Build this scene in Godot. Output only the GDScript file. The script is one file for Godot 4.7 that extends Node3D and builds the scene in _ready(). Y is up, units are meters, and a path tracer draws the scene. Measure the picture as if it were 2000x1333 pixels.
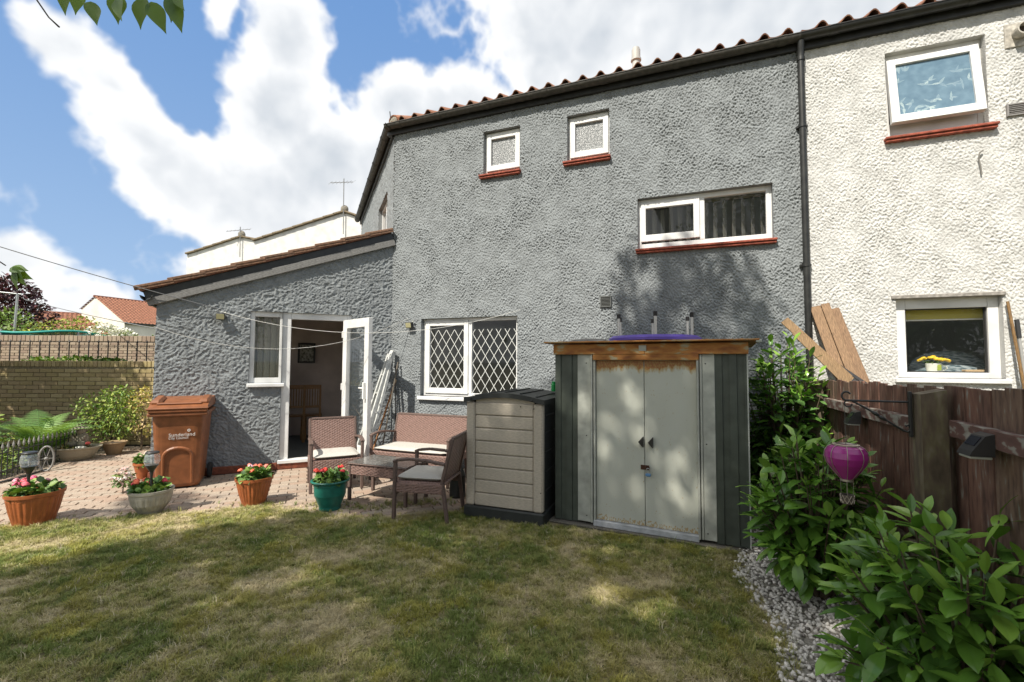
extends Node3D

# ---------------------------------------------------------------- places
const KX := -1.862
const KZ := -7.033
const ROT_MAIN := -21.04      # main wall: x along the wall to the right, z out of the wall
const ROT_EXT := 23.96        # lean-to wall: x to the right, z out of the wall
const SUN := Vector3(-0.492, 1.0, 0.638)

var rng := RandomNumberGenerator.new()
var used := {}
var tx := {}
var mt := {}

func mpos(x: float, y: float, z: float) -> Vector3:
	return Vector3(KX, 0, KZ) + Basis(Vector3.UP, deg_to_rad(ROT_MAIN)) * Vector3(x, y, z)

func epos(x: float, y: float, z: float) -> Vector3:
	return Vector3(KX, 0, KZ) + Basis(Vector3.UP, deg_to_rad(ROT_EXT)) * Vector3(x, y, z)

# ---------------------------------------------------------------- mesh builder
class MB:
	var v := PackedVector3Array()
	var n := PackedVector3Array()
	var uv := PackedVector2Array()
	var ix := PackedInt32Array()

	func quad(a: Vector3, b: Vector3, c: Vector3, d: Vector3) -> void:   # counter-clockwise from outside
		var nn := (c - a).cross(d - b).normalized()
		var k := v.size()
		v.append_array([a, b, c, d])
		n.append_array([nn, nn, nn, nn])
		uv.append_array([Vector2(0, 1), Vector2(1, 1), Vector2(1, 0), Vector2(0, 0)])
		ix.append_array([k, k + 2, k + 1, k, k + 3, k + 2])

	func tri(a: Vector3, b: Vector3, c: Vector3) -> void:
		var nn := (b - a).cross(c - a).normalized()
		var k := v.size()
		v.append_array([a, b, c])
		n.append_array([nn, nn, nn])
		uv.append_array([Vector2(0, 1), Vector2(1, 1), Vector2(1, 0)])
		ix.append_array([k, k + 2, k + 1])

	func box(c: Vector3, s: Vector3, b := Basis(), ch := 0.0) -> MB:
		var h := s * 0.5
		ch = minf(ch, minf(h.x, minf(h.y, h.z)) * 0.9)
		if ch <= 0.0:
			for ax in 3:
				for sg in [-1.0, 1.0]:
					var u := Vector3.ZERO; var w := Vector3.ZERO; var o := Vector3.ZERO
					o[ax] = h[ax] * sg
					u[(ax + 1) % 3] = h[(ax + 1) % 3] * sg
					w[(ax + 2) % 3] = h[(ax + 2) % 3]
					quad(c + b * (o - u - w), c + b * (o + u - w), c + b * (o + u + w), c + b * (o - u + w))
			return self
		for ax in 3:
			var a1 := (ax + 1) % 3; var a2 := (ax + 2) % 3
			for sg in [-1.0, 1.0]:
				var u := Vector3.ZERO; var w := Vector3.ZERO; var o := Vector3.ZERO
				o[ax] = h[ax] * sg
				u[a1] = (h[a1] - ch) * sg
				w[a2] = h[a2] - ch
				quad(c + b * (o - u - w), c + b * (o + u - w), c + b * (o + u + w), c + b * (o - u + w))
			# edges along ax
			for s1 in [-1.0, 1.0]:
				for s2 in [-1.0, 1.0]:
					var p := Vector3.ZERO; var q := Vector3.ZERO; var l := Vector3.ZERO
					p[a1] = h[a1] * s1; p[a2] = (h[a2] - ch) * s2
					q[a1] = (h[a1] - ch) * s1; q[a2] = h[a2] * s2
					l[ax] = (h[ax] - ch) * s1 * s2
					quad(c + b * (p - l), c + b * (q - l), c + b * (q + l), c + b * (p + l))
		for sx in [-1.0, 1.0]:
			for sy in [-1.0, 1.0]:
				for sz in [-1.0, 1.0]:
					var p1 := Vector3(h.x * sx, (h.y - ch) * sy, (h.z - ch) * sz)
					var p2 := Vector3((h.x - ch) * sx, h.y * sy, (h.z - ch) * sz)
					var p3 := Vector3((h.x - ch) * sx, (h.y - ch) * sy, h.z * sz)
					if sx * sy * sz > 0: tri(c + b * p1, c + b * p2, c + b * p3)
					else: tri(c + b * p1, c + b * p3, c + b * p2)
		return self

	func bx(x0: float, y0: float, z0: float, x1: float, y1: float, z1: float, ch := 0.0) -> MB:
		return box(Vector3(x0 + x1, y0 + y1, z0 + z1) * 0.5, Vector3(absf(x1 - x0), absf(y1 - y0), absf(z1 - z0)), Basis(), ch)

	func bar(a: Vector3, b: Vector3, w: float, d: float, up := Vector3.UP, ch := 0.0) -> MB:   # box from a to b, w across, d along "up"
		var y := (b - a).normalized()
		var x := y.cross(up)
		if x.length() < 1e-4: x = y.cross(Vector3.RIGHT)
		x = x.normalized()
		return box((a + b) * 0.5, Vector3(w, a.distance_to(b), d), Basis(x, y, x.cross(y)), ch)

	func tube(pts: Array, r: Variant, sides := 8, caps := true) -> MB:
		var m := pts.size()
		var ref := Vector3(0.31, 0.9, 0.27).normalized()
		var base := v.size()
		var px := Vector3.ZERO
		for i in m:
			var p: Vector3 = pts[i]
			var dir: Vector3 = (pts[mini(i + 1, m - 1)] - pts[maxi(i - 1, 0)]).normalized()
			if i == 0:
				px = dir.cross(ref if absf(dir.dot(ref)) < 0.9 else Vector3.RIGHT).normalized()
			else:
				px = (px - dir * px.dot(dir)).normalized()
			var pz := dir.cross(px)
			var rr: float = r if not r is Array else r[i]
			for k in sides + 1:
				var a := TAU * k / sides
				var nn := px * cos(a) + pz * sin(a)
				v.append(p + nn * rr); n.append(nn); uv.append(Vector2(float(k) / sides, float(i) / maxi(m - 1, 1)))
		for i in m - 1:
			for k in sides:
				var a0 := base + i * (sides + 1) + k
				var a1 := a0 + sides + 1
				ix.append_array([a0, a1, a0 + 1, a0 + 1, a1, a1 + 1])
		if caps:
			for e in 2:
				var i: int = 0 if e == 0 else m - 1
				var cb := v.size()
				var dir: Vector3 = (pts[0] - pts[1]).normalized() if e == 0 else (pts[m - 1] - pts[m - 2]).normalized()
				v.append(pts[i]); n.append(dir); uv.append(Vector2(0.5, 0.5))
				for k in sides + 1:
					v.append(v[base + i * (sides + 1) + k]); n.append(dir); uv.append(Vector2(0, 0))
				for k in sides:
					if e == 0: ix.append_array([cb, cb + 1 + k, cb + 2 + k])
					else: ix.append_array([cb, cb + 2 + k, cb + 1 + k])
		return self

	# profile: Vector2(radius, height) from inside-bottom outwards; flute: amplitude and count between heights
	func lathe(prof: Array, seg := 24, o := Vector3.ZERO, b := Basis(), flute := 0.0, nfl := 0, f0 := 0.0, f1 := 0.0) -> MB:
		for i in prof.size() - 1:
			var p0: Vector2 = prof[i]; var p1: Vector2 = prof[i + 1]
			if p0.is_equal_approx(p1): continue
			var base := v.size()
			for k in seg + 1:
				var a := TAU * k / seg
				var c := Vector3(cos(a), 0, sin(a))
				var tng := (p1 - p0).normalized()
				for j in 2:
					var p := p0 if j == 0 else p1
					var rr := p.x
					var dn := 0.0
					if nfl > 0 and p.y > f0 and p.y < f1:
						rr += flute * absf(sin(a * nfl * 0.5)) - flute
						dn = flute * nfl * 0.5 * cos(a * nfl * 0.5) * signf(sin(a * nfl * 0.5)) / maxf(rr, 0.01)
					var nn := (c * tng.y + Vector3.UP * (-tng.x)) - Vector3(-sin(a), 0, cos(a)) * dn
					v.append(o + b * (c * rr + Vector3.UP * p.y)); n.append((b * nn).normalized()); uv.append(Vector2(float(k) / seg, p.y))
			for k in seg:
				var q := base + k * 2
				ix.append_array([q, q + 2, q + 1, q + 1, q + 2, q + 3])
		return self

	func ball(c: Vector3, r: Vector3, b := Basis(), seg := 10, rings := 7) -> MB:
		var base := v.size()
		for i in rings + 1:
			var t := PI * i / rings
			for k in seg + 1:
				var a := TAU * k / seg
				var d := Vector3(sin(t) * cos(a), cos(t), sin(t) * sin(a))
				v.append(c + b * (d * r)); n.append((b * (d / r)).normalized()); uv.append(Vector2(float(k) / seg, float(i) / rings))
		for i in rings:
			for k in seg:
				var q := base + i * (seg + 1) + k
				ix.append_array([q, q + seg + 1, q + 1, q + 1, q + seg + 1, q + seg + 2])
		return self

	func prism(poly: Array, z0: float, z1: float, xf := Transform3D()) -> MB:   # poly counter-clockwise in x, y
		var pk := PackedVector2Array(poly)
		var tr := Geometry2D.triangulate_polygon(pk)
		for i in range(0, tr.size(), 3):
			var a := pk[tr[i]]; var b := pk[tr[i + 1]]; var c := pk[tr[i + 2]]
			if (b - a).cross(c - a) < 0:
				var s := b; b = c; c = s
			tri(xf * Vector3(a.x, a.y, z1), xf * Vector3(b.x, b.y, z1), xf * Vector3(c.x, c.y, z1))
			tri(xf * Vector3(a.x, a.y, z0), xf * Vector3(c.x, c.y, z0), xf * Vector3(b.x, b.y, z0))
		for i in pk.size():
			var a := pk[i]; var b := pk[(i + 1) % pk.size()]
			quad(xf * Vector3(a.x, a.y, z0), xf * Vector3(b.x, b.y, z0), xf * Vector3(b.x, b.y, z1), xf * Vector3(a.x, a.y, z1))
		return self

	func mesh() -> ArrayMesh:
		var am := ArrayMesh.new()
		var arr := []
		arr.resize(Mesh.ARRAY_MAX)
		arr[Mesh.ARRAY_VERTEX] = v
		arr[Mesh.ARRAY_NORMAL] = n
		arr[Mesh.ARRAY_TEX_UV] = uv
		arr[Mesh.ARRAY_INDEX] = ix
		am.add_surface_from_arrays(Mesh.PRIMITIVE_TRIANGLES, arr)
		return am

# ---------------------------------------------------------------- objects
func numbered(called: String) -> String:
	var k: int = used.get(called, 0)
	used[called] = k + 1
	return called if k == 0 else "%s_%03d" % [called, k]

func tag(o: Node, label: String, category: String, group := "", kind := "") -> void:
	if label: o.set_meta("label", label)
	if category: o.set_meta("category", category)
	if group: o.set_meta("group", group)
	if kind: o.set_meta("kind", kind)

func thing(called: String, label: String, category: String, at: Vector3, rot := 0.0, group := "") -> Node3D:
	var o := Node3D.new()
	o.name = numbered(called)
	add_child(o)
	o.position = at
	o.rotation_degrees.y = rot
	tag(o, label, category, group)
	return o

func part(called: String, b: Variant, m: Material, parent: Node, xf := Transform3D()) -> MeshInstance3D:
	var o := MeshInstance3D.new()
	o.name = called
	o.mesh = b.mesh() if b is MB else b
	o.material_override = m
	o.transform = xf
	parent.add_child(o, true)
	return o

func structure(called: String, b: Variant, m: Material) -> MeshInstance3D:
	var o := part(called, b, m, self)
	o.set_meta("kind", "structure")
	return o

func copies(called: String, mesh: Mesh, m: Material, xfs: Array, cols: Array, parent: Node) -> MultiMeshInstance3D:
	var mm := MultiMesh.new()
	mm.transform_format = MultiMesh.TRANSFORM_3D
	mm.use_colors = cols.size() > 0
	mm.mesh = mesh
	mm.instance_count = xfs.size()
	for i in xfs.size():
		mm.set_instance_transform(i, xfs[i])
		if cols.size(): mm.set_instance_color(i, cols[i])
	var o := MultiMeshInstance3D.new()
	o.name = called
	o.multimesh = mm
	o.material_override = m
	o.set_meta("kind", "stuff")
	parent.add_child(o, true)
	return o

# ---------------------------------------------------------------- textures and materials
func lin(r: float, g: float, b: float) -> Color:
	return Color(r, g, b).linear_to_srgb()

func noise(freq: float, oct := 4, kind := FastNoiseLite.TYPE_SIMPLEX_SMOOTH, sd := 1) -> FastNoiseLite:
	var f := FastNoiseLite.new()
	f.noise_type = kind
	f.seed = sd
	f.frequency = freq
	f.fractal_type = FastNoiseLite.FRACTAL_FBM if oct > 1 else FastNoiseLite.FRACTAL_NONE
	f.fractal_octaves = oct
	return f

# grey texture whose values run from lo to hi (sRGB values multiplied onto the albedo)
func tone(called: String, size: int, f: FastNoiseLite, lo: float, hi: float, power := 1.0) -> ImageTexture:
	if tx.has(called): return tx[called]
	var im := f.get_seamless_image(size, size)
	im.convert(Image.FORMAT_L8)
	var d := im.get_data()
	var mn := 255; var mx := 0
	for i in range(0, d.size(), 7):
		mn = mini(mn, d[i]); mx = maxi(mx, d[i])
	var lut := PackedByteArray()
	lut.resize(256)
	for i in 256:
		var t := clampf(float(i - mn) / maxf(1, mx - mn), 0, 1)
		lut[i] = int(clampf(lerpf(lo, hi, pow(t, power)), 0, 1) * 255)
	for i in d.size(): d[i] = lut[d[i]]
	tx[called] = ImageTexture.create_from_image(Image.create_from_data(size, size, false, Image.FORMAT_L8, d))
	return tx[called]

# colour texture from a ramp of [t, Color] stops over noise
func ramp_tex(called: String, size: int, f: FastNoiseLite, stops: Array) -> ImageTexture:
	if tx.has(called): return tx[called]
	var im := f.get_seamless_image(size, size)
	im.convert(Image.FORMAT_L8)
	var d := im.get_data()
	var g := Gradient.new()
	g.offsets = PackedFloat32Array(stops.map(func(s): return s[0]))
	g.colors = PackedColorArray(stops.map(func(s): return s[1]))
	var lut := []
	for i in 256: lut.append(g.sample(i / 255.0))
	var o := PackedByteArray()
	o.resize(size * size * 3)
	for i in d.size():
		var c: Color = lut[d[i]]
		o[i * 3] = int(c.r * 255); o[i * 3 + 1] = int(c.g * 255); o[i * 3 + 2] = int(c.b * 255)
	tx[called] = ImageTexture.create_from_image(Image.create_from_data(size, size, false, Image.FORMAT_RGB8, o))
	return tx[called]

# tex: albedo texture; ts: texture repeats per metre (float or Vector3); bump: height texture, depth in cm
func mat(called: String, c: Color, rough := 0.8, tex: Texture2D = null, ts: Variant = 1.0, bump: Texture2D = null, depth := 0.0, metal := 0.0) -> StandardMaterial3D:
	if mt.has(called): return mt[called]
	var m := StandardMaterial3D.new()
	m.resource_name = called
	m.albedo_color = c
	m.roughness = rough
	m.metallic = metal
	if tex or bump:
		m.uv1_triplanar = true
		m.uv1_scale = ts if ts is Vector3 else Vector3.ONE * float(ts)
		m.uv1_triplanar_sharpness = 8.0
	if tex: m.albedo_texture = tex
	if bump:
		m.heightmap_enabled = true
		m.heightmap_texture = bump
		m.heightmap_scale = depth
	mt[called] = m
	return m

func glass(called: String, a := 0.012, tint := Color(0.9, 0.95, 0.93)) -> StandardMaterial3D:
	if mt.has(called): return mt[called]
	var m := StandardMaterial3D.new()
	m.resource_name = called
	m.transparency = BaseMaterial3D.TRANSPARENCY_ALPHA
	m.albedo_color = Color(tint.r, tint.g, tint.b, a)
	m.roughness = 0.0
	m.metallic_specular = 0.6
	mt[called] = m
	return m

func leaf_mat(called: String, c: Color, back: Color, rough := 0.45) -> StandardMaterial3D:
	if mt.has(called): return mt[called]
	var m := StandardMaterial3D.new()
	m.resource_name = called
	m.albedo_color = c
	m.roughness = rough
	m.vertex_color_use_as_albedo = true
	m.backlight_enabled = true
	m.backlight = back
	m.cull_mode = BaseMaterial3D.CULL_DISABLED
	mt[called] = m
	return m

func smooth(a: float, b: float, x: float) -> float:
	var t := clampf((x - a) / (b - a), 0.0, 1.0)
	return t * t * (3.0 - 2.0 * t)

# ---------------------------------------------------------------- sky
func cloud_field(az: float, el: float, fa: FastNoiseLite, fb: FastNoiseLite, d: Vector3) -> Vector2:
	# heaps of cumulus: azimuth, elevation, half-widths (degrees), tilt, strength
	var s := 0.0
	var inframe := smooth(62.0, 52.0, absf(az)) * smooth(52.0, 44.0, el)
	if inframe > 0.0:
		var ce := cos(deg_to_rad(el))
		for c in CLOUDS:
			var da: float = (az - c[0]) * ce
			var de: float = el - c[1]
			if absf(da) > 30.0: continue
			var u: float = (da + de * c[4]) / c[2]
			var w: float = (de - da * c[4]) / c[3]
			s = maxf(s, c[5] * (1.25 - sqrt(u * u + w * w)))
	var p := d / maxf(d.y + 0.16, 0.05)
	var big := fa.get_noise_3d(p.x, p.z, 3.0)
	var n1 := fb.get_noise_3dv(d * 48.0)
	var n2 := 0.45 - absf(fb.get_noise_3dv(d * 130.0 + Vector3(7, 3, 1))) * 1.7
	var n3 := 0.4 - absf(fb.get_noise_3dv(d * 330.0 + Vector3(2, 9, 4))) * 1.6
	var outside := smooth(-0.30, 0.25, big + 0.10)  # cloud cover out of view, made denser to brighten the shaded garden
	var x := lerpf(outside, s, inframe) + n1 * 0.60 + n2 * 0.32 + n3 * 0.19
	var above := fb.get_noise_3dv((d + Vector3(-0.012, 0.03, 0)) * 48.0)
	return Vector2(x, (above - n1) * 1.5 - n2 * 0.35)

const CLOUDS := [
	[-45.0, 26.8, 4.2, 3.4, -0.36, 0.9], [-42.0, 24.8, 5.4, 4.2, -0.7, 1.0], [-39.0, 21.0, 8.0, 4.8, -0.7, 1.15],
	[-36.0, 18.5, 9.0, 5.5, -0.47, 1.3], [-30.0, 17.5, 9.0, 6.5, 0.0, 1.3], [-27.5, 33.0, 4.2, 5.5, 0.0, 1.15], [-27.5, 26.5, 5.5, 7.0, 0.0, 1.3],
	[-22.5, 22.0, 8.0, 6.5, 0.0, 1.3], [-14.5, 29.0, 5.5, 4.2, 0.0, 1.1], [-8.0, 29.0, 7.0, 4.5, 0.18, 1.1], [-15.0, 22.0, 9.0, 7.0, 0.0, 1.3],
	[-33.5, 33.8, 1.6, 3.0, -0.27, 0.75], [10.0, 38.0, 10.5, 8.5, 0.0, 1.5], [24.0, 37.0, 14.0, 10.0, 0.0, 1.5], [4.0, 33.0, 3.5, 4.5, 0.0, 1.15], [40.0, 32.0, 14.0, 10.0, 0.0, 1.4],
	[-48.0, 8.0, 4.5, 3.0, 0.36, 0.75], [-44.0, 5.0, 7.0, 3.5, 0.18, 0.7], [-38.0, 4.0, 8.0, 2.5, 0.0, 0.6], [-30.0, 10.0, 10.0, 3.0, 0.0, 0.55], [0.0, 12.0, 20.0, 10.0, 0.0, 1.2], [30.0, 15.0, 20.0, 12.0, 0.0, 1.2],
]

func make_sky() -> PanoramaSkyMaterial:
	var w := 3072; var h := 1536
	var im := Image.create(w, h, false, Image.FORMAT_RGBF)
	var fa := noise(0.35, 4, FastNoiseLite.TYPE_SIMPLEX_SMOOTH, 11)
	var fb := noise(0.045, 5, FastNoiseLite.TYPE_SIMPLEX_SMOOTH, 5)
	for y in h:
		var el := 90.0 - 180.0 * (y + 0.5) / h
		if el < -3.0:
			continue
		var up := sin(deg_to_rad(el)); var ce := cos(deg_to_rad(el))
		var t := pow(clampf(1.0 - maxf(up, 0.0), 0, 1), 2.2)
		var blue := Vector3(0.07, 0.155, 0.33).lerp(Vector3(0.235, 0.33, 0.45), t)
		for x in w:
			var az := (x + 0.5) / w * 360.0
			if az > 180.0: az -= 360.0
			var d := Vector3(sin(deg_to_rad(az)) * ce, up, -cos(deg_to_rad(az)) * ce)
			var f := cloud_field(az, el, fa, fb, d)
			var cover := smooth(0.14, 0.50, f.x)
			var thick := clampf(smooth(0.55, 1.3, f.x) * 0.72 + clampf(f.y, -0.35, 0.7) * 1.15, 0.0, 1.0)
			var white := Vector3(0.53, 0.535, 0.54).lerp(Vector3(0.335, 0.36, 0.39), thick)
			var c := blue.lerp(white, cover)
			im.set_pixel(x, y, Color(c.x, c.y, c.z))
	for y in h:
		var el := 90.0 - 180.0 * (y + 0.5) / h
		if el < -3.0: im.fill_rect(Rect2i(0, y, w, 1), Color(0.16, 0.16, 0.12))
	var m := PanoramaSkyMaterial.new()
	m.panorama = ImageTexture.create_from_image(im)
	return m

func camera_and_light() -> void:
	var cam := Camera3D.new()
	cam.name = "camera"
	var pitch := deg_to_rad(2.743); var roll := deg_to_rad(-0.262)
	var f := Vector3(0, sin(pitch), -cos(pitch)); var u := Vector3(0, cos(pitch), sin(pitch))
	cam.transform = Transform3D(Basis(Vector3.RIGHT * cos(roll) - u * sin(roll), Vector3.RIGHT * sin(roll) + u * cos(roll), -f), Vector3(0, 1.5, 0))
	cam.fov = 73.72
	cam.near = 0.05
	cam.far = 600.0
	add_child(cam)
	cam.current = true
	var env := Environment.new()
	env.background_mode = Environment.BG_SKY
	env.sky = Sky.new()
	env.sky.sky_material = make_sky()
	env.background_energy_multiplier = 1.0
	env.tonemap_mode = Environment.TONE_MAPPER_LINEAR
	env.tonemap_exposure = 2.0
	env.sdfgi_enabled = true
	env.ssao_enabled = true
	env.ssil_enabled = true
	var we := WorldEnvironment.new()
	we.name = "world"
	we.environment = env
	add_child(we)
	var sun := DirectionalLight3D.new()
	sun.name = "sun"
	sun.light_energy = 1.12
	sun.light_color = Color(1.0, 0.972, 0.925)
	sun.light_angular_distance = 0.53
	sun.shadow_enabled = true
	add_child(sun)
	sun.look_at_from_position(SUN * 20.0, Vector3.ZERO, Vector3.UP)

# ---------------------------------------------------------------- building helpers
func ring(b: MB, x0: float, y0: float, x1: float, y1: float, l: float, r: float, bt: float, tp: float, z0: float, z1: float, ch := 0.004) -> MB:
	b.bx(x0, y0, z0, x0 + l, y1, z1, ch)
	b.bx(x1 - r, y0, z0, x1, y1, z1, ch)
	b.bx(x0 + l, y0, z0, x1 - r, y0 + bt, z1 - 0.0015, ch)
	b.bx(x0 + l, y1 - tp, z0, x1 - r, y1, z1 - 0.0015, ch)
	return b

func grid_lines(src: Array, step: float) -> PackedFloat32Array:
	var out := PackedFloat32Array()
	for i in src.size() - 1:
		var a: float = src[i]; var e: float = src[i + 1]
		if e - a < 1e-4: continue
		var k := maxi(1, int(round((e - a) / step)))
		for j in k: out.append(a + (e - a) * j / k)
	out.append(src[-1])
	return out

# a rendered wall whose lumps are real relief; holes are [x0, y0, x1, y1]; top (height at x 0, rise per metre) cuts it along a slope
func rough_wall(x0: float, x1: float, y0: float, y1: float, holes: Array, step: float, swirled := false, top := Vector2.ZERO, reveal := 0.14, relief := 1.0) -> MB:
	var xs := [x0, x1]; var ys := [y0, y1]
	for h in holes:
		xs.append_array([h[0], h[2]]); ys.append_array([h[1], h[3]])
	xs.sort(); ys.sort()
	var gx := grid_lines(xs, step); var gy := grid_lines(ys, step)
	var nx := gx.size(); var ny := gy.size()
	var hh := PackedFloat32Array()
	hh.resize(nx * ny)
	for j in ny:
		for i in nx: hh[j * nx + i] = swirl(gx[i], gy[j]) if swirled else lump(gx[i], gy[j]) * relief
	var b := MB.new()
	var v := PackedVector3Array(); v.resize(nx * ny)
	var n := PackedVector3Array(); n.resize(nx * ny)
	var uv := PackedVector2Array(); uv.resize(nx * ny)
	for j in ny:
		var j0 := maxi(j - 1, 0); var j1 := mini(j + 1, ny - 1)
		for i in nx:
			var i0 := maxi(i - 1, 0); var i1 := mini(i + 1, nx - 1)
			var k := j * nx + i
			v[k] = Vector3(gx[i], gy[j], hh[k])
			n[k] = Vector3(-(hh[j * nx + i1] - hh[j * nx + i0]) / (gx[i1] - gx[i0]), -(hh[j1 * nx + i] - hh[j0 * nx + i]) / (gy[j1] - gy[j0]), 1.0).normalized()
	var ix := PackedInt32Array()
	for j in ny - 1:
		var cy := (gy[j] + gy[j + 1]) * 0.5
		for i in nx - 1:
			var cx := (gx[i] + gx[i + 1]) * 0.5
			var skip := false
			for h in holes:
				if cx > h[0] and cx < h[2] and cy > h[1] and cy < h[3]: skip = true
			if skip or (top.x > 0.0 and cy > top.x + top.y * cx): continue
			var a := j * nx + i
			ix.append_array([a, a + nx, a + 1, a + 1, a + nx, a + nx + 1])
	b.v = v; b.n = n; b.uv = uv; b.ix = ix
	for h in holes:
		var f := 0.007; var k := -reveal
		b.quad(Vector3(h[0], h[1], f), Vector3(h[0], h[1], k), Vector3(h[0], h[3], k), Vector3(h[0], h[3], f))
		b.quad(Vector3(h[2], h[1], k), Vector3(h[2], h[1], f), Vector3(h[2], h[3], f), Vector3(h[2], h[3], k))
		b.quad(Vector3(h[0], h[3], f), Vector3(h[0], h[3], k), Vector3(h[2], h[3], k), Vector3(h[2], h[3], f))
		b.quad(Vector3(h[0], h[1], k), Vector3(h[0], h[1], f), Vector3(h[2], h[1], f), Vector3(h[2], h[1], k))
	return b

# half-round gutter from a to e, open above, with joint collars
func gutter(a: Vector3, e: Vector3, r: float, joints: Array) -> MB:
	var b := MB.new()
	var dir := (e - a).normalized()
	var side := dir.cross(Vector3.UP).normalized()
	var runs := [[0.0, a.distance_to(e), r]]
	for j in joints: runs.append([j - 0.04, j + 0.04, r + 0.006])
	for run in runs:
		var p: Vector3 = a + dir * run[0]; var q: Vector3 = a + dir * run[1]
		for k in 10:
			var t0 := PI * k / 10.0; var t1 := PI * (k + 1) / 10.0
			var o0 := side * cos(t0) - Vector3.UP * sin(t0); var o1 := side * cos(t1) - Vector3.UP * sin(t1)
			for io in [[run[2], 1.0], [run[2] - 0.005, -1.0]]:
				var base := b.v.size()
				b.v.append_array([p + o0 * io[0], p + o1 * io[0], q + o1 * io[0], q + o0 * io[0]])
				b.n.append_array([o0 * io[1], o1 * io[1], o1 * io[1], o0 * io[1]])
				b.uv.append_array([Vector2.ZERO, Vector2.ZERO, Vector2.ZERO, Vector2.ZERO])
				if io[1] > 0: b.ix.append_array([base, base + 2, base + 1, base, base + 3, base + 2])
				else: b.ix.append_array([base, base + 1, base + 2, base, base + 2, base + 3])
		b.bar(p + side * run[2], q + side * run[2], 0.012, 0.008)
		b.bar(p - side * run[2], q - side * run[2], 0.012, 0.008)
	return b

func pantile(w: float, length: float, th := 0.014) -> ArrayMesh:   # x across, z down the slope, y up; roll on the right
	var b := MB.new()
	var k := 12
	var pts := []
	for i in k + 1:
		var t := float(i) / k
		var y := 0.0
		if t < 0.55: y = -0.012 * sin(PI * t / 0.55)
		else: y = 0.052 * sin(PI * (t - 0.55) / 0.45)
		pts.append(Vector2((t - 0.5) * w * 1.06, y))
	for i in k:
		var p: Vector2 = pts[i]; var q: Vector2 = pts[i + 1]
		b.quad(Vector3(p.x, p.y, length), Vector3(q.x, q.y, length), Vector3(q.x, q.y, 0), Vector3(p.x, p.y, 0))
		b.quad(Vector3(p.x, p.y - th, 0), Vector3(q.x, q.y - th, 0), Vector3(q.x, q.y - th, length), Vector3(p.x, p.y - th, length))
		b.quad(Vector3(p.x, p.y - th, length), Vector3(q.x, q.y - th, length), Vector3(q.x, q.y, length), Vector3(p.x, p.y, length))
	for e in [0, k]:
		var p: Vector2 = pts[e]
		var A := Vector3(p.x, p.y - th, 0); var B := Vector3(p.x, p.y, 0); var C := Vector3(p.x, p.y, length); var D := Vector3(p.x, p.y - th, length)
		if e == 0: b.quad(A, D, C, B)
		else: b.quad(D, A, B, C)
	return b.mesh()

func lay_pantiles(parent: Node, x0: float, x1: float, y: float, z: float, pitch: float, rows: int) -> void:
	var w := 0.235
	var pm := pantile(w, 0.40)
	var mats := []
	for i in 3:
		var c: Array = [[0.44, 0.19, 0.10], [0.37, 0.165, 0.10], [0.47, 0.235, 0.14]][i]
		mats.append(mat("pantile_%d" % i, lin(c[0], c[1], c[2]), 0.85, tone("mottle", 256, noise(0.03, 5), 0.62, 1.0), 1.7 + i * 0.3))
	var sl := Basis(Vector3.RIGHT, deg_to_rad(pitch))
	for r in rows:
		var x := x0 + w * 0.5
		while x < x1:
			var o: Vector3 = Vector3(x, y, z) + sl * Vector3(0, 0.012, -r * 0.31)
			part("roof_tile", pm, mats[rng.randi() % 3], parent, Transform3D(sl * Basis(Vector3.RIGHT, deg_to_rad(1.5 + rng.randf())), o - sl * Vector3(0, 0, 0.40)))
			x += w

func shell(b: MB, x0: float, y0: float, z0: float, x1: float, y1: float, z1: float, left := true) -> MB:   # room seen from inside, open towards +z
	b.quad(Vector3(x0, y0, z1), Vector3(x1, y0, z1), Vector3(x1, y0, z0), Vector3(x0, y0, z0))
	b.quad(Vector3(x0, y1, z0), Vector3(x1, y1, z0), Vector3(x1, y1, z1), Vector3(x0, y1, z1))
	b.quad(Vector3(x0, y0, z0), Vector3(x1, y0, z0), Vector3(x1, y1, z0), Vector3(x0, y1, z0))
	if left: b.quad(Vector3(x0, y0, z1), Vector3(x0, y0, z0), Vector3(x0, y1, z0), Vector3(x0, y1, z1))
	b.quad(Vector3(x1, y0, z0), Vector3(x1, y0, z1), Vector3(x1, y1, z1), Vector3(x1, y1, z0))
	return b

func pane(parent: Node, x0: float, y0: float, x1: float, y1: float, z: float, m: Material) -> MeshInstance3D:
	var b := MB.new()
	b.quad(Vector3(x0, y0, z), Vector3(x1, y0, z), Vector3(x1, y1, z), Vector3(x0, y1, z))
	return part("pane", b, m, parent)

# red clay tile sill with a broken joint between its two layers
func clay_sill(parent: Node, x0: float, x1: float, y: float) -> void:
	var m := mat("clay_sill", lin(0.43, 0.10, 0.055), 0.8, tone("mottle", 256, noise(0.03, 5), 0.6, 1.0), 2.3)
	var b := MB.new()
	b.bx(x0, y - 0.028, -0.10, x1, y, 0.075, 0.006)
	b.bx(x0 + 0.006, y - 0.055, -0.10, x1 - 0.008, y - 0.031, 0.060, 0.005)
	part("sill", b, m, parent)

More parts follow.
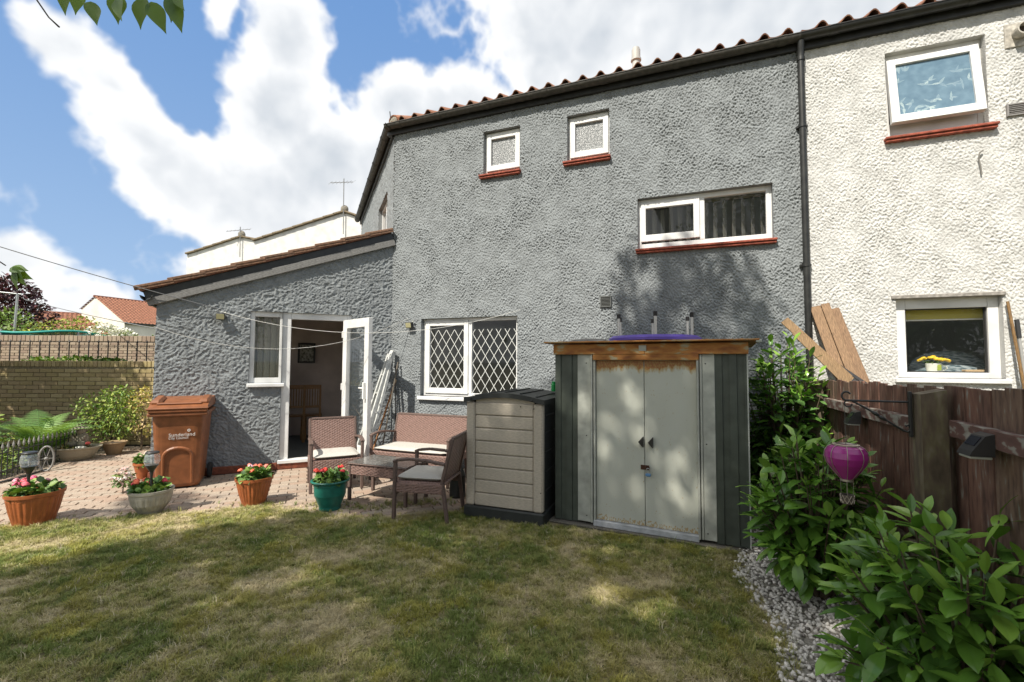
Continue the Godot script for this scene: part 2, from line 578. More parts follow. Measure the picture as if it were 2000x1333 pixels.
func lead_lattice(parent: Node, x0: float, y0: float, x1: float, y1: float, z: float, px: float, py: float, m: Material) -> void:
	var sl := py / px
	for s in [1.0, -1.0]:
		var k := -14
		while k < 16:
			# line y = y0 + s*sl*(x - xk)
			var xk := x0 + k * px
			var pts := []
			for t in 2:
				var xx: float = x0 if t == 0 else x1
				var yy: float = y0 + s * sl * (xx - xk)
				if yy < y0: xx = xk; yy = y0
				elif yy > y1: xx = xk + s * (y1 - y0) / sl; yy = y1
				pts.append(Vector3(xx, yy, z + 0.0012 * s))
			k += 1
			if pts[0].x < x0 - 1e-4 or pts[0].x > x1 + 1e-4 or pts[1].x < x0 - 1e-4 or pts[1].x > x1 + 1e-4 or pts[0].distance_to(pts[1]) < 0.03: continue
			var b := MB.new()
			b.bar(pts[0], pts[1], 0.0075, 0.004, Vector3.BACK)
			part("glazing_bar", b, m, parent)

# ---------------------------------------------------------------- the three houses in front
var fl: FastNoiseLite
var fl2: FastNoiseLite
var fs: FastNoiseLite

func lump(x: float, y: float) -> float:
	var a := fl.get_noise_2d(x, y)
	var b := fl2.get_noise_2d(x, y)
	return 0.0165 * (0.85 + 0.4 * b) * clampf(a * 1.8 + 0.6, 0.0, 1.0) + 0.003 * b

func swirl(x: float, y: float) -> float:
	return 0.013 * fs.get_noise_2d(x, y * 1.3) + 0.005 * fl2.get_noise_2d(x + 9.0, y) + 0.004 * fl.get_noise_2d(x * 0.7, y * 0.7)

func build_houses() -> void:
	fl = noise(33.0, 3, FastNoiseLite.TYPE_SIMPLEX_SMOOTH, 3)
	fl2 = noise(1.6, 2, FastNoiseLite.TYPE_SIMPLEX_SMOOTH, 8)
	fs = noise(10.5, 2, FastNoiseLite.TYPE_SIMPLEX_SMOOTH, 4)
	fs.fractal_type = FastNoiseLite.FRACTAL_RIDGED
	fs.domain_warp_enabled = true
	fs.domain_warp_amplitude = 0.14
	fs.domain_warp_frequency = 3.0
	var mott := tone("mottle", 256, noise(0.03, 5), 0.62, 1.0)
	var soft := tone("soft", 256, noise(0.010, 6, FastNoiseLite.TYPE_SIMPLEX_SMOOTH, 6), 0.86, 1.0)
	var fine := tone("fine", 256, noise(0.16, 3, FastNoiseLite.TYPE_SIMPLEX_SMOOTH, 9), 0.0, 1.0)
	var grey := mat("grey_masonry_paint", lin(0.245, 0.265, 0.272), 0.85, soft, 1.5, fine, 0.3)
	var white_paint := mat("white_masonry_paint", lin(0.60, 0.598, 0.572), 0.9, soft, 1.5, fine, 0.3)
	var upvc := mat("white_plastic", lin(0.82, 0.82, 0.80), 0.32, soft, 0.9)
	var black := mat("black_plastic", lin(0.028, 0.029, 0.026), 0.42, mott, 0.9)
	var rain := mat("weathered_gutter", lin(0.075, 0.07, 0.058), 0.6, mott, 1.4)
	var dark_in := mat("room_paint", lin(0.42, 0.40, 0.36), 0.9)
	var gl := glass("window_glass")
	var rubber := mat("gasket", lin(0.03, 0.03, 0.03), 0.7)

	# ---------- grey house
	var H := thing("grey_house", "grey rendered two-storey house with red tile sills and black gutter", "house", Vector3(KX, 0, KZ), ROT_MAIN)
	var hl := [0.53, 1.0, 2.075, 2.155]; var hk := [3.70, 2.93, 5.21, 3.593]
	var h1 := [1.54, 4.20, 2.105, 4.855]; var h2 := [2.785, 4.20, 3.352, 4.85]
	part("wall", rough_wall(0.0, 5.5, 0.0, 5.14, [hl, hk, h1, h2], 0.0095), grey, H)
	# rooms behind the windows; the lower one runs deep to keep its panes dark
	var rooms := MB.new()
	shell(rooms, 0.06, 0.15, -6.0, 5.44, 2.42, -0.012)
	shell(rooms, 0.06, 2.5, -3.5, 2.42, 5.0, -0.012)
	shell(rooms, 2.48, 2.5, -3.5, 5.44, 5.0, -0.012)
	part("interior", rooms, dark_in, H)
	# leaded window
	var b := MB.new()
	ring(b, hl[0], hl[1], hl[2], hl[3], 0.045, 0.042, 0.055, 0.05, -0.125, -0.065)
	b.bx(1.285, hl[1] + 0.055, -0.125, 1.345, hl[3] - 0.05, -0.064, 0.004)
	var w := part("window", b, upvc, H)
	b = MB.new(); ring(b, 0.573, 1.042, 1.292, 2.118, 0.075, 0.072, 0.08, 0.072, -0.10, -0.047)
	part("sash", b, upvc, w)
	pane(w, 0.645, 1.12, 1.222, 2.048, -0.075, gl)
	pane(w, 1.345, 1.054, 2.034, 2.106, -0.09, gl)
	var came := mat("lead_strip", lin(0.62, 0.63, 0.6), 0.5)
	lead_lattice(w, 0.648, 1.122, 1.219, 1.985, -0.071, 0.136, 0.216, came)
	lead_lattice(w, 1.348, 1.057, 2.032, 1.985, -0.086, 0.136, 0.216, came)
	b = MB.new(); b.bx(0.50, 0.945, -0.13, 2.1, 1.0, 0.06, 0.008)
	part("sill", b, upvc, w)
	# wide kitchen window
	b = MB.new()
	ring(b, hk[0], hk[1], hk[2], hk[3], 0.04, 0.06, 0.09, 0.06, -0.125, -0.065)
	b.bx(4.425, hk[1] + 0.09, -0.125, 4.487, hk[3] - 0.06, -0.0635, 0.004)
	w = part("window", b, upvc, H)
	b = MB.new(); ring(b, 3.735, 3.045, 4.43, 3.545, 0.06, 0.07, 0.085, 0.075, -0.10, -0.045)
	part("sash", b, upvc, w)
	pane(w, 3.793, 3.128, 4.362, 3.472, -0.072, gl)
	pane(w, 4.487, 3.02, 5.15, 3.533, -0.09, gl)
	clay_sill(w, 3.675, 5.24, 2.934)
	# two small frosted windows
	var frost := mat("obscured_glass", lin(0.36, 0.38, 0.38), 0.25, tone("frost", 256, noise(0.06, 3, FastNoiseLite.TYPE_CELLULAR, 2), 0.55, 1.0), 2.5, fine, 0.35)
	for h in [h1, h2]:
		b = MB.new(); ring(b, h[0], h[1], h[2], h[3], 0.035, 0.03, 0.07, 0.03, -0.125, -0.065)
		w = part("window", b, upvc, H)
		b = MB.new(); ring(b, h[0] + 0.028, h[1] + 0.082, h[2] - 0.022, h[3] - 0.024, 0.07, 0.07, 0.08, 0.08, -0.11, -0.045)
		part("sash", b, upvc, w)
		pane(w, h[0] + 0.09, h[1] + 0.155, h[2] - 0.085, h[3] - 0.1, -0.078, frost)
		clay_sill(w, h[0] - 0.05, h[2] + 0.02, 4.205)
	# air brick
	b = MB.new(); ring(b, 3.225, 2.22, 3.368, 2.366, 0.014, 0.014, 0.014, 0.014, 0.0, 0.04, 0.003)
	b.bx(3.235, 2.23, 0.0, 3.36, 2.36, 0.026)
	var av := part("air_vent", b, mat("vent_metal", lin(0.10, 0.105, 0.10), 0.6), H)
	for k in 7:
		b = MB.new(); b.box(Vector3(3.297, 2.245 + k * 0.0175, 0.033), Vector3(0.113, 0.006, 0.014), Basis(Vector3.RIGHT, 0.6))
		part("slat", b, mt["vent_metal"], av)
	# fascia, gutter, roof
	b = MB.new(); b.bx(-0.12, 5.075, -0.02, 5.5, 5.235, 0.045, 0.004)
	part("fascia", b, black, H)
	part("gutter", gutter(Vector3(-0.1, 5.20, 0.105), Vector3(5.5, 5.20, 0.105), 0.062, [0.25, 0.95, 1.75, 2.6, 3.4, 4.3, 5.42]), rain, H)
	b = MB.new()
	var sl := tan(deg_to_rad(21.0))
	for e in [[0.0, 5.5]]:
		var y0 := 5.20; var y1 := 5.20 + 4.2 * sl
		b.quad(Vector3(e[0], y0, 0.03), Vector3(e[1], y0, 0.03), Vector3(e[1], y1, -4.17), Vector3(1.73, y1, -4.17))
		b.quad(Vector3(e[0], y0 - 0.08, 0.03), Vector3(1.73, y1 - 0.08, -4.17), Vector3(e[1], y1 - 0.08, -4.17), Vector3(e[1], y0 - 0.08, 0.03))
		b.quad(Vector3(e[1], y1, -4.17), Vector3(e[1], 5.1, -8.4), Vector3(1.0, 5.1, -8.4), Vector3(1.73, y1, -4.17))
		b.quad(Vector3(0, y0, 0.03), Vector3(1.73, y1, -4.17), Vector3(-1.77, y1, -7.7), Vector3(-3.5, y0, -3.5))
	var roof := part("roof", b, mat("roof_underlay", lin(0.30, 0.13, 0.075), 0.9, mott, 1.5), H)
	lay_pantiles(roof, 0.02, 5.5, 5.245, 0.135, 21.0, 3)
	# hip capping that ends at the corner
	for k in 5:
		b = MB.new()
		var arc := []
		for a in 9:
			var t := PI * a / 8.0
			arc.append(Vector2(cos(t) * 0.135, sin(t) * 0.115))
		for a in 8: arc.append(Vector2(cos(PI * (8 - a) / 8.0) * 0.115 , sin(PI * (8 - a) / 8.0) * 0.097))
		b.prism(arc, -0.42, 0.0)
		var bs := Basis(Vector3.UP, deg_to_rad(-22.5)) * Basis(Vector3.RIGHT, deg_to_rad(19.5))
		part("hip_tile", b, mats_tile(k), roof, Transform3D(bs, Vector3(-0.02, 5.28, 0.02) + bs * Vector3(0, 0.012 * (k % 2), -0.38 * k)))
	b = MB.new(); b.ball(Vector3.ZERO, Vector3(0.115, 0.1, 0.03))
	part("mortar", b, mat("mortar", lin(0.33, 0.30, 0.24), 0.95, mott, 3.0), roof, Transform3D(Basis(Vector3.UP, deg_to_rad(-22.5)), Vector3(-0.02, 5.29, 0.025)))
	b = MB.new(); b.tube([Vector3(-0.07, 5.34, 0.03), Vector3(-0.085, 5.47, 0.035)], 0.008, 6)
	part("hip_iron", b, black, roof)
	# flue
	b = MB.new()
	b.lathe([Vector2(0.055, 5.3), Vector2(0.055, 5.93), Vector2(0.075, 5.94), Vector2(0.075, 5.965), Vector2(0.062, 5.97), Vector2(0.062, 6.10), Vector2(0.05, 6.10), Vector2(0.05, 6.13), Vector2(0.0, 6.13)], 18)
	part("flue", b, mat("flue_plastic", lin(0.55, 0.54, 0.50), 0.5, soft, 2.0), H, Transform3D(Basis(), Vector3(3.62, 0, -0.8)))
	# drainpipe
	b = MB.new()
	b.tube([Vector3(5.507, 5.14, 0.105), Vector3(5.507, 5.05, 0.09), Vector3(5.508, 4.96, 0.065), Vector3(5.52, 0.02, 0.065)], 0.034, 14)
	for y in [5.03, 4.95, 4.18, 2.6, 1.2]:
		b.tube([Vector3(5.509, y - 0.02, 0.066), Vector3(5.509, y + 0.02, 0.066)], 0.041, 14)
	for y in [4.18, 2.6]: b.bx(5.455, y - 0.012, 0.0, 5.565, y + 0.012, 0.05)
	part("drainpipe", b, black, H)
	# gable side behind the lean-to: runs back from the corner
	var sidex := Transform3D(Basis(Vector3.UP, deg_to_rad(ROT_EXT - ROT_MAIN)) * Basis(Vector3.UP, deg_to_rad(-90.0)), Basis(Vector3.UP, deg_to_rad(ROT_EXT - ROT_MAIN)) * Vector3(0.0, 0, -5.0))
	var hs := [3.25, 3.3, 4.35, 4.42]
	part("wall", rough_wall(0.0, 5.0, 3.0, 5.14, [hs], 0.022), grey, H, sidex)
	b = MB.new(); ring(b, hs[0], hs[1], hs[2], hs[3], 0.05, 0.05, 0.05, 0.05, -0.12, -0.06)
	b.bx(3.76, hs[1] + 0.05, -0.12, 3.82, hs[3] - 0.05, -0.061)
	w = part("window", b, upvc, H, sidex)
	pane(w, hs[0] + 0.05, hs[1] + 0.05, hs[2] - 0.05, hs[3] - 0.05, -0.09, gl)
	b = MB.new(); b.bx(-0.1, 5.075, -0.02, 5.02, 5.235, 0.045, 0.004)
	part("fascia", b, black, H, sidex)
	part("gutter", gutter(Vector3(-0.15, 5.20, 0.105), Vector3(5.1, 5.20, 0.105), 0.062, [0.3, 1.2, 2.0, 2.9, 3.7, 4.3, 4.75]), rain, H, sidex)
	b = MB.new(); b.bx(-0.1, 3.3, -3.6, 4.3, 5.2, -3.5)
	part("wall", b, dark_in, H, sidex)

	# ---------- white neighbour
	var W := thing("white_house", "white roughcast terraced house beyond the black drainpipe", "house", Vector3(KX, 0, KZ), ROT_MAIN)
	var wl := [6.32, 1.36, 7.17, 2.2]; var wu := [6.30, 3.915, 7.13, 4.86]
	part("wall", rough_wall(5.5, 8.0, 0.0, 5.14, [wl, wu], 0.009, false, Vector2.ZERO, 0.14, 0.72), white_paint, W)
	part("wall", rough_wall(8.0, 12.0, 0.0, 5.14, [], 0.05), white_paint, W)
	rooms = MB.new()
	shell(rooms, 5.56, 0.15, -6.0, 8.4, 2.42, -0.012)  # unseen room depth chosen to keep the lower pane dark
	shell(rooms, 5.56, 2.5, -3.5, 8.4, 5.0, -0.012)
	part("interior", rooms, dark_in, W)
	b = MB.new(); ring(b, wl[0], wl[1], wl[2], wl[3], 0.10, 0.085, 0.06, 0.115, -0.125, -0.06)
	w = part("window", b, upvc, W)
	b = MB.new(); ring(b, 6.42, 1.42, 7.087, 2.087, 0.012, 0.012, 0.012, 0.012, -0.12, -0.085, 0.0)
	part("gasket", b, rubber, w)
	pane(w, 6.43, 1.43, 7.08, 2.078, -0.1, gl)
	b = MB.new(); b.bx(wl[0] - 0.04, 2.185, -0.06, wl[2] + 0.02, 2.225, 0.03, 0.006)
	part("drip_moulding", b, mat("grey_brown_lip", lin(0.42, 0.39, 0.35), 0.9, mott, 2.0), w)  # grey-brown lip over the window head
	b = MB.new(); b.bx(wl[0] - 0.03, 1.315, -0.125, wl[2] + 0.03, 1.36, 0.05, 0.006)
	part("sill", b, upvc, w)
	# upper window with its sash pushed open at the bottom and a leaf print on the glass
	b = MB.new(); ring(b, wu[0], wu[1], wu[2], wu[3], 0.045, 0.05, 0.19, 0.06, -0.125, -0.07)
	w = part("window", b, upvc, W)
	var tilt := Transform3D(Basis(Vector3.RIGHT, deg_to_rad(-7.5)), Vector3(0, 4.79, -0.055))
	b = MB.new(); ring(b, 6.325, -0.745, 7.095, 0.0, 0.075, 0.075, 0.085, 0.07, -0.03, 0.03)
	part("sash", b, upvc, w, tilt)
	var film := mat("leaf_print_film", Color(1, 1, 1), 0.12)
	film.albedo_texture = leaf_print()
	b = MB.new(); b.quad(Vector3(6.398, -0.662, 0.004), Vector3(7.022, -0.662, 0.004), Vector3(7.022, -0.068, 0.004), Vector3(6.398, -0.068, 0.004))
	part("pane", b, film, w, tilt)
	clay_sill(w, 6.265, 7.185, 3.915)
	b = MB.new(); b.bx(5.5, 5.075, -0.02, 12.0, 5.235, 0.045, 0.004)
	part("fascia", b, black, W)
	part("gutter", gutter(Vector3(5.5, 5.20, 0.105), Vector3(12.0, 5.20, 0.105), 0.062, [0.32, 1.5, 2.7]), black, W)
	b = MB.new()
	b.quad(Vector3(5.5, 5.2, 0.03), Vector3(12.0, 5.2, 0.03), Vector3(12.0, 5.2 + 4.2 * sl, -4.17), Vector3(5.5, 5.2 + 4.2 * sl, -4.17))
	b.quad(Vector3(5.5, 5.12, 0.03), Vector3(5.5, 5.12 + 4.2 * sl, -4.17), Vector3(12.0, 5.12 + 4.2 * sl, -4.17), Vector3(12.0, 5.12, 0.03))
	b.quad(Vector3(12.0, 5.2 + 4.2 * sl, -4.17), Vector3(12.0, 5.1, -8.4), Vector3(5.5, 5.1, -8.4), Vector3(5.5, 5.2 + 4.2 * sl, -4.17))
	roof = part("roof", b, mt["roof_underlay"], W)
	lay_pantiles(roof, 5.52, 8.6, 5.245, 0.135, 21.0, 3)
	# boiler outlet and grille
	b = MB.new(); b.bx(7.275, 4.66, 0.0, 7.52, 4.905, 0.02, 0.004)
	var fan := part("fan_outlet", b, mat("outlet_plastic", lin(0.62, 0.58, 0.50), 0.6, mott, 2.0), W)
	b = MB.new(); b.lathe([Vector2(0.052, 0.0), Vector2(0.062, 0.0), Vector2(0.062, 0.10), Vector2(0.052, 0.10), Vector2(0.052, 0.0)], 20, Vector3(7.385, 4.79, 0.02), Basis(Vector3.RIGHT, PI / 2))
	part("pipe", b, mt["outlet_plastic"], fan)
	b = MB.new(); b.lathe([Vector2(0.0, 0.03), Vector2(0.052, 0.03)], 20, Vector3(7.385, 4.79, 0.02), Basis(Vector3.RIGHT, PI / 2))
	part("grille", b, mat("brown_dark", lin(0.07, 0.055, 0.045), 0.8), fan)
	b = MB.new(); ring(b, 7.262, 3.965, 7.50, 4.09, 0.016, 0.016, 0.016, 0.016, 0.0, 0.03, 0.003)
	b.bx(7.27, 3.975, 0.0, 7.49, 4.08, 0.004)
	av = part("air_vent", b, mat("vent_grey", lin(0.22, 0.21, 0.2), 0.6), W)
	for k in 5:
		b = MB.new(); b.bx(7.278, 3.987 + k * 0.018, 0.005, 7.484, 3.993 + k * 0.018, 0.028)
		part("slat", b, mt["vent_grey"], av)
	b = MB.new(); b.tube([Vector3(7.065, 3.655, 0.03), Vector3(7.035, 3.63, 0.035), Vector3(7.03, 3.58, 0.025), Vector3(7.045, 3.48, 0.022), Vector3(7.05, 3.41, 0.02)], 0.007, 6)
	part("cable", b, mat("old_cable", lin(0.18, 0.17, 0.15), 0.7), W)

	# ---------- lean-to extension
	var X := thing("house_extension", "single-storey grey lean-to extension with open white glazed door", "extension", Vector3(KX, 0, KZ), ROT_EXT)
	var hd := [-1.515, 0.08, -0.585, 2.2]; var hw := [-1.915, 1.20, -1.515, 2.2]
	part("wall", rough_wall(-2.97, 0.05, 0.1, 3.36, [hd, hw], 0.0100, true, Vector2(3.36, 0.363)), grey, X)
	b = MB.new()
	b.bx(-2.965, 0.1, -2.6, -2.885, 0.95, -0.002)   # far left side with an unseen opening, placed to light the room
	b.bx(-2.965, 2.05, -2.6, -2.885, 2.40, -0.002)
	b.bx(-2.965, 0.95, -2.6, -2.885, 2.05, -2.05)
	b.bx(-2.965, 0.95, -0.65, -2.885, 2.05, -0.002)
	b.bx(-2.885, 0.1, -2.62, 0.0, 2.4, -2.56)
	part("wall", b, grey, X)
	var unseen_window := part("window", ring(MB.new(), 0.65, 0.95, 2.05, 2.05, 0.06, 0.06, 0.06, 0.06, -0.05, -0.01), upvc, X, Transform3D(Basis(Vector3.UP, -PI / 2), Vector3(-2.965, 0, -2.7)))  # unseen side window, placed so daylight reaches the room
	pane(unseen_window, 0.71, 1.01, 1.99, 1.99, -0.03, gl)
	for e in [[-2.985, -1.535], [-0.545, 0.02]]:
		part("plinth", MB.new().bx(e[0], 0.0, -0.05, e[1], 0.1, 0.022, 0.006), mat("red_plinth_paint", lin(0.30, 0.085, 0.04), 0.7, mott, 1.6), X)
	rooms = MB.new(); shell(rooms, -2.88, 0.09, -2.5, -0.02, 2.32, -0.012, false)
	part("interior", rooms, mat("room_rose_paint", lin(0.66, 0.57, 0.52), 0.9, soft, 0.8), X)
	b = MB.new(); b.bx(-2.88, 0.08, -2.5, -0.02, 0.098, -0.10)
	part("carpet", b, mat("grey_carpet", lin(0.15, 0.16, 0.15), 1.0, tone("fine2", 256, noise(0.2, 3), 0.6, 1.0), 2.5), X)
	# verge: boards and stepped tile edges
	var slope := Vector3(2.97, 1.085, 0).normalized(); var up := Vector3(-slope.y, slope.x, 0)
	var p0 := Vector3(-3.05, 2.225, 0); var len := 3.27
	b = MB.new(); b.box(p0 + slope * len * 0.5 + up * 0.02 + Vector3(0, 0, 0.035), Vector3(len, 0.095, 0.05), Basis(slope, up, Vector3.BACK), 0.004)
	part("verge_board", b, mat("grey_board", lin(0.33, 0.325, 0.31), 0.8, tone("grain", 256, noise(0.05, 4, FastNoiseLite.TYPE_SIMPLEX_SMOOTH, 21), 0.55, 1.0), Vector3(1.5, 14, 14)), X)
	b = MB.new(); b.box(p0 + slope * len * 0.5 + up * 0.118 + Vector3(0, 0, 0.025), Vector3(len, 0.10, 0.05), Basis(slope, up, Vector3.BACK), 0.003)
	part("barge_board", b, black, X)
	b = MB.new(); b.box(p0 + slope * (len * 0.5 - 0.02) + up * 0.185 + Vector3(0, 0, -1.22), Vector3(len, 0.03, 2.62), Basis(slope, up, Vector3.BACK))
	roof = part("roof", b, mt["roof_underlay"], X)
	var ntile := 9
	for k in ntile:
		for r in 2:
			var tb := MB.new()
			tb.box(Vector3(0.20, 0.0, -0.16), Vector3(0.43, 0.034, 0.33), Basis(), 0.006)
			if r == 0: tb.box(Vector3(0.20, -0.03, -0.012), Vector3(0.43, 0.03, 0.022), Basis(), 0.004)
			var bs := Basis(slope, up, Vector3.BACK) * Basis(Vector3.BACK, deg_to_rad(-3.2))
			part("verge_tile", tb, mats_verge(k + r), roof, Transform3D(bs, p0 + slope * (-0.05 + k * 0.367) + up * 0.236 + Vector3(0, 0, 0.10 - r * 0.33 + rng.randf_range(-0.004, 0.004))))
	# eaves gutter of the lean-to, seen end-on
	part("gutter", gutter(Vector3(-3.06, 2.325, -2.5), Vector3(-3.06, 2.325, 0.10), 0.062, [2.5]), mat("gutter_grey", lin(0.12, 0.125, 0.12), 0.5), X)
	b = MB.new(); b.bx(-3.02, 2.20, -2.5, -2.985, 2.33, 0.055, 0.003)
	part("fascia", b, black, X)
	# window with vertical blind
	b = MB.new(); ring(b, hw[0], hw[1], hw[2], hw[3], 0.055, 0.035, 0.075, 0.07, -0.09, -0.03)
	w = part("window", b, upvc, X)
	pane(w, -1.86, 1.275, -1.55, 2.13, -0.06, gl)
	b = MB.new(); b.bx(-1.93, 1.15, -0.09, -1.47, 1.2, 0.06, 0.008)
	part("sill", b, upvc, w)
	# door frame, threshold and the leaf that stands open
	b = MB.new()
	b.bx(-1.515, 0.13, -0.09, -1.405, 2.2, -0.028, 0.004); b.bx(-0.65, 0.13, -0.09, -0.585, 2.2, -0.028, 0.004)
	b.bx(-1.405, 2.11, -0.09, -0.65, 2.2, -0.0295, 0.004); b.bx(-1.53, 0.08, -0.1, -0.57, 0.13, 0.035, 0.006)
	var fr := part("door_frame", b, upvc, X)
	b = MB.new(); b.bx(-1.53, 0.0, -0.05, -0.55, 0.078, 0.02, 0.006)
	part("step", b, mt["red_plinth_paint"], fr)
	var hinge := Transform3D(Basis(Vector3.UP, deg_to_rad(112.0)), Vector3(-0.655, 0.135, -0.02))
	b = MB.new(); ring(b, -0.76, 0.0, 0.0, 1.98, 0.115, 0.115, 0.20, 0.125, -0.06, 0.0)
	var door := part("door", b, upvc, X, hinge)
	var dg := MB.new(); dg.quad(Vector3(-0.645, 0.2, -0.03), Vector3(-0.115, 0.2, -0.03), Vector3(-0.115, 1.855, -0.03), Vector3(-0.645, 1.855, -0.03))
	part("pane", dg, glass("door_glass", 0.03, Color(0.75, 0.8, 0.8)), door)
	for s in [0.022, -0.082]:
		b = MB.new(); b.bx(-0.725, 0.86, s - 0.022, -0.69, 1.09, s + 0.022, 0.004); b.bx(-0.715, 0.995, s - 0.03 if s < 0 else s + 0.0, -0.59, 1.02, s if s < 0 else s + 0.03, 0.008)
		part("handle", b, mat("handle_white", lin(0.75, 0.75, 0.72), 0.3), door)
	for y in [0.15, 0.95, 1.72]:
		b = MB.new(); b.bx(-0.012, y, -0.07, 0.022, y + 0.1, 0.012, 0.004)
		part("hinge", b, upvc, door)

func mats_tile(k: int) -> Material:
	return mat("pantile_%d" % (k % 3), Color.WHITE)

func mats_verge(k: int) -> Material:
	var c: Array = [[0.30, 0.165, 0.10], [0.26, 0.15, 0.095], [0.34, 0.195, 0.125]][k % 3]
	return mat("verge_tile_%d" % (k % 3), lin(c[0], c[1], c[2]), 0.9, tx["mottle"], 2.2 + k % 3)

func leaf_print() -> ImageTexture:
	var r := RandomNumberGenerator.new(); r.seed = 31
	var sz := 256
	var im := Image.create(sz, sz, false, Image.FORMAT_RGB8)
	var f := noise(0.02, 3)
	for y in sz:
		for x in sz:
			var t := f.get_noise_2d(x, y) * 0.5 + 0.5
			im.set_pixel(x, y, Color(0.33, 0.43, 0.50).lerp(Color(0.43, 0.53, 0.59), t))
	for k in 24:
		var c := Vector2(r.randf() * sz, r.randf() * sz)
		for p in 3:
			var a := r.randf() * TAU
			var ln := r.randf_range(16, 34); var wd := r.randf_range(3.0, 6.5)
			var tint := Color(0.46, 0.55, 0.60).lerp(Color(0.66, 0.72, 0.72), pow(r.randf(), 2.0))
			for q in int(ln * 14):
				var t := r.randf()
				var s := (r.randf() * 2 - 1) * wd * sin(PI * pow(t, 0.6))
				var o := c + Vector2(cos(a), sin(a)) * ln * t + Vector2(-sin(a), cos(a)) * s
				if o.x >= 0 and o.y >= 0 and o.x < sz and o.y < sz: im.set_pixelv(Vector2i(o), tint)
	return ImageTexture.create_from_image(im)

# ---------------------------------------------------------------- ground
const EDGE := [[-9.0, -3.7], [-5.4, -4.02], [-4.5, -4.16], [-3.7, -4.42], [-3.1, -4.62], [-2.6, -4.78], [-2.2, -4.68], [-1.7, -4.50], [-1.2, -4.48], [-0.7, -4.62], [-0.2, -4.75], [6.0, -4.75]]

func edge_z(x: float) -> float:      # where the lawn meets the patio
	for i in EDGE.size() - 1:
		if x < EDGE[i + 1][0]:
			var t: float = (x - EDGE[i][0]) / (EDGE[i + 1][0] - EDGE[i][0])
			return lerpf(EDGE[i][1], EDGE[i + 1][1], t)
	return -4.75

func main_xz(p: Vector3) -> Vector2:
	var q := Basis(Vector3.UP, deg_to_rad(-ROT_MAIN)) * (p - Vector3(KX, 0, KZ))
	return Vector2(q.x, q.z)

func ext_xz(p: Vector3) -> Vector2:
	var q := Basis(Vector3.UP, deg_to_rad(-ROT_EXT)) * (p - Vector3(KX, 0, KZ))
	return Vector2(q.x, q.z)

func gravel_edge(z: float) -> float:   # main-wall x where the gravel starts, for a distance z from the wall
	return 4.66 + 0.05 * sin(z * 5.0) + 0.10 * maxf(0.0, z - 2.5)

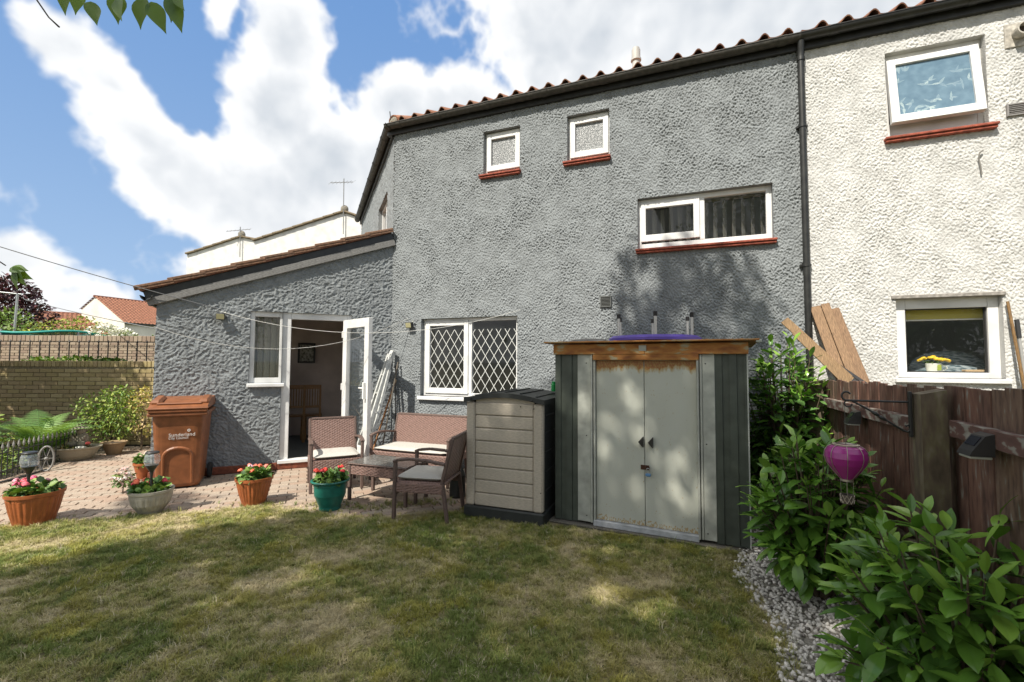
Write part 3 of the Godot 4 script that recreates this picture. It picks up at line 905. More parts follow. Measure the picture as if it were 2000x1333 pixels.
func build_ground() -> void:
	var g := MB.new(); g.quad(Vector3(-300, -0.06, 80), Vector3(300, -0.06, 80), Vector3(300, -0.06, -300), Vector3(-300, -0.06, -300))
	structure("ground", g, mat("soil", lin(0.23, 0.205, 0.12), 1.0, tone("mottle", 256, noise(0.03, 5), 0.62, 1.0), 0.7))  # pale dry-grass tone, chosen so unseen ground bounces light onto shed and box
	# sand bed under the patio
	g = MB.new(); g.quad(Vector3(-9, -0.017, -3.2), Vector3(4.5, -0.017, -3.2), Vector3(4.5, -0.017, -9.2), Vector3(-9, -0.017, -9.2))
	structure("patio_bed", g, mat("joint_sand", lin(0.13, 0.11, 0.08), 1.0, tx["mottle"], 2.0))
	# block paving
	var patio := structure("patio", MB.new().box(Vector3(-2.5, -0.035, -6.0), Vector3(0.2, 0.02, 0.2)), mt["joint_sand"])
	var mats := []
	var cols := [[0.52, 0.41, 0.315], [0.47, 0.35, 0.265], [0.55, 0.45, 0.35], [0.46, 0.37, 0.295], [0.52, 0.38, 0.285], [0.49, 0.40, 0.32]]
	var pit := tone("pit", 256, noise(0.11, 4, FastNoiseLite.TYPE_SIMPLEX_SMOOTH, 12), 0.66, 1.0)
	for i in cols.size(): mats.append(mat("paver_%d" % i, lin(cols[i][0], cols[i][1], cols[i][2]), 0.92, pit, 2.2 + i * 0.25))
	var pm := MB.new().box(Vector3(0, -0.02, 0), Vector3(0.191, 0.04, 0.0915), Basis(), 0.004).mesh()
	var spots := []
	for r in range(-45, 30):
		for c in range(-40, 16):
			var lx := c * 0.2 + (0.1 if r % 2 else 0.0) - 0.05
			var lz := 0.08 + r * 0.1
			var p := epos(lx, 0, lz)
			if p.z > edge_z(p.x) + 0.02 or p.z < -8.12: continue
			if lx > -3.02 and lz < 0.05: continue
			var m := main_xz(p)
			if m.x > 0.0 and m.y < 0.05: continue
			if m.x > 3.0 or p.x < -6.45 + (p.z + 5.8) * 0.18: continue
			spots.append(p)
	spots.sort_custom(func(a, b): return a.length_squared() < b.length_squared())
	var rest := [[], [], []]
	for i in spots.size():
		var bs := Basis(Vector3.UP, deg_to_rad(ROT_EXT + rng.randf_range(-0.7, 0.7))) * Basis(Vector3(rng.randf() - 0.5, 0, rng.randf() - 0.5).normalized(), rng.randf_range(0, 0.012))
		var xf := Transform3D(bs, spots[i] + Vector3(0, rng.randf_range(-0.003, 0.003), 0))
		if i < 300: part("paver", pm, mats[rng.randi() % 6], patio, xf)
		else: rest[rng.randi() % 3].append(xf)
	for k in 3: copies("far_paving", pm, mats[k * 2], rest[k], [], patio)
	# lawn
	g = MB.new()
	var nx := 60
	for i in nx:
		var x0 := lerpf(-9.0, 4.6, float(i) / nx); var x1 := lerpf(-9.0, 4.6, float(i + 1) / nx)
		var n := 8
		for j in n:
			var a0 := lerpf(edge_z(x0), 3.0, float(j) / n); var a1 := lerpf(edge_z(x1), 3.0, float(j) / n)
			var b0 := lerpf(edge_z(x0), 3.0, float(j + 1) / n); var b1 := lerpf(edge_z(x1), 3.0, float(j + 1) / n)
			g.quad(Vector3(x0, 0.0, b0), Vector3(x1, 0.0, b1), Vector3(x1, 0.0, a1), Vector3(x0, 0.0, a0))
	var turf := ramp_tex("turf", 512, noise(0.02, 5, FastNoiseLite.TYPE_SIMPLEX_SMOOTH, 41), [[0.0, lin(0.06, 0.075, 0.025)], [0.4, lin(0.11, 0.11, 0.05)], [0.6, lin(0.20, 0.17, 0.085)], [1.0, lin(0.30, 0.24, 0.14)]])
	structure("lawn", g, mat("turf_soil", Color.WHITE, 1.0, turf, 0.6))
	build_grass()
	build_gravel()

func blade_tuft(sd: int, blades: int, hgt: float, spread: float, lean: float) -> ArrayMesh:
	var r := RandomNumberGenerator.new(); r.seed = sd
	var b := MB.new()
	for k in blades:
		var a := r.randf() * TAU
		var o := Vector3(r.randf() - 0.5, 0, r.randf() - 0.5) * spread
		var d := Vector3(cos(a), 0, sin(a)) * r.randf_range(0.3, 1.0) * lean
		var s := Vector3(-sin(a), 0, cos(a)) * r.randf_range(0.0011, 0.0019)
		var h := hgt * r.randf_range(0.55, 1.1)
		var mid := o + d * 0.4 * h + Vector3.UP * h * 0.62
		var tip := o + d * 1.15 * h + Vector3.UP * h * r.randf_range(0.7, 1.0)
		b.quad(o - s, o + s, mid + s * 0.9, mid - s * 0.9)
		b.tri(mid - s * 0.9, mid + s * 0.9, tip)
	return b.mesh()

func build_grass() -> void:
	var gm := leaf_mat("grass_blade", Color.WHITE, Color(0.35, 0.38, 0.2), 0.7)
	var fdry := noise(1.1, 3, FastNoiseLite.TYPE_SIMPLEX_SMOOTH, 15)
	var fmoss := noise(1.9, 2, FastNoiseLite.TYPE_SIMPLEX_SMOOTH, 77)
	var fclump := noise(6.0, 2, FastNoiseLite.TYPE_SIMPLEX_SMOOTH, 23)
	var holder := Node3D.new(); holder.name = "grass"; add_child(holder)
	holder.set_meta("kind", "stuff"); holder.set_meta("label", "patchy short grass, straw-dry and green, covering the lawn"); holder.set_meta("category", "grass")
	var kinds := [blade_tuft(1, 9, 0.042, 0.03, 1.1), blade_tuft(2, 9, 0.032, 0.035, 1.7), blade_tuft(3, 8, 0.058, 0.022, 0.8), blade_tuft(4, 10, 0.024, 0.04, 2.4)]
	var xfs := [[], [], [], []]; var cs := [[], [], [], []]
	var total := 0
	while total < 125000:
		var x := rng.randf_range(-6.2, 3.3)
		var z := rng.randf_range(-4.95, -1.3)
		if z > -2.2 and rng.randf() < 0.4: continue
		var e := edge_z(x)
		var m := main_xz(Vector3(x, 0, z))
		if m.x > gravel_edge(m.y) + rng.randf_range(-0.06, 0.05): continue
		if z < e - 0.10 or (z < e and rng.randf() < 0.6 + (e - z) * 4.0): continue
		if m.x > 2.2 and m.y < 1.84 - (0.06 if m.x > 3.05 else 0.0): continue
		total += 1
		var dry := fdry.get_noise_2d(x, z) + 0.35 * fclump.get_noise_2d(x, z) + 0.10 + smooth(-4.0, -4.7, z) * 0.25 * smooth(-1.5, -3.5, x)
		var t := clampf(0.34 + dry * 0.9 + rng.randf_range(-0.28, 0.28), 0, 1)
		var c := Color(0.155, 0.205, 0.04).lerp(Color(0.33, 0.315, 0.09), smooth(0.0, 0.45, t)).lerp(Color(0.56, 0.47, 0.275), smooth(0.4, 0.85, t))
		if fmoss.get_noise_2d(x, z) > 0.33: c = c.lerp(Color(0.32, 0.29, 0.045), 0.6)
		if rng.randf() < 0.05: c = Color(0.50, 0.44, 0.30)
		c *= rng.randf_range(0.75, 1.2)
		c.a = 1.0
		var k := rng.randi() % 4
		if t > 0.6: k = [1, 3, 3, 1][k]
		var s := rng.randf_range(0.5, 0.9) * (1.0 + 0.6 * fclump.get_noise_2d(x + 40, z))
		xfs[k].append(Transform3D(Basis(Vector3.UP, rng.randf() * TAU).scaled(Vector3(s, s, s)), Vector3(x, 0.0, z)))
		cs[k].append(c)
	for k in 4: copies("grass_tuft", kinds[k], gm, xfs[k], cs[k], holder)
	# weeds that grow in the paving joints
	var wx := []; var wc := []
	for k in 420:
		var c: Vector2 = [Vector2(-1.55, -4.75), Vector2(-1.95, -4.85), Vector2(-1.2, -4.85), Vector2(-2.7, -4.85), Vector2(-3.55, -4.5), Vector2(-4.4, -4.3), Vector2(-0.9, -4.95)][k % 7]
		var p := Vector3(c.x + rng.randfn(0, 0.14), 0.0, c.y + rng.randfn(0, 0.06))
		wx.append(Transform3D(Basis(Vector3.UP, rng.randf() * TAU).scaled(Vector3.ONE * rng.randf_range(0.5, 1.3)), p))
		wc.append(Color(0.14, 0.19, 0.04).lerp(Color(0.36, 0.32, 0.12), rng.randf()))
	copies("joint_grass", kinds[0], gm, wx, wc, holder)

func build_gravel() -> void:
	var g := MB.new()
	for i in 40:
		var z0 := 0.1 + i * 0.17; var z1 := z0 + 0.17
		g.quad(mpos(gravel_edge(z0) - 0.05, 0.005, z0), mpos(gravel_edge(z1) - 0.05, 0.005, z1), mpos(5.62, 0.005, z1), mpos(5.62, 0.005, z0))
	var bed := structure("gravel_bed", g, mat("gravel_dust", lin(0.45, 0.42, 0.36), 1.0, tx["mottle"], 4.0))
	var pebs := []
	for k in 3:
		var b := MB.new()
		var r := RandomNumberGenerator.new(); r.seed = 50 + k
		var n := 6
		b.ball(Vector3.ZERO, Vector3(1.0, 0.62 + 0.1 * k, 0.8 - 0.08 * k), Basis(), 7, 4)
		for i in b.v.size():
			var d := b.v[i].normalized()
			var q := 1.0 + 0.28 * sin(d.x * 3.1 + k * 2.0) * cos(d.z * 2.7 + k) + 0.15 * sin(d.y * 5.0 + k)
			b.v[i] = b.v[i] * q
		pebs.append(b.mesh())
	var pm := mat("pebble", Color.WHITE, 0.75, tx["soft"], 14.0)
	pm.vertex_color_use_as_albedo = true
	var xf := [[], [], []]; var cs := [[], [], []]
	for i in 9000:
		var z := rng.randf_range(1.2, 5.6)
		var x := lerpf(gravel_edge(z) - 0.05, 5.55, rng.randf())
		if rng.randf() < 0.05: x -= absf(rng.randfn(0, 0.09))
		var s := rng.randf_range(0.007, 0.0165)
		var k := rng.randi() % 3
		var b := Basis.from_euler(Vector3(rng.randf_range(-0.6, 0.6), rng.randf() * TAU, rng.randf_range(-0.6, 0.6))).scaled(Vector3.ONE * s)
		xf[k].append(Transform3D(b, mpos(x, s * 0.5 + rng.randf() * 0.012, z)))
		var v := rng.randf_range(0.66, 0.95)
		var c := Color(v, v * 0.95, v * 0.87)
		if rng.randf() < 0.07: c = Color(0.26, 0.235, 0.21) * rng.randf_range(0.7, 1.3)
		c.a = 1
		cs[k].append(c)
	for k in 3: copies("gravel", pebs[k], pm, xf[k], cs[k], bed)

# ---------------------------------------------------------------- plants
func leaf_mesh(wd: float, fold: float, curl: float, seg := 6, wave := 0.0, taper := 0.0) -> ArrayMesh:   # unit length along +z, upper side +y
	return leaf_shape(wd, fold, curl, seg, wave, taper, 0.85, [-1.0, 0.0, 1.0], 1.0)

# across: where the columns lie; rib: how much paler the midrib is than the blade
func leaf_shape(wd: float, fold: float, curl: float, seg: int, wave: float, taper: float, shape: float, across: Array, rib: float) -> ArrayMesh:
	var b := MB.new()
	var cols := PackedColorArray()
	var n := across.size()
	for i in seg + 1:
		var t := float(i) / seg
		var w := wd * pow(sin(PI * pow(t, shape)), 0.75) if i > 0 and i < seg else 0.006
		if taper > 0.0 and t > 0.4: w *= pow(1.0 - (t - 0.4) / 0.6, taper)
		for k in n:
			var u: float = across[k]
			var y := -curl * t * t + fold * w * absf(u) + wave * sin(t * 9.0 + u) * absf(u)
			b.v.append(Vector3(w * u, y, t))
			b.uv.append(Vector2(u * 0.5 + 0.5, t))
			var a := Vector3(0, -2.0 * curl * t, 1).normalized()
			b.n.append((a.cross(Vector3.RIGHT) + Vector3(-fold * signf(u) * minf(1.0, absf(u) * 4.0), 0, 0)).normalized())
			var c := rib if absf(u) < 0.08 else 1.0
			cols.append(Color(c, c, c * 0.9))
	for i in seg:
		for k in n - 1:
			var q := i * n + k
			b.ix.append_array([q, q + 1, q + n, q + 1, q + n + 1, q + n])
	var arr := []
	arr.resize(Mesh.ARRAY_MAX)
	arr[Mesh.ARRAY_VERTEX] = b.v
	arr[Mesh.ARRAY_NORMAL] = b.n
	arr[Mesh.ARRAY_TEX_UV] = b.uv
	arr[Mesh.ARRAY_INDEX] = b.ix
	if rib > 1.0: arr[Mesh.ARRAY_COLOR] = cols
	var am := ArrayMesh.new()
	am.add_surface_from_arrays(Mesh.PRIMITIVE_TRIANGLES, arr)
	return am

func leaf_basis(dir: Vector3, roll: float) -> Basis:
	var z := dir.normalized()
	var x := Vector3.UP.cross(z)
	if x.length() < 0.05: x = Vector3.RIGHT
	x = x.normalized()
	var y := z.cross(x)
	return Basis(z, roll) * Basis(x, y, z)

# broad-leaved evergreen: shoots from the base, leaves in spirals near their tips
func laurel(called: String, label: String, at: Vector3, size: Vector3, shoots: int, per: int, leaf: float, sd: int, dark := false, y0 := 0.0) -> void:
	var r := RandomNumberGenerator.new(); r.seed = sd
	var o := thing(called, label, "shrub", at)
	var bark := mat("laurel_bark", lin(0.10, 0.075, 0.045), 0.9)
	var lms := [leaf_shape(0.20, 0.28, 0.12, 6, 0.008, 0.0, 1.12, [-1.0, -0.15, -0.05, 0.05, 0.15, 1.0], 1.55), leaf_shape(0.225, 0.2, 0.22, 6, 0.014, 0.0, 1.2, [-1.0, -0.15, -0.05, 0.05, 0.15, 1.0], 1.5), leaf_shape(0.185, 0.36, 0.05, 6, 0.01, 0.0, 1.05, [-1.0, -0.15, -0.05, 0.05, 0.15, 1.0], 1.6), leaf_shape(0.21, 0.15, 0.32, 6, 0.02, 0.0, 1.15, [-1.0, -0.15, -0.05, 0.05, 0.15, 1.0], 1.5)]
	var cols := [[0.105, 0.225, 0.036], [0.13, 0.265, 0.042], [0.08, 0.18, 0.036], [0.19, 0.33, 0.055], [0.115, 0.23, 0.07]]
	var ms := []
	for i in cols.size():
		var m := leaf_mat("laurel_leaf_%d" % i, lin(cols[i][0], cols[i][1], cols[i][2]), Color(0.30, 0.42, 0.12), 0.24)
		m.metallic_specular = 0.5
		ms.append(m)
	var all := []
	var stems := MB.new()
	for s in shoots:
		var a := TAU * s / shoots + r.randf_range(-0.4, 0.4)
		var el := pow(r.randf(), 0.8)
		var q := r.randf_range(0.6, 1.0)
		var tip := Vector3(cos(a) * size.x * sqrt(1.0 - el * el * 0.9), 0, sin(a) * size.z * sqrt(1.0 - el * el * 0.9)) * q
		tip.y = y0 + size.y * lerpf(0.22, 1.0, el) * r.randf_range(0.9, 1.05)
		var st := Vector3(tip.x * 0.12, y0, tip.z * 0.12)
		var mid := st.lerp(tip, 0.5) + Vector3(0, size.y * 0.10 * (1.0 - el), 0)
		var pts := [st, st.lerp(mid, 0.6) , mid, mid.lerp(tip, 0.6) + Vector3(0, 0.01, 0), tip]
		stems.tube(pts, [0.011, 0.009, 0.007, 0.005, 0.003], 5, false)
		for k in per:
			var t := 1.0 - pow(float(k) / per, 1.15) * 0.72
			var f := t * 4.0; var i := mini(int(f), 3)
			var p: Vector3 = pts[i].lerp(pts[i + 1], f - i)
			var axis: Vector3 = (pts[i + 1] - pts[i]).normalized()
			var ang := k * 2.4 + r.randf_range(-0.4, 0.4) + s
			var side := axis.cross(Vector3(0.3, 0.2, 0.9)).normalized().rotated(axis, ang)
			var open := lerpf(0.55, 1.5, smooth(0.0, 4.0, k)) + r.randf_range(-0.2, 0.2)
			var dir := (axis * cos(open) + side * sin(open) + Vector3(0, 0.22 - 0.62 * smooth(2, per, k), 0) + Vector3(p.x, 0, p.z).normalized() * 0.35).normalized()
			var L := leaf * r.randf_range(0.6, 1.3) * (0.65 if k < 2 else 1.0)
			var xf := Transform3D(leaf_basis(dir, r.randf_range(-0.3, 0.3)).scaled_local(Vector3(L, L, L)), p + dir * 0.015)
			var ci: int = 3 if (k < 3 and r.randf() < 0.7) else r.randi() % 3
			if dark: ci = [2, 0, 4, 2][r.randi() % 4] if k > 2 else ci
			all.append([xf, ci, (o.position + p).distance_squared_to(Vector3(0, 1.5, 0))])
	part("stem", stems, bark, o)
	all.sort_custom(func(x, y): return x[2] < y[2])
	var rest := [[], [], [], [], []]
	for i in all.size():
		if i < 300: part("leaf", lms[i % 4], ms[all[i][1]], o, all[i][0])
		else: rest[all[i][1]].append(all[i][0])
	for k in 5:
		if rest[k].size(): copies("inner_foliage", lms[k % 4], ms[k], rest[k], [], o)

# foliage made of many small leaves inside blobs: [centre, radii, count]
func small_foliage(o: Node3D, blobs: Array, leaf: float, wd: float, m: Material, pal: Array, sd: int, called := "foliage", shell_bias := 0.45, droop := 0.2) -> void:
	var r := RandomNumberGenerator.new(); r.seed = sd
	var lm := leaf_mesh(wd, 0.3, 0.15, 3)
	var xf := []; var cs := []
	for b in blobs:
		for k in b[2]:
			var d := Vector3(r.randfn(), r.randfn(), r.randfn()).normalized()
			var q := pow(r.randf(), shell_bias)
			var p: Vector3 = b[0] + d * q * b[1]
			var dir := (d + Vector3(r.randfn(), r.randfn() - droop, r.randfn()) * 0.7).normalized()
			var L := leaf * r.randf_range(0.65, 1.25)
			xf.append(Transform3D(leaf_basis(dir, r.randf_range(-0.9, 0.9)).scaled_local(Vector3(L, L, L)), p))
			var c: Color = pal[r.randi() % pal.size()] * r.randf_range(0.75, 1.2)
			c.a = 1
			cs.append(c)
	copies(called, lm, m, xf, cs, o)

func branchy(o: Node3D, trunk: Array, r0: float, blobs: Array, m: Material) -> void:
	var b := MB.new()
	var rad := []
	for i in trunk.size(): rad.append(lerpf(r0, r0 * 0.55, float(i) / (trunk.size() - 1)))
	b.tube(trunk, rad, 10)
	part("trunk", b, m, o)
	for bl in blobs:
		var s: Vector3 = trunk[trunk.size() - 1 - (rng.randi() % 2)]
		var e: Vector3 = bl[0]
		var mid := s.lerp(e, 0.5) + Vector3(rng.randfn(0, 0.1), 0.15 * s.distance_to(e) * 0.4, rng.randfn(0, 0.1))
		var lb := MB.new()
		var k := r0 * 0.32
		lb.tube([s, s.lerp(mid, 0.5) + Vector3(0, 0.03, 0), mid, mid.lerp(e, 0.6), e], [k, k * 0.8, k * 0.6, k * 0.4, k * 0.15], 6)
		part("limb", lb, m, o)

func fern(label: String, at: Vector3, n: int, ln: float, sd: int) -> void:
	var r := RandomNumberGenerator.new(); r.seed = sd
	var o := thing("fern", label, "fern", at)
	var ms := []
	for i in 3:
		var m := leaf_mat("fern_frond_%d" % i, [lin(0.12, 0.23, 0.045), lin(0.165, 0.28, 0.07), lin(0.085, 0.18, 0.035)][i], Color(0.45, 0.55, 0.2), 0.6)
		m.vertex_color_use_as_albedo = false
		ms.append(m)
	for k in n:
		var a := TAU * k / n + r.randf_range(-0.25, 0.25)
		var L := ln * r.randf_range(0.75, 1.1)
		var up := r.randf_range(0.85, 1.45)
		var out := Vector3(cos(a), 0, sin(a))
		var side := Vector3(-sin(a), 0, cos(a))
		var pts := []
		for i in 13:
			var t := i / 12.0
			pts.append(out * L * (0.15 * t + 0.75 * t * t * 0.9) * (1.3 - up * 0.35) + Vector3.UP * L * up * (t - 0.52 * t * t))
		var b := MB.new()
		b.tube(pts, 0.004, 4, false)
		for i in range(2, 25):
			var t := i / 25.0
			var f := t * 12.0; var j := mini(int(f), 11)
			var p: Vector3 = pts[j].lerp(pts[j + 1], f - j)
			var ax: Vector3 = (pts[j + 1] - pts[j]).normalized()
			var w := L * 0.23 * pow(sin(PI * clampf(0.12 + t * 0.9, 0, 1)), 0.8) * (1.0 - 0.3 * t)
			for s in [-1.0, 1.0]:
				var d: Vector3 = (side * float(s) * 0.95 + ax * 0.35 - Vector3.UP * 0.12).normalized()
				var h := L / 25.0 * 0.30
				var m0: Vector3 = p + d * w * 0.5
				b.quad(p - ax * h, m0 - ax * h * 0.9, m0 + ax * h * 0.9, p + ax * h)
				b.tri(m0 - ax * h * 0.9, p + d * w, m0 + ax * h * 0.9)
		part("frond", b, ms[k % 3], o)

# outline, on the ground, of the shade that the two garden trees throw (sun shadows of their crowns)
const SHADE := [[-3.7, -2.9], [-3.05, -3.85], [-2.15, -4.5], [-1.2, -5.15], [0.0, -5.9], [0.9, -6.8], [2.1, -6.7], [2.75, -7.6], [3.75, -7.45], [4.15, -6.7], [3.7, -6.25], [3.2, -5.7], [3.15, -5.0], [3.15, -4.0], [3.2, -2.6], [3.2, -1.3], [1.0, -0.8], [-2.5, -0.9], [-4.4, -1.7]]

# gaps in the crowns through which the sun reaches lawn and shed: place on the ground and radius
const GAPS := [[-1.56, -3.56, 0.1], [0.62, -3.04, 0.2], [0.72, -2.89, 0.12], [0.92, -2.83, 0.13], [0.75, -3.73, 0.12], [1.04, -3.74, 0.08], [-0.29, -3, 0.07], [0.33, -2.77, 0.1], [0.6, -2.26, 0.12], [-1.09, -3.24, 0.08], [-2.88, -3.74, 0.12], [-0.34, -4.23, 0.09], [-0.8, -4.04, 0.12], [-1.71, -2.58, 0.09], [1.5, -2.44, 0.08], [-2.21, -3.47, 0.1], [0.05, -4.11, 0.07], [1.72, -4.95, 0.1], [1.66, -4.8, 0.11], [1.63, -4.7, 0.08], [1.24, -4.67, 0.1], [1.28, -4.52, 0.09], [1.32, -4.35, 0.09], [1.72, -4.4, 0.13], [1.67, -4.23, 0.14], [1.54, -4.58, 0.08], [1.53, -4.08, 0.08], [1.23, -5, 0.07], [1.86, -4.1, 0.08], [0.16, -5.27, 0.06]]

func in_gap(p: Vector3) -> bool:
	var g := Vector2(p.x - SUN.x * p.y, p.z - SUN.z * p.y)
	for h in GAPS:
		if g.distance_to(Vector2(h[0], h[1])) < h[2] * 0.7 + 0.015: return true
	return false

func in_view(p: Vector3, margin := 1.04) -> bool:
	var d := p - Vector3(0, 1.5, 0)
	var z := -d.z * 0.99885 + d.y * 0.04786
	if z < 0.02: return d.length() < 0.9
	var y := (d.y * 0.99885 + d.z * 0.04786) / z
	return absf(d.x / z) < 1.125 * margin and absf(y) < 0.75 * margin

func garden_trees() -> void:
	var bark := mat("tree_bark", lin(0.10, 0.082, 0.06), 0.95, tx["mottle"], Vector3(6, 1.5, 6))
	var lm := leaf_mat("tree_leaf", Color.WHITE, Color(0.40, 0.5, 0.15), 0.5)
	var pal := [Color(0.055, 0.115, 0.022), Color(0.075, 0.145, 0.03), Color(0.05, 0.10, 0.03)]
	var poly := PackedVector2Array(SHADE.map(func(a): return Vector2(a[0], a[1])))
	var fn := noise(1.7, 2, FastNoiseLite.TYPE_SIMPLEX_SMOOTH, 90)
	var leafm := leaf_mesh(0.22, 0.3, 0.2, 3)
	var xf := [[], []]; var cs := [[], []]; var tips := [[], []]
	var r := RandomNumberGenerator.new(); r.seed = 400
	var n := 0
	while n < 6200:
		var g := Vector2(r.randf_range(-4.8, 4.6), r.randf_range(-8.9, 2.6))
		var inside := Geometry2D.is_point_in_polygon(g, poly)
		var spot := g.distance_to(Vector2(-3.75, -4.8)) < 0.42 and r.randf() < 0.45
		if not (inside or spot): continue
		if fn.get_noise_2d(g.x, g.y) < -0.45 + 0.1 * r.randf() and not spot: continue
		if fn.get_noise_2d(g.x * 2.1 + 30.0, g.y * 2.1) > 0.36 and not spot: continue
		if g.y < -5.7 and (r.randf() < 0.3 or fn.get_noise_2d(g.x * 1.6 - 20.0, g.y * 1.6) > 0.12): continue
		var t := r.randf_range(8.5, 13.0)
		var c := Vector3(g.x, 0, g.y) + SUN * t
		if in_view(c, 1.12): continue
		n += 1
		var k := 0 if c.x < -5.2 + 0.5 * sin(c.z * 2.0) else 1
		if n % 150 == 0: tips[k].append(c)
		for q in 4:
			var p := c + Vector3(r.randfn(), r.randfn() * 0.6, r.randfn()) * 0.075
			if in_view(p, 1.06) or in_gap(p): continue
			var L := 0.16 * r.randf_range(0.7, 1.25)
			var dir := Vector3(r.randfn(), r.randfn() * 0.5 - 0.35, r.randfn()).normalized()
			xf[k].append(Transform3D(leaf_basis(dir, r.randf_range(-0.6, 0.6)).scaled_local(Vector3(L, L, L)), p))
			var col: Color = pal[r.randi() % 3] * r.randf_range(0.8, 1.25)
			col.a = 1
			cs[k].append(col)
	var base := [Vector3(-6.6, 0, 5.4), Vector3(-2.6, 0, 5.0)]
	for k in 2:
		var o := thing("garden_tree", ["leafy cherry tree whose branch tips hang in at top left", "leafy tree shading the lawn from behind the viewpoint"][k], "tree", base[k])
		var tr := [Vector3(0, 0, 0), Vector3(0.05, 1.2, -0.05), Vector3(-0.04, 3.2, 0.0), Vector3(0.08, 6.2, -0.1), Vector3(-0.05, 8.6, -0.2)]
		var bl := []
		for p in tips[k]: bl.append([p - base[k]])
		branchy(o, tr, 0.2, bl, bark)
		var local := []
		for x in xf[k]: local.append(Transform3D(x.basis, x.origin - base[k]))
		copies("crown", leafm, lm, local, cs[k], o)
		if k == 0: hanging_leaves(o, base[k], bark)

func hanging_leaves(o: Node3D, base: Vector3, bark: Material) -> void:
	var ms := []
	for i in 3:
		var m := leaf_mat("cherry_leaf_%d" % i, [lin(0.05, 0.11, 0.018), lin(0.065, 0.13, 0.02), lin(0.04, 0.09, 0.018)][i], Color(0.42, 0.5, 0.12), 0.5)
		m.vertex_color_use_as_albedo = false
		ms.append(m)
	# [tip, direction of growth, length] of each leaf that hangs into the view
	var lv := [
		[Vector3(-2.26, 3.24, -2.2), Vector3(0.05, -1, 0.1), 0.15], [Vector3(-2.20, 3.235, -2.2), Vector3(-0.1, -1, 0.0), 0.14], [Vector3(-2.09, 3.19, -2.2), Vector3(0.45, -1, 0.2), 0.15],
		[Vector3(-1.985, 3.19, -2.2), Vector3(0.12, -1, 0.1), 0.17], [Vector3(-1.935, 3.175, -2.15), Vector3(0.3, -1, 0.3), 0.16], [Vector3(-1.875, 3.165, -2.2), Vector3(0.0, -1, 0.1), 0.18],
		[Vector3(-1.745, 3.15, -2.2), Vector3(0.55, -1, 0.1), 0.19], [Vector3(-1.72, 3.20, -2.2), Vector3(-0.05, -1, 0.1), 0.15], [Vector3(-1.66, 3.15, -2.2), Vector3(0.35, -1, -0.1), 0.18], [Vector3(-1.62, 3.22, -2.15), Vector3(0.5, -1, 0.2), 0.13],
		[Vector3(-3.20, 2.04, -3.0), Vector3(0.9, -0.45, 0.1), 0.17], [Vector3(-3.23, 1.99, -3.0), Vector3(0.6, -0.8, 0.0), 0.16], [Vector3(-3.30, 1.965, -3.0), Vector3(0.15, -1, 0.1), 0.15], [Vector3(-3.22, 2.10, -3.0), Vector3(1.0, -0.1, 0.1), 0.14],
	]
	var lms := [leaf_mesh(0.23, 0.25, 0.1, 9, 0.006, 0.5), leaf_mesh(0.26, 0.2, 0.06, 9, 0.01, 0.6)]
	for i in lv.size():
		var d: Vector3 = lv[i][1].normalized()
		var L: float = lv[i][2]
		var z := d
		var y := (Vector3(0.05, 0.25, 1.0) - z * z.dot(Vector3(0.05, 0.25, 1.0))).normalized()
		var bs := Basis(y.cross(z), y, z).rotated(z, rng.randf_range(-0.5, 0.5))
		part("leaf", lms[i % 2], ms[i % 3], o, Transform3D(bs.scaled_local(Vector3(L, L, L)), lv[i][0] - d * L - base))
	var t := MB.new()
	t.tube([Vector3(-2.42, 3.38, -2.15) - base, Vector3(-2.33, 3.22, -2.2) - base, Vector3(-2.275, 3.17, -2.2) - base], [0.004, 0.0035, 0.005], 5)
	t.tube([Vector3(-3.9, 4.6, 2.0) - base, Vector3(-2.9, 4.1, -0.6) - base, Vector3(-2.3, 3.6, -1.9) - base, Vector3(-1.9, 3.38, -2.2) - base, Vector3(-1.55, 3.4, -2.3) - base], [0.03, 0.02, 0.012, 0.007, 0.003], 6)
	part("limb", t, bark, o)
	t = MB.new(); t.tube([Vector3(-4.2, 3.6, -0.5) - base, Vector3(-3.8, 2.7, -2.4) - base, Vector3(-3.37, 2.13, -3.0) - base], [0.02, 0.01, 0.004], 6)
	part("limb", t, bark, o)

func bush(called: String, label: String, cat: String, at: Vector3, blobs: Array, leaf: float, wd: float, pal: Array, sd: int, stem := 0.012) -> Node3D:
	var o := thing(called, label, cat, at)
	var m := leaf_mat("bush_leaf", Color.WHITE, Color(0.45, 0.5, 0.18), 0.55)
	small_foliage(o, blobs, leaf, wd, m, pal, sd, "crown", 0.4)
	var b := MB.new()
	for bl in blobs:
		var c: Vector3 = bl[0]
		b.tube([Vector3(c.x * 0.1, -0.02, c.z * 0.1), Vector3(c.x * 0.5, c.y * 0.5, c.z * 0.5), c], [stem, stem * 0.8, stem * 0.4], 5)
	part("stem", b, mat("laurel_bark", Color.WHITE), o)
	return o

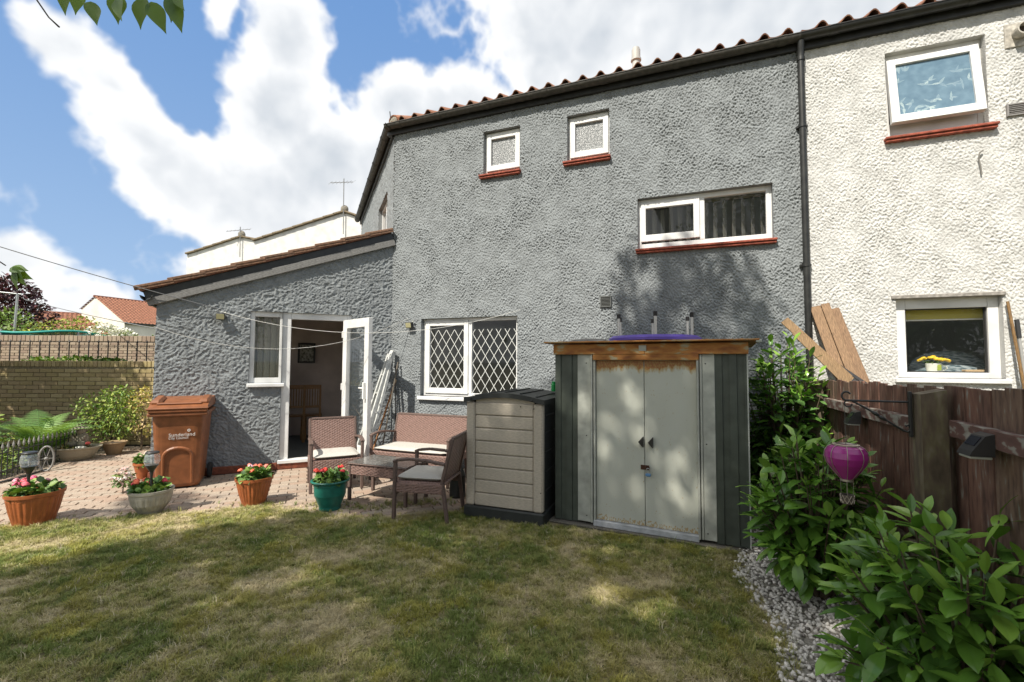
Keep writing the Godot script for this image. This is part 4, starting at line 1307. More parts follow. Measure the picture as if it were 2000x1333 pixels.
func build_plants() -> void:
	laurel("laurel_bush", "glossy green laurel bush under the magenta balloon lantern", Vector3(2.0, 0, -3.02), Vector3(0.46, 1.0, 0.42), 88, 13, 0.14, 5)
	laurel("laurel_bush", "nearest large-leaved laurel bush at the lower right corner", Vector3(1.86, 0, -1.92), Vector3(0.54, 0.84, 0.46), 88, 13, 0.14, 9)
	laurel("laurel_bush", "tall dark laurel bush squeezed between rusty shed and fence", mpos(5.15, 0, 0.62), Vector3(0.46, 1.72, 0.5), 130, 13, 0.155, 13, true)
	fern("tall feathery fern behind the iron border edging", Vector3(-6.95, 0.05, -6.75), 17, 1.0, 3)
	fern("lower fern spreading beside the stone bowl", Vector3(-7.25, 0.05, -7.3), 14, 0.9, 8)
	fern("fern at the left edge beneath the brick wall", Vector3(-7.9, 0.05, -6.9), 12, 0.75, 12)
	var yg := [Color(0.26, 0.34, 0.05), Color(0.17, 0.27, 0.04), Color(0.34, 0.40, 0.08), Color(0.10, 0.19, 0.03)]
	bush("garden_shrub", "airy yellow-green shrub against the yellow brick wall", "shrub", Vector3(-6.75, 0, -7.72), [[Vector3(0, 0.62, 0), Vector3(0.42, 0.36, 0.3), 900], [Vector3(-0.3, 0.72, 0.05), Vector3(0.28, 0.22, 0.2), 330], [Vector3(0.3, 0.6, 0.1), Vector3(0.28, 0.35, 0.2), 420], [Vector3(0.1, 0.92, 0), Vector3(0.25, 0.16, 0.2), 260], [Vector3(0.05, 0.3, 0.05), Vector3(0.3, 0.2, 0.2), 200]], 0.055, 0.24, yg, 3)
	bush("golden_shrub", "golden shrub at the corner of the lean-to", "shrub", Vector3(-6.25, 0, -7.75), [[Vector3(0, 0.85, 0), Vector3(0.22, 0.22, 0.2), 360], [Vector3(0.05, 0.5, 0), Vector3(0.2, 0.28, 0.2), 200]], 0.05, 0.25, [Color(0.55, 0.46, 0.10), Color(0.46, 0.44, 0.12), Color(0.6, 0.42, 0.2)], 5)
	bush("border_shrub", "low yellow-leaved shrub at the far left border", "shrub", Vector3(-7.75, 0, -6.5), [[Vector3(0, 0.62, 0), Vector3(0.4, 0.22, 0.3), 620], [Vector3(-0.3, 0.5, 0.1), Vector3(0.4, 0.25, 0.3), 500]], 0.06, 0.25, [Color(0.30, 0.34, 0.05), Color(0.20, 0.28, 0.04), Color(0.12, 0.2, 0.03)], 6)
	bush("border_plant", "trailing plant spilling through the iron edging", "plant", Vector3(-6.75, 0, -6.0), [[Vector3(0, 0.16, 0), Vector3(0.28, 0.16, 0.3), 420], [Vector3(-0.25, 0.28, -0.3), Vector3(0.3, 0.22, 0.3), 420], [Vector3(-0.4, 0.3, 0.2), Vector3(0.35, 0.25, 0.3), 380]], 0.045, 0.28, [Color(0.16, 0.24, 0.04), Color(0.26, 0.30, 0.05), Color(0.08, 0.15, 0.03)], 7)
	garden_trees()
	# greenery out of view behind the viewpoint, placed for the windows to mirror dark
	var hb := leaf_mat("bush_leaf", Color.WHITE, Color(0.45, 0.5, 0.18), 0.55)
	for h in [[Vector3(4.8, 0, 4.6), 2.0, 3.4, "tall hedge out of view, mirrored dark in the white house window", 501], [Vector3(-1.6, 0, 9.2), 3.2, 10.8, "big leafy tree out of view, mirrored dark in the wide upper window", 502]]:
		var hd := thing("unseen_hedge_tree", h[3], "tree", h[0])
		var bl2 := []
		for k in 6: bl2.append([Vector3(rng.randf_range(-0.7, 0.7) * h[1], h[2] * (0.25 + 0.13 * k), rng.randf_range(-0.4, 0.4) * h[1]), Vector3(h[1] * 0.8, h[2] * 0.17, h[1] * 0.7), 1300])
		small_foliage(hd, bl2, 0.17, 0.24, hb, [Color(0.05, 0.11, 0.022), Color(0.075, 0.15, 0.03), Color(0.10, 0.19, 0.04)], h[4], "crown", 0.4)
		part("trunk", MB.new().tube([Vector3.ZERO, Vector3(0.1, h[2] * 0.4, 0), Vector3(0, h[2] * 0.8, 0)], [0.16, 0.12, 0.05], 8), mt["tree_bark"], hd)
	# dense evergreen out of view on the left, placed to shade the brick wall
	var o := thing("unseen_conifer", "dense dark evergreen out of view, shading the brick wall", "tree", Vector3(-9.75, 0, -6.0))
	var m := leaf_mat("bush_leaf", Color.WHITE, Color.WHITE)
	var bl := []
	for k in 9: bl.append([Vector3(rng.randf_range(-0.2, 0.2), 0.8 + k * 0.72, rng.randf_range(-0.2, 0.2)), Vector3(1.3 - 0.03 * k, 0.75, 1.2 - 0.03 * k), 1500])
	small_foliage(o, bl, 0.16, 0.16, m, [Color(0.03, 0.07, 0.02), Color(0.04, 0.09, 0.025)], 77, "crown", 0.4)
	var b := MB.new(); b.tube([Vector3.ZERO, Vector3(0, 3, 0), Vector3(0, 7, 0)], [0.2, 0.14, 0.03], 8)
	part("trunk", b, mt["tree_bark"], o)

# ---------------------------------------------------------------- beyond the patio
func brick_wall() -> void:
	var mort := mat("yellow_mortar", lin(0.30, 0.255, 0.16), 1.0, tx["mottle"], 3.0)
	var o := thing("brick_wall", "yellow brick garden wall behind the fern and shrub", "wall", Vector3(-7.6, 0, -8.2))
	part("core", MB.new().bx(-3.2, 0, -0.2, 3.3, 1.44, -0.012), mort, o)
	var ms := []
	var cols := [[0.52, 0.415, 0.20], [0.47, 0.37, 0.18], [0.56, 0.45, 0.24], [0.45, 0.345, 0.18], [0.51, 0.39, 0.215]]
	for i in cols.size(): ms.append(mat("yellow_brick_%d" % i, lin(cols[i][0], cols[i][1], cols[i][2]), 0.95, tx["pit"], 3.0 + i * 0.3))
	var bm := MB.new().box(Vector3(0, 0, 0), Vector3(0.215, 0.065, 0.10), Basis(), 0.005).mesh()
	var cm := MB.new().box(Vector3(0, 0, 0), Vector3(0.065, 0.102, 0.21), Basis(), 0.005).mesh()
	var spots := []
	for r in 18:
		for c in range(-15, 15):
			var x := c * 0.225 + (0.1125 if r % 2 else 0.0)
			if absf(x) > 3.2: continue
			spots.append(Vector3(x, 0.045 + r * 0.075, -0.048))
	spots.sort_custom(func(a, b): return absf(a.x + 0.15) * 0.8 - a.y < absf(b.x + 0.15) * 0.8 - b.y)
	var rest := []
	for i in spots.size():
		var xf := Transform3D(Basis(Vector3.UP, rng.randf_range(-0.012, 0.012)), spots[i] + Vector3(0, 0, rng.randf_range(-0.004, 0.004)))
		if i < 300: part("brick", bm, ms[rng.randi() % 5], o, xf)
		else: rest.append(xf)
	copies("outer_bricks", bm, ms[0], rest, [], o)
	for k in 86:
		part("coping_brick", cm, ms[rng.randi() % 5], o, Transform3D(Basis(Vector3.UP, rng.randf_range(-0.02, 0.02)), Vector3(-3.2 + k * 0.075, 1.445, -0.1 + rng.randf_range(-0.004, 0.004))))

func background() -> void:
	# raised ground behind the wall
	var g := MB.new()
	g.quad(Vector3(-160, 1.40, -8.35), Vector3(-5.2, 1.40, -8.35), Vector3(-9.5, 1.40, -18), Vector3(-160, 1.40, -18))
	g.quad(Vector3(-160, 1.40, -18), Vector3(-4, 1.40, -18), Vector3(20, 1.40, -140), Vector3(-160, 1.40, -140))
	structure("raised_ground", g, mat("rough_grass", lin(0.14, 0.15, 0.06), 1.0, tx["mottle"], 0.5))
	brick_wall()
	# iron railing on the raised bed
	var iron := mat("railing_iron", lin(0.035, 0.03, 0.028), 0.5)
	var o := thing("iron_railing", "thin black railing with finials above the brick wall", "railing", Vector3(-8.3, 1.40, -9.3), 3.0)
	for y in [0.06, 0.40]: part("rail", MB.new().bx(-4.0, y - 0.006, -0.006, 3.2, y + 0.006, 0.006), iron, o)
	for k in 38:
		var b := MB.new()
		b.tube([Vector3(0, 0, 0), Vector3(0, 0.46, 0)], 0.011, 6)
		b.lathe([Vector2(0.0, 0.53), Vector2(0.024, 0.49), Vector2(0.0, 0.45)], 6)
		part("baluster", b, iron, o, Transform3D(Basis(), Vector3(-3.95 + k * 0.19, 0, 0)))
	bush("trailing_plant", "leafy green strip growing along the railing foot", "plant", Vector3(-8.6, 1.40, -9.15), [[Vector3(-0.8, 0.07, 0), Vector3(0.5, 0.08, 0.12), 360], [Vector3(0, 0.08, 0), Vector3(0.6, 0.1, 0.12), 420], [Vector3(0.55, 0.07, 0), Vector3(0.4, 0.07, 0.1), 260]], 0.07, 0.3, [Color(0.16, 0.25, 0.04), Color(0.24, 0.32, 0.05), Color(0.09, 0.17, 0.03)], 31)
	bush("climbing_plant", "light green plant climbing the railing beside the lean-to", "plant", Vector3(-7.0, 1.40, -9.2), [[Vector3(0, 0.22, 0), Vector3(0.16, 0.2, 0.12), 200]], 0.07, 0.3, [Color(0.25, 0.34, 0.06), Color(0.32, 0.40, 0.1)], 32)
	# pinkish brick wall behind
	var wl := thing("far_brick_wall", "pinkish brick wall with upright coping beyond the railing", "wall", Vector3(-11.0, 1.40, -12.2), 2.0)
	part("core", MB.new().bx(-5, 0, -0.2, 5.2, 0.64, -0.01), mat("grey_mortar", lin(0.2, 0.17, 0.14), 1.0), wl)
	var bm := MB.new().box(Vector3.ZERO, Vector3(0.212, 0.063, 0.1), Basis(), 0.004).mesh()
	var cm := MB.new().box(Vector3.ZERO, Vector3(0.10, 0.15, 0.22), Basis(), 0.005).mesh()
	var lots := [[], [], []]
	for r in 8:
		for c in range(-22, 23):
			lots[rng.randi() % 3].append(Transform3D(Basis(), Vector3(c * 0.225 + (0.11 if r % 2 else 0.0), 0.04 + r * 0.074, -0.045 + rng.randf_range(-0.004, 0.004))))
	for k in 3: copies("brickwork", bm, mat("pink_brick_%d" % k, [lin(0.47, 0.36, 0.26), lin(0.42, 0.31, 0.23), lin(0.52, 0.41, 0.30)][k], 0.95, tx["pit"], 3.0), lots[k], [], wl)
	for k in 90: part("coping_brick", cm, mt["pink_brick_%d" % (rng.randi() % 3)], wl, Transform3D(Basis(), Vector3(-4.95 + k * 0.112, 0.70 + rng.randf_range(-0.004, 0.004), -0.1)))
	# trampoline net
	var tr := thing("trampoline", "trampoline with turquoise rim and net behind the far wall", "trampoline", Vector3(-14.6, 1.40, -14.0))
	var rim := []
	for k in 33: rim.append(Vector3(cos(TAU * k / 32) * 1.7, 0.93 + 0.05 * sin(k * 0.8), sin(TAU * k / 32) * 1.4))
	part("rim", MB.new().tube(rim, 0.035, 6, false), mat("turquoise_foam", lin(0.02, 0.30, 0.25), 0.6), tr)
	for k in 6:
		var a := TAU * k / 6 + 0.3
		part("leg", MB.new().tube([Vector3(cos(a) * 1.7, 0, sin(a) * 1.4), Vector3(cos(a) * 1.7, 0.98, sin(a) * 1.4)], 0.025, 6), mat("galvanised", lin(0.4, 0.42, 0.42), 0.4, null, 1.0, null, 0.0, 0.6), tr)
	var net := MB.new()
	for k in 32: net.quad(Vector3(rim[k + 1].x, 0.4, rim[k + 1].z), Vector3(rim[k].x, 0.4, rim[k].z), rim[k], rim[k + 1])
	var nm := mat("net", Color(lin(0.02, 0.05, 0.045), 0.75), 0.9)
	nm.transparency = BaseMaterial3D.TRANSPARENCY_ALPHA
	part("net", net, nm, tr)
	# trees and bushes
	bush("garden_bush", "bush thick with white blossom beyond the far wall", "shrub", Vector3(-12.5, 1.40, -14.2), [[Vector3(0, 0.85, 0), Vector3(0.55, 0.3, 0.4), 300], [Vector3(0.4, 0.8, 0), Vector3(0.4, 0.25, 0.3), 200]], 0.07, 0.3, [Color(0.2, 0.28, 0.07), Color(0.3, 0.34, 0.08)], 41)
	var wb := get_node("garden_bush") as Node3D
	small_foliage(wb, [[Vector3(-0.1, 0.9, 0.1), Vector3(0.6, 0.33, 0.4), 460], [Vector3(0.45, 0.82, 0.1), Vector3(0.42, 0.28, 0.3), 300]], 0.07, 0.45, leaf_mat("blossom", Color.WHITE, Color(0.5, 0.5, 0.45), 0.8), [Color(0.8, 0.79, 0.72), Color(0.75, 0.74, 0.66), Color(0.6, 0.62, 0.5)], 42, "blossom", 0.25)
	bush("garden_bush", "yellow-green bush below the low red roof", "shrub", Vector3(-15.6, 1.40, -16.0), [[Vector3(-0.7, 1.15, 0), Vector3(0.9, 0.38, 0.5), 420], [Vector3(0.4, 1.3, 0), Vector3(0.8, 0.35, 0.5), 400], [Vector3(1.4, 0.95, 0), Vector3(0.6, 0.4, 0.5), 300]], 0.10, 0.25, [Color(0.36, 0.38, 0.05), Color(0.28, 0.33, 0.05), Color(0.2, 0.26, 0.04)], 43)
	bush("garden_bush", "bright green bush at the left edge under the purple tree", "shrub", Vector3(-17.6, 1.40, -16.2), [[Vector3(-0.3, 1.3, 0), Vector3(0.8, 0.7, 0.6), 600], [Vector3(0.3, 0.9, 0.2), Vector3(0.7, 0.4, 0.5), 400]], 0.12, 0.26, [Color(0.18, 0.28, 0.05), Color(0.12, 0.2, 0.04), Color(0.24, 0.33, 0.08)], 44)
	bush("garden_bush", "small pale bush in front of the far white house", "shrub", Vector3(-11.95, 1.40, -15.5), [[Vector3(0, 0.8, 0), Vector3(0.35, 0.35, 0.3), 260], [Vector3(0.35, 0.6, 0), Vector3(0.35, 0.25, 0.3), 160]], 0.09, 0.25, [Color(0.24, 0.33, 0.08), Color(0.18, 0.27, 0.06)], 45)
	var pt := bush("purple_tree", "purple-leaved tree at the far left beyond the wall", "tree", Vector3(-21.3, 1.40, -19.0), [[Vector3(0, 2.4, 0), Vector3(1.3, 1.3, 1.2), 1500], [Vector3(1.0, 1.8, 0), Vector3(1.0, 0.8, 1.0), 900], [Vector3(0.3, 3.0, 0), Vector3(0.9, 0.6, 0.8), 600], [Vector3(1.5, 1.0, 0.3), Vector3(0.9, 0.6, 0.8), 600], [Vector3(-1.0, 2.0, 0), Vector3(1.2, 1.2, 1.0), 700]], 0.17, 0.27, [Color(0.055, 0.018, 0.028), Color(0.085, 0.025, 0.04), Color(0.04, 0.02, 0.022), Color(0.12, 0.04, 0.05)], 46, 0.06)
	# clothes post
	o = thing("clothes_post", "grey metal clothes post with cross arm before the purple tree", "post", Vector3(-17.35, 1.40, -15.8), 20.0)
	part("pole", MB.new().tube([Vector3.ZERO, Vector3(0.05, 2.45, 0)], 0.035, 8), mt["galvanised"], o)
	part("arm", MB.new().tube([Vector3(-1.1, 2.52, 0), Vector3(0.15, 2.42, 0)], 0.025, 8), mt["galvanised"], o)
	# far houses
	far_house("far_house", "distant white gabled house with red pantile roof", Vector3(-38.18, 1.4, -41.45), -20.0, 1.97, 4.27, 4.95, 3.55, 5.95, 18.0)
	far_house("far_house", "low distant house showing only its red roof", Vector3(-42.3, 1.4, -40.3), -45.0, 4.5, 4.5, 2.3, 2.3, 4.4, 7.5)
	# white gables behind the lean-to
	gable("white_terrace", "white gable wall with a television aerial behind the lean-to roof", [[-6.75, 1.4], [-10.35, 1.4], [-10.35, 6.30], [-6.75, 7.50], [-5.3, 6.95], [-5.3, 1.4]], -18.0, 1.0, 70)
	gable("white_terrace", "lower white gable left of the taller white gable", [[-10.9, 1.4], [-14.45, 1.4], [-14.45, 6.22], [-12.05, 7.02], [-10.9, 6.75]], -20.0, 1.0, 71)

func far_house(called: String, label: String, at: Vector3, rot: float, wl: float, wr: float, el: float, er: float, ridge: float, ln: float) -> void:
	var o := thing(called, label, "house", at, rot)
	var wm := mat("far_white", lin(0.78, 0.75, 0.66), 0.95, tx["soft"], 0.2)
	part("wall", MB.new().prism([Vector2(-wl, 0), Vector2(wr, 0), Vector2(wr, er), Vector2(0, ridge), Vector2(-wl, el)], -ln, 0), wm, o)
	for s in [-1.0, 1.0]:
		var h: float = wr if s > 0 else wl
		var eave: float = er if s > 0 else el
		var a := Vector3(0, ridge + 0.06, 0.12); var e := Vector3(s * (h + 0.2), eave - 0.08, 0.12)
		var b := MB.new()
		var rows := int(a.distance_to(e) / 0.32); var colsn := int(ln / 0.3)
		var nrm := Vector3(s * (ridge - eave), h, 0).normalized()
		var dn := (e - a)
		for r in rows:
			var p := a + dn * (float(r) / rows); var q := a + dn * (float(r + 1) / rows) + nrm * 0.03
			for c in colsn:
				var z0 := -float(c) / colsn * (ln + 0.2); var z1 := -float(c + 1) / colsn * (ln + 0.2)
				var zm := (z0 + z1) * 0.5
				var up := nrm * 0.07
				b.quad(q + Vector3(0, 0, z0), q + Vector3(0, 0, zm) + up, p + Vector3(0, 0, zm) + up, p + Vector3(0, 0, z0))
				b.quad(q + Vector3(0, 0, zm) + up, q + Vector3(0, 0, z1), p + Vector3(0, 0, z1), p + Vector3(0, 0, zm) + up)
		part("roof", b, mat("far_pantile", lin(0.43, 0.185, 0.11), 0.9, tx["mottle"], 0.8), o)
	part("ridge", MB.new().tube([Vector3(0, ridge + 0.08, 0.15), Vector3(0, ridge + 0.08, -ln)], 0.10, 8), mat("far_ridge", lin(0.22, 0.10, 0.07), 0.9), o)
	part("gutter", MB.new().tube([Vector3(wr + 0.2, er - 0.14, 0.1), Vector3(wr + 0.2, er - 0.14, -ln)], 0.07, 6), mt["black_plastic"], o)
	for k in 2:
		var z := -2.0 - k * 3.6
		var b := MB.new(); b.bx(wr, er - 2.3, z - 0.7, wr + 0.05, er - 1.2, z + 0.7)
		var w := part("window", b, mt["white_plastic"], o)
		for q in 2: part("pane", MB.new().bx(wr + 0.05, er - 2.2, z - 0.62 + q * 0.66, wr + 0.06, er - 1.3, z - 0.04 + q * 0.66), mat("far_glass", lin(0.05, 0.06, 0.065), 0.08), w)

func gable(called: String, label: String, poly: Array, z: float, dy: float, sd: int) -> void:
	var o := thing(called, label, "house", Vector3(poly[0][0], 1.4, z))
	var pts := []
	for p in poly: pts.append(Vector2(p[0] - poly[0][0], p[1] - 1.4))
	pts.reverse()
	var wp := mat("far_roughcast", lin(0.84, 0.83, 0.79), 0.95, tx["soft"], 0.8)
	var ar := 0.0
	for i in pts.size():
		var a: Vector2 = pts[i]; var b: Vector2 = pts[(i + 1) % pts.size()]
		ar += a.cross(b)
	if ar < 0: pts.reverse()
	part("wall", MB.new().prism(pts, -7.0, 0.0), wp, o)
	# verge tiles stepping up the slopes
	var tm := mat("old_verge", lin(0.33, 0.26, 0.17), 0.95, tx["mottle"], 2.0)
	for i in pts.size():
		var a: Vector2 = pts[i]; var b: Vector2 = pts[(i + 1) % pts.size()]
		if a.y < 3.0 or b.y < 3.0: continue
		if a.x > b.x:
			var s := a; a = b; b = s
		var d := (b - a)
		if d.length() < 0.3: continue
		var n := maxi(2, int(d.length() / 0.42))
		for k in n:
			var c := a + d * ((k + 0.5) / n)
			var bs := Basis(Vector3(d.normalized().x, d.normalized().y, 0), Vector3(-d.normalized().y, d.normalized().x, 0), Vector3.BACK) * Basis(Vector3.BACK, deg_to_rad(-2.5 if d.y > 0 else 2.5))
			part("verge_tile", MB.new().box(Vector3(0, 0.05, -0.5), Vector3(d.length() / n * 1.12, 0.07, 1.2), Basis(), 0.01), tm, o, Transform3D(bs, Vector3(c.x, c.y, 0)))
	# roof plane behind, ridge mortar and aerial at the apex
	var apex: Vector2 = pts[0]
	for p in pts:
		if p.y > apex.y: apex = p
	part("ridge_end", MB.new().ball(Vector3(apex.x, apex.y + 0.12, 0), Vector3(0.16, 0.18, 0.12)), mt["mortar"], o)
	var al := mat("aerial_metal", lin(0.28, 0.28, 0.27), 0.4, null, 1.0, null, 0.0, 0.5)
	var hgt := 1.35 if sd == 70 else 0.45
	var m := part("aerial", MB.new().tube([Vector3(apex.x, apex.y - 0.9, 0.09), Vector3(apex.x - 0.02, apex.y + hgt, 0.09)], 0.018, 6), al, o)
	var boom := MB.new().tube([Vector3(apex.x - 0.45, apex.y + hgt - 0.28, 0.35), Vector3(apex.x + 0.25, apex.y + hgt - 0.02, -0.2)], 0.012, 5)
	part("boom", boom, al, m)
	for k in 7:
		var t := k / 6.0
		var c := Vector3(apex.x - 0.45, apex.y + hgt - 0.28, 0.35).lerp(Vector3(apex.x + 0.25, apex.y + hgt - 0.02, -0.2), t)
		part("element", MB.new().tube([c + Vector3(-0.16, 0.02, -0.2), c + Vector3(0.16, -0.02, 0.2)], 0.006, 4), al, m)
	if sd == 71:
		var dp := MB.new().tube([Vector3(pts_max_x(pts) + 0.02, 0.0, 0.1), Vector3(pts_max_x(pts) + 0.02, 5.3, 0.1)], 0.05, 8)
		part("drainpipe", dp, mat("brown_pipe", lin(0.09, 0.06, 0.05), 0.6), o)

func pts_max_x(p: Array) -> float:
	var m := -1e9
	for q in p: m = maxf(m, q.x)
	return m

# ---------------------------------------------------------------- garden things
func weave_tex(called: String) -> ImageTexture:
	if tx.has(called): return tx[called]
	var s := 64
	var im := Image.create(s, s, false, Image.FORMAT_L8)
	for y in s:
		for x in s:
			var row := y / 8
			var yy := (y % 8) / 8.0
			var over := ((x / 16 + row) % 2) == 0
			var xx := (x % 16) / 16.0
			var strand := sin(PI * yy)
			var v := strand * (0.55 + 0.45 * sin(PI * xx)) if over else strand * 0.45 * (1.0 - 0.6 * sin(PI * xx))
			if not over and xx > 0.3 and xx < 0.7: v = 0.30
			im.set_pixel(x, y, Color(v, v, v))
	tx[called] = ImageTexture.create_from_image(im)
	return tx[called]

func rattan() -> Array:
	var weave := mat("rattan_weave", lin(0.27, 0.165, 0.135), 0.42, tx["soft"], 8.5, weave_tex("weave_bump"), 1.2)
	var solid := mat("rattan_frame", lin(0.14, 0.09, 0.072), 0.5, tx["soft"], Vector3(16, 16, 16), weave_tex("weave_bump"), 0.4)
	return [weave, solid]

func cushion(label: String, at: Vector3, rot: float, w: float, d: float, sd: int) -> void:
	var b := MB.new()
	var nx := 16; var nz := 12
	var f := noise(3.5, 2, FastNoiseLite.TYPE_SIMPLEX_SMOOTH, sd)
	for side in 2:
		var base := b.v.size()
		for j in nz + 1:
			for i in nx + 1:
				var u := i / float(nx) * 2 - 1; var v := j / float(nz) * 2 - 1
				var e := (1.0 - pow(absf(u), 6.0)) * (1.0 - pow(absf(v), 6.0))
				var y := (0.030 + 0.030 * pow(e, 0.5) + 0.007 * f.get_noise_2d(u, v * 0.8) * e) if side == 0 else 0.030 - 0.030 * pow(e, 0.4)
				b.v.append(Vector3(u * w * 0.5, y, v * d * 0.5))
				b.n.append(Vector3.UP if side == 0 else Vector3.DOWN)
				b.uv.append(Vector2(u, v))
		for j in nz:
			for i in nx:
				var q := base + j * (nx + 1) + i
				if side == 0: b.ix.append_array([q, q + 1, q + nx + 1, q + 1, q + nx + 2, q + nx + 1])
				else: b.ix.append_array([q, q + nx + 1, q + 1, q + 1, q + nx + 1, q + nx + 2])
		for j in nz + 1:
			for i in nx + 1:
				var q := base + j * (nx + 1) + i
				var a := b.v[base + j * (nx + 1) + mini(i + 1, nx)] - b.v[base + j * (nx + 1) + maxi(i - 1, 0)]
				var c := b.v[base + mini(j + 1, nz) * (nx + 1) + i] - b.v[base + maxi(j - 1, 0) * (nx + 1) + i]
				b.n[q] = c.cross(a).normalized() * (1.0 if side == 0 else -1.0)
	var o := thing("seat_cushion", label, "cushion", at, rot, "cream seat cushions")
	part("cover", b, mat("cream_canvas", lin(0.74, 0.71, 0.64), 0.9, tx["fine2"], 6.0), o)
	var pts := []
	for k in 41:
		var a := TAU * k / 40.0
		pts.append(Vector3(signf(cos(a)) * pow(absf(cos(a)), 0.25) * w * 0.5, 0.03, signf(sin(a)) * pow(absf(sin(a)), 0.25) * d * 0.5))
	part("piping", MB.new().tube(pts, 0.005, 5, false), mt["cream_canvas"], o)

func rattan_seat(called: String, label: String, cat: String, at: Vector3, rot: float, w: float, group := "") -> void:
	var m := rattan()
	var o := thing(called, label, cat, at, rot, group)
	var h := w * 0.5; var d := 0.52
	# front legs rise to carry the arms
	for s in [-1.0, 1.0]:
		var x: float = s * (h - 0.02)
		part("leg", MB.new().bar(Vector3(x, 0, d * 0.5 - 0.02), Vector3(x, 0.56, d * 0.5 - 0.03), 0.036, 0.036, Vector3.BACK, 0.008), m[1], o)
		part("leg", MB.new().bar(Vector3(x - s * 0.01, 0, -d * 0.5 - 0.03), Vector3(x - s * 0.01, 0.36, -d * 0.5 + 0.02), 0.036, 0.036, Vector3.BACK, 0.008), m[1], o)
		var arm := MB.new()
		var pts := [Vector3(x, 0.555, d * 0.5 - 0.01), Vector3(x, 0.572, d * 0.5 - 0.06), Vector3(x, 0.585, 0.08), Vector3(x, 0.575, -0.08), Vector3(x - s * 0.01, 0.545, -d * 0.5 + 0.0)]
		for k in 4: arm.bar(pts[k], pts[k + 1], 0.046, 0.026, Vector3.UP, 0.006)
		part("arm", arm, m[1], o)
	var ap := MB.new()
	ap.bx(-h + 0.03, 0.235, d * 0.5 - 0.035, h - 0.03, 0.365, d * 0.5 - 0.012, 0.006)
	part("front_apron", ap, m[0], o)
	for s in [-1.0, 1.0]:
		var x: float = s * (h - 0.02)
		part("side_apron", MB.new().bx(x - 0.012, 0.27, -d * 0.5 + 0.02, x + 0.012, 0.36, d * 0.5 - 0.045, 0.005), m[0], o)
	part("seat", MB.new().bx(-h + 0.035, 0.345, -d * 0.5 + 0.0, h - 0.035, 0.372, d * 0.5 - 0.04, 0.006), m[0], o)
	var up := Vector3(0, 0.42, -0.10).normalized()
	var c := Vector3(0, 0.575, -d * 0.5 - 0.02)
	var bs := Basis(Vector3.RIGHT, up, Vector3.RIGHT.cross(up))
	var br := part("backrest", MB.new().box(c, Vector3(w - 0.075, 0.415, 0.022), bs, 0.006), m[0], o)
	var fr := MB.new()
	for s in [-1.0, 1.0]: fr.box(c + Vector3(s * (h - 0.03), -0.01, 0), Vector3(0.032, 0.46, 0.034), bs, 0.007)
	fr.box(c + up * 0.215, Vector3(w - 0.095, 0.03, 0.034), bs, 0.007)
	part("frame", fr, m[1], br)

func furniture() -> void:
	rattan_seat("rattan_armchair", "brown rattan armchair facing out beside the open door", "chair", Vector3(-2.14, 0, -5.58), 27.0, 0.60, "rattan armchairs")
	cushion("cream cushion on the rattan armchair beside the door", Vector3(-2.14, 0.372, -5.58) + Basis(Vector3.UP, deg_to_rad(27.0)) * Vector3(0, 0, 0.005), 27.0, 0.50, 0.47, 2)
	rattan_seat("rattan_armchair", "brown rattan armchair seen from its side at the lawn edge", "chair", Vector3(-0.83, 0, -4.60), -101.0, 0.56, "rattan armchairs")
	cushion("cream cushion on the rattan armchair at the lawn edge", Vector3(-0.83, 0.372, -4.60) + Basis(Vector3.UP, deg_to_rad(-101.0)) * Vector3(0, 0, 0.005), -101.0, 0.46, 0.46, 3)
	var sp := mpos(1.02, 0, 0.80)
	rattan_seat("rattan_sofa", "two-seat brown rattan sofa under the leaded window", "sofa", sp, ROT_MAIN, 1.16)
	cushion("long cream cushion on the rattan sofa", sp + Basis(Vector3.UP, deg_to_rad(ROT_MAIN)) * Vector3(0, 0.372, 0.005), ROT_MAIN, 1.05, 0.47, 4)
	var m := rattan()
	var t := thing("rattan_table", "low rattan coffee table with a clouded glass top", "table", Vector3(-1.36, 0, -5.10), ROT_MAIN)
	for s in [[-1, -1], [1, -1], [1, 1], [-1, 1]]: part("leg", MB.new().bx(s[0] * 0.36 - 0.018, 0, s[1] * 0.20 - 0.018, s[0] * 0.36 + 0.018, 0.38, s[1] * 0.20 + 0.018, 0.006), m[1], t)
	for s in [-1.0, 1.0]:
		part("apron", MB.new().bx(-0.342, 0.275, s * 0.20 - 0.012, 0.342, 0.385, s * 0.20 + 0.012, 0.005), m[0], t)
		part("apron", MB.new().bx(s * 0.36 - 0.012, 0.275, -0.182, s * 0.36 + 0.012, 0.385, 0.182, 0.005), m[0], t)
	part("tabletop", MB.new().bx(-0.385, 0.387, -0.225, 0.385, 0.402, 0.225, 0.005), m[1], t)
	part("glass_top", MB.new().bx(-0.38, 0.403, -0.22, 0.38, 0.409, 0.22, 0.002), mat("clouded_glass", lin(0.19, 0.18, 0.165), 0.16, tx["mottle"], 2.0), t)

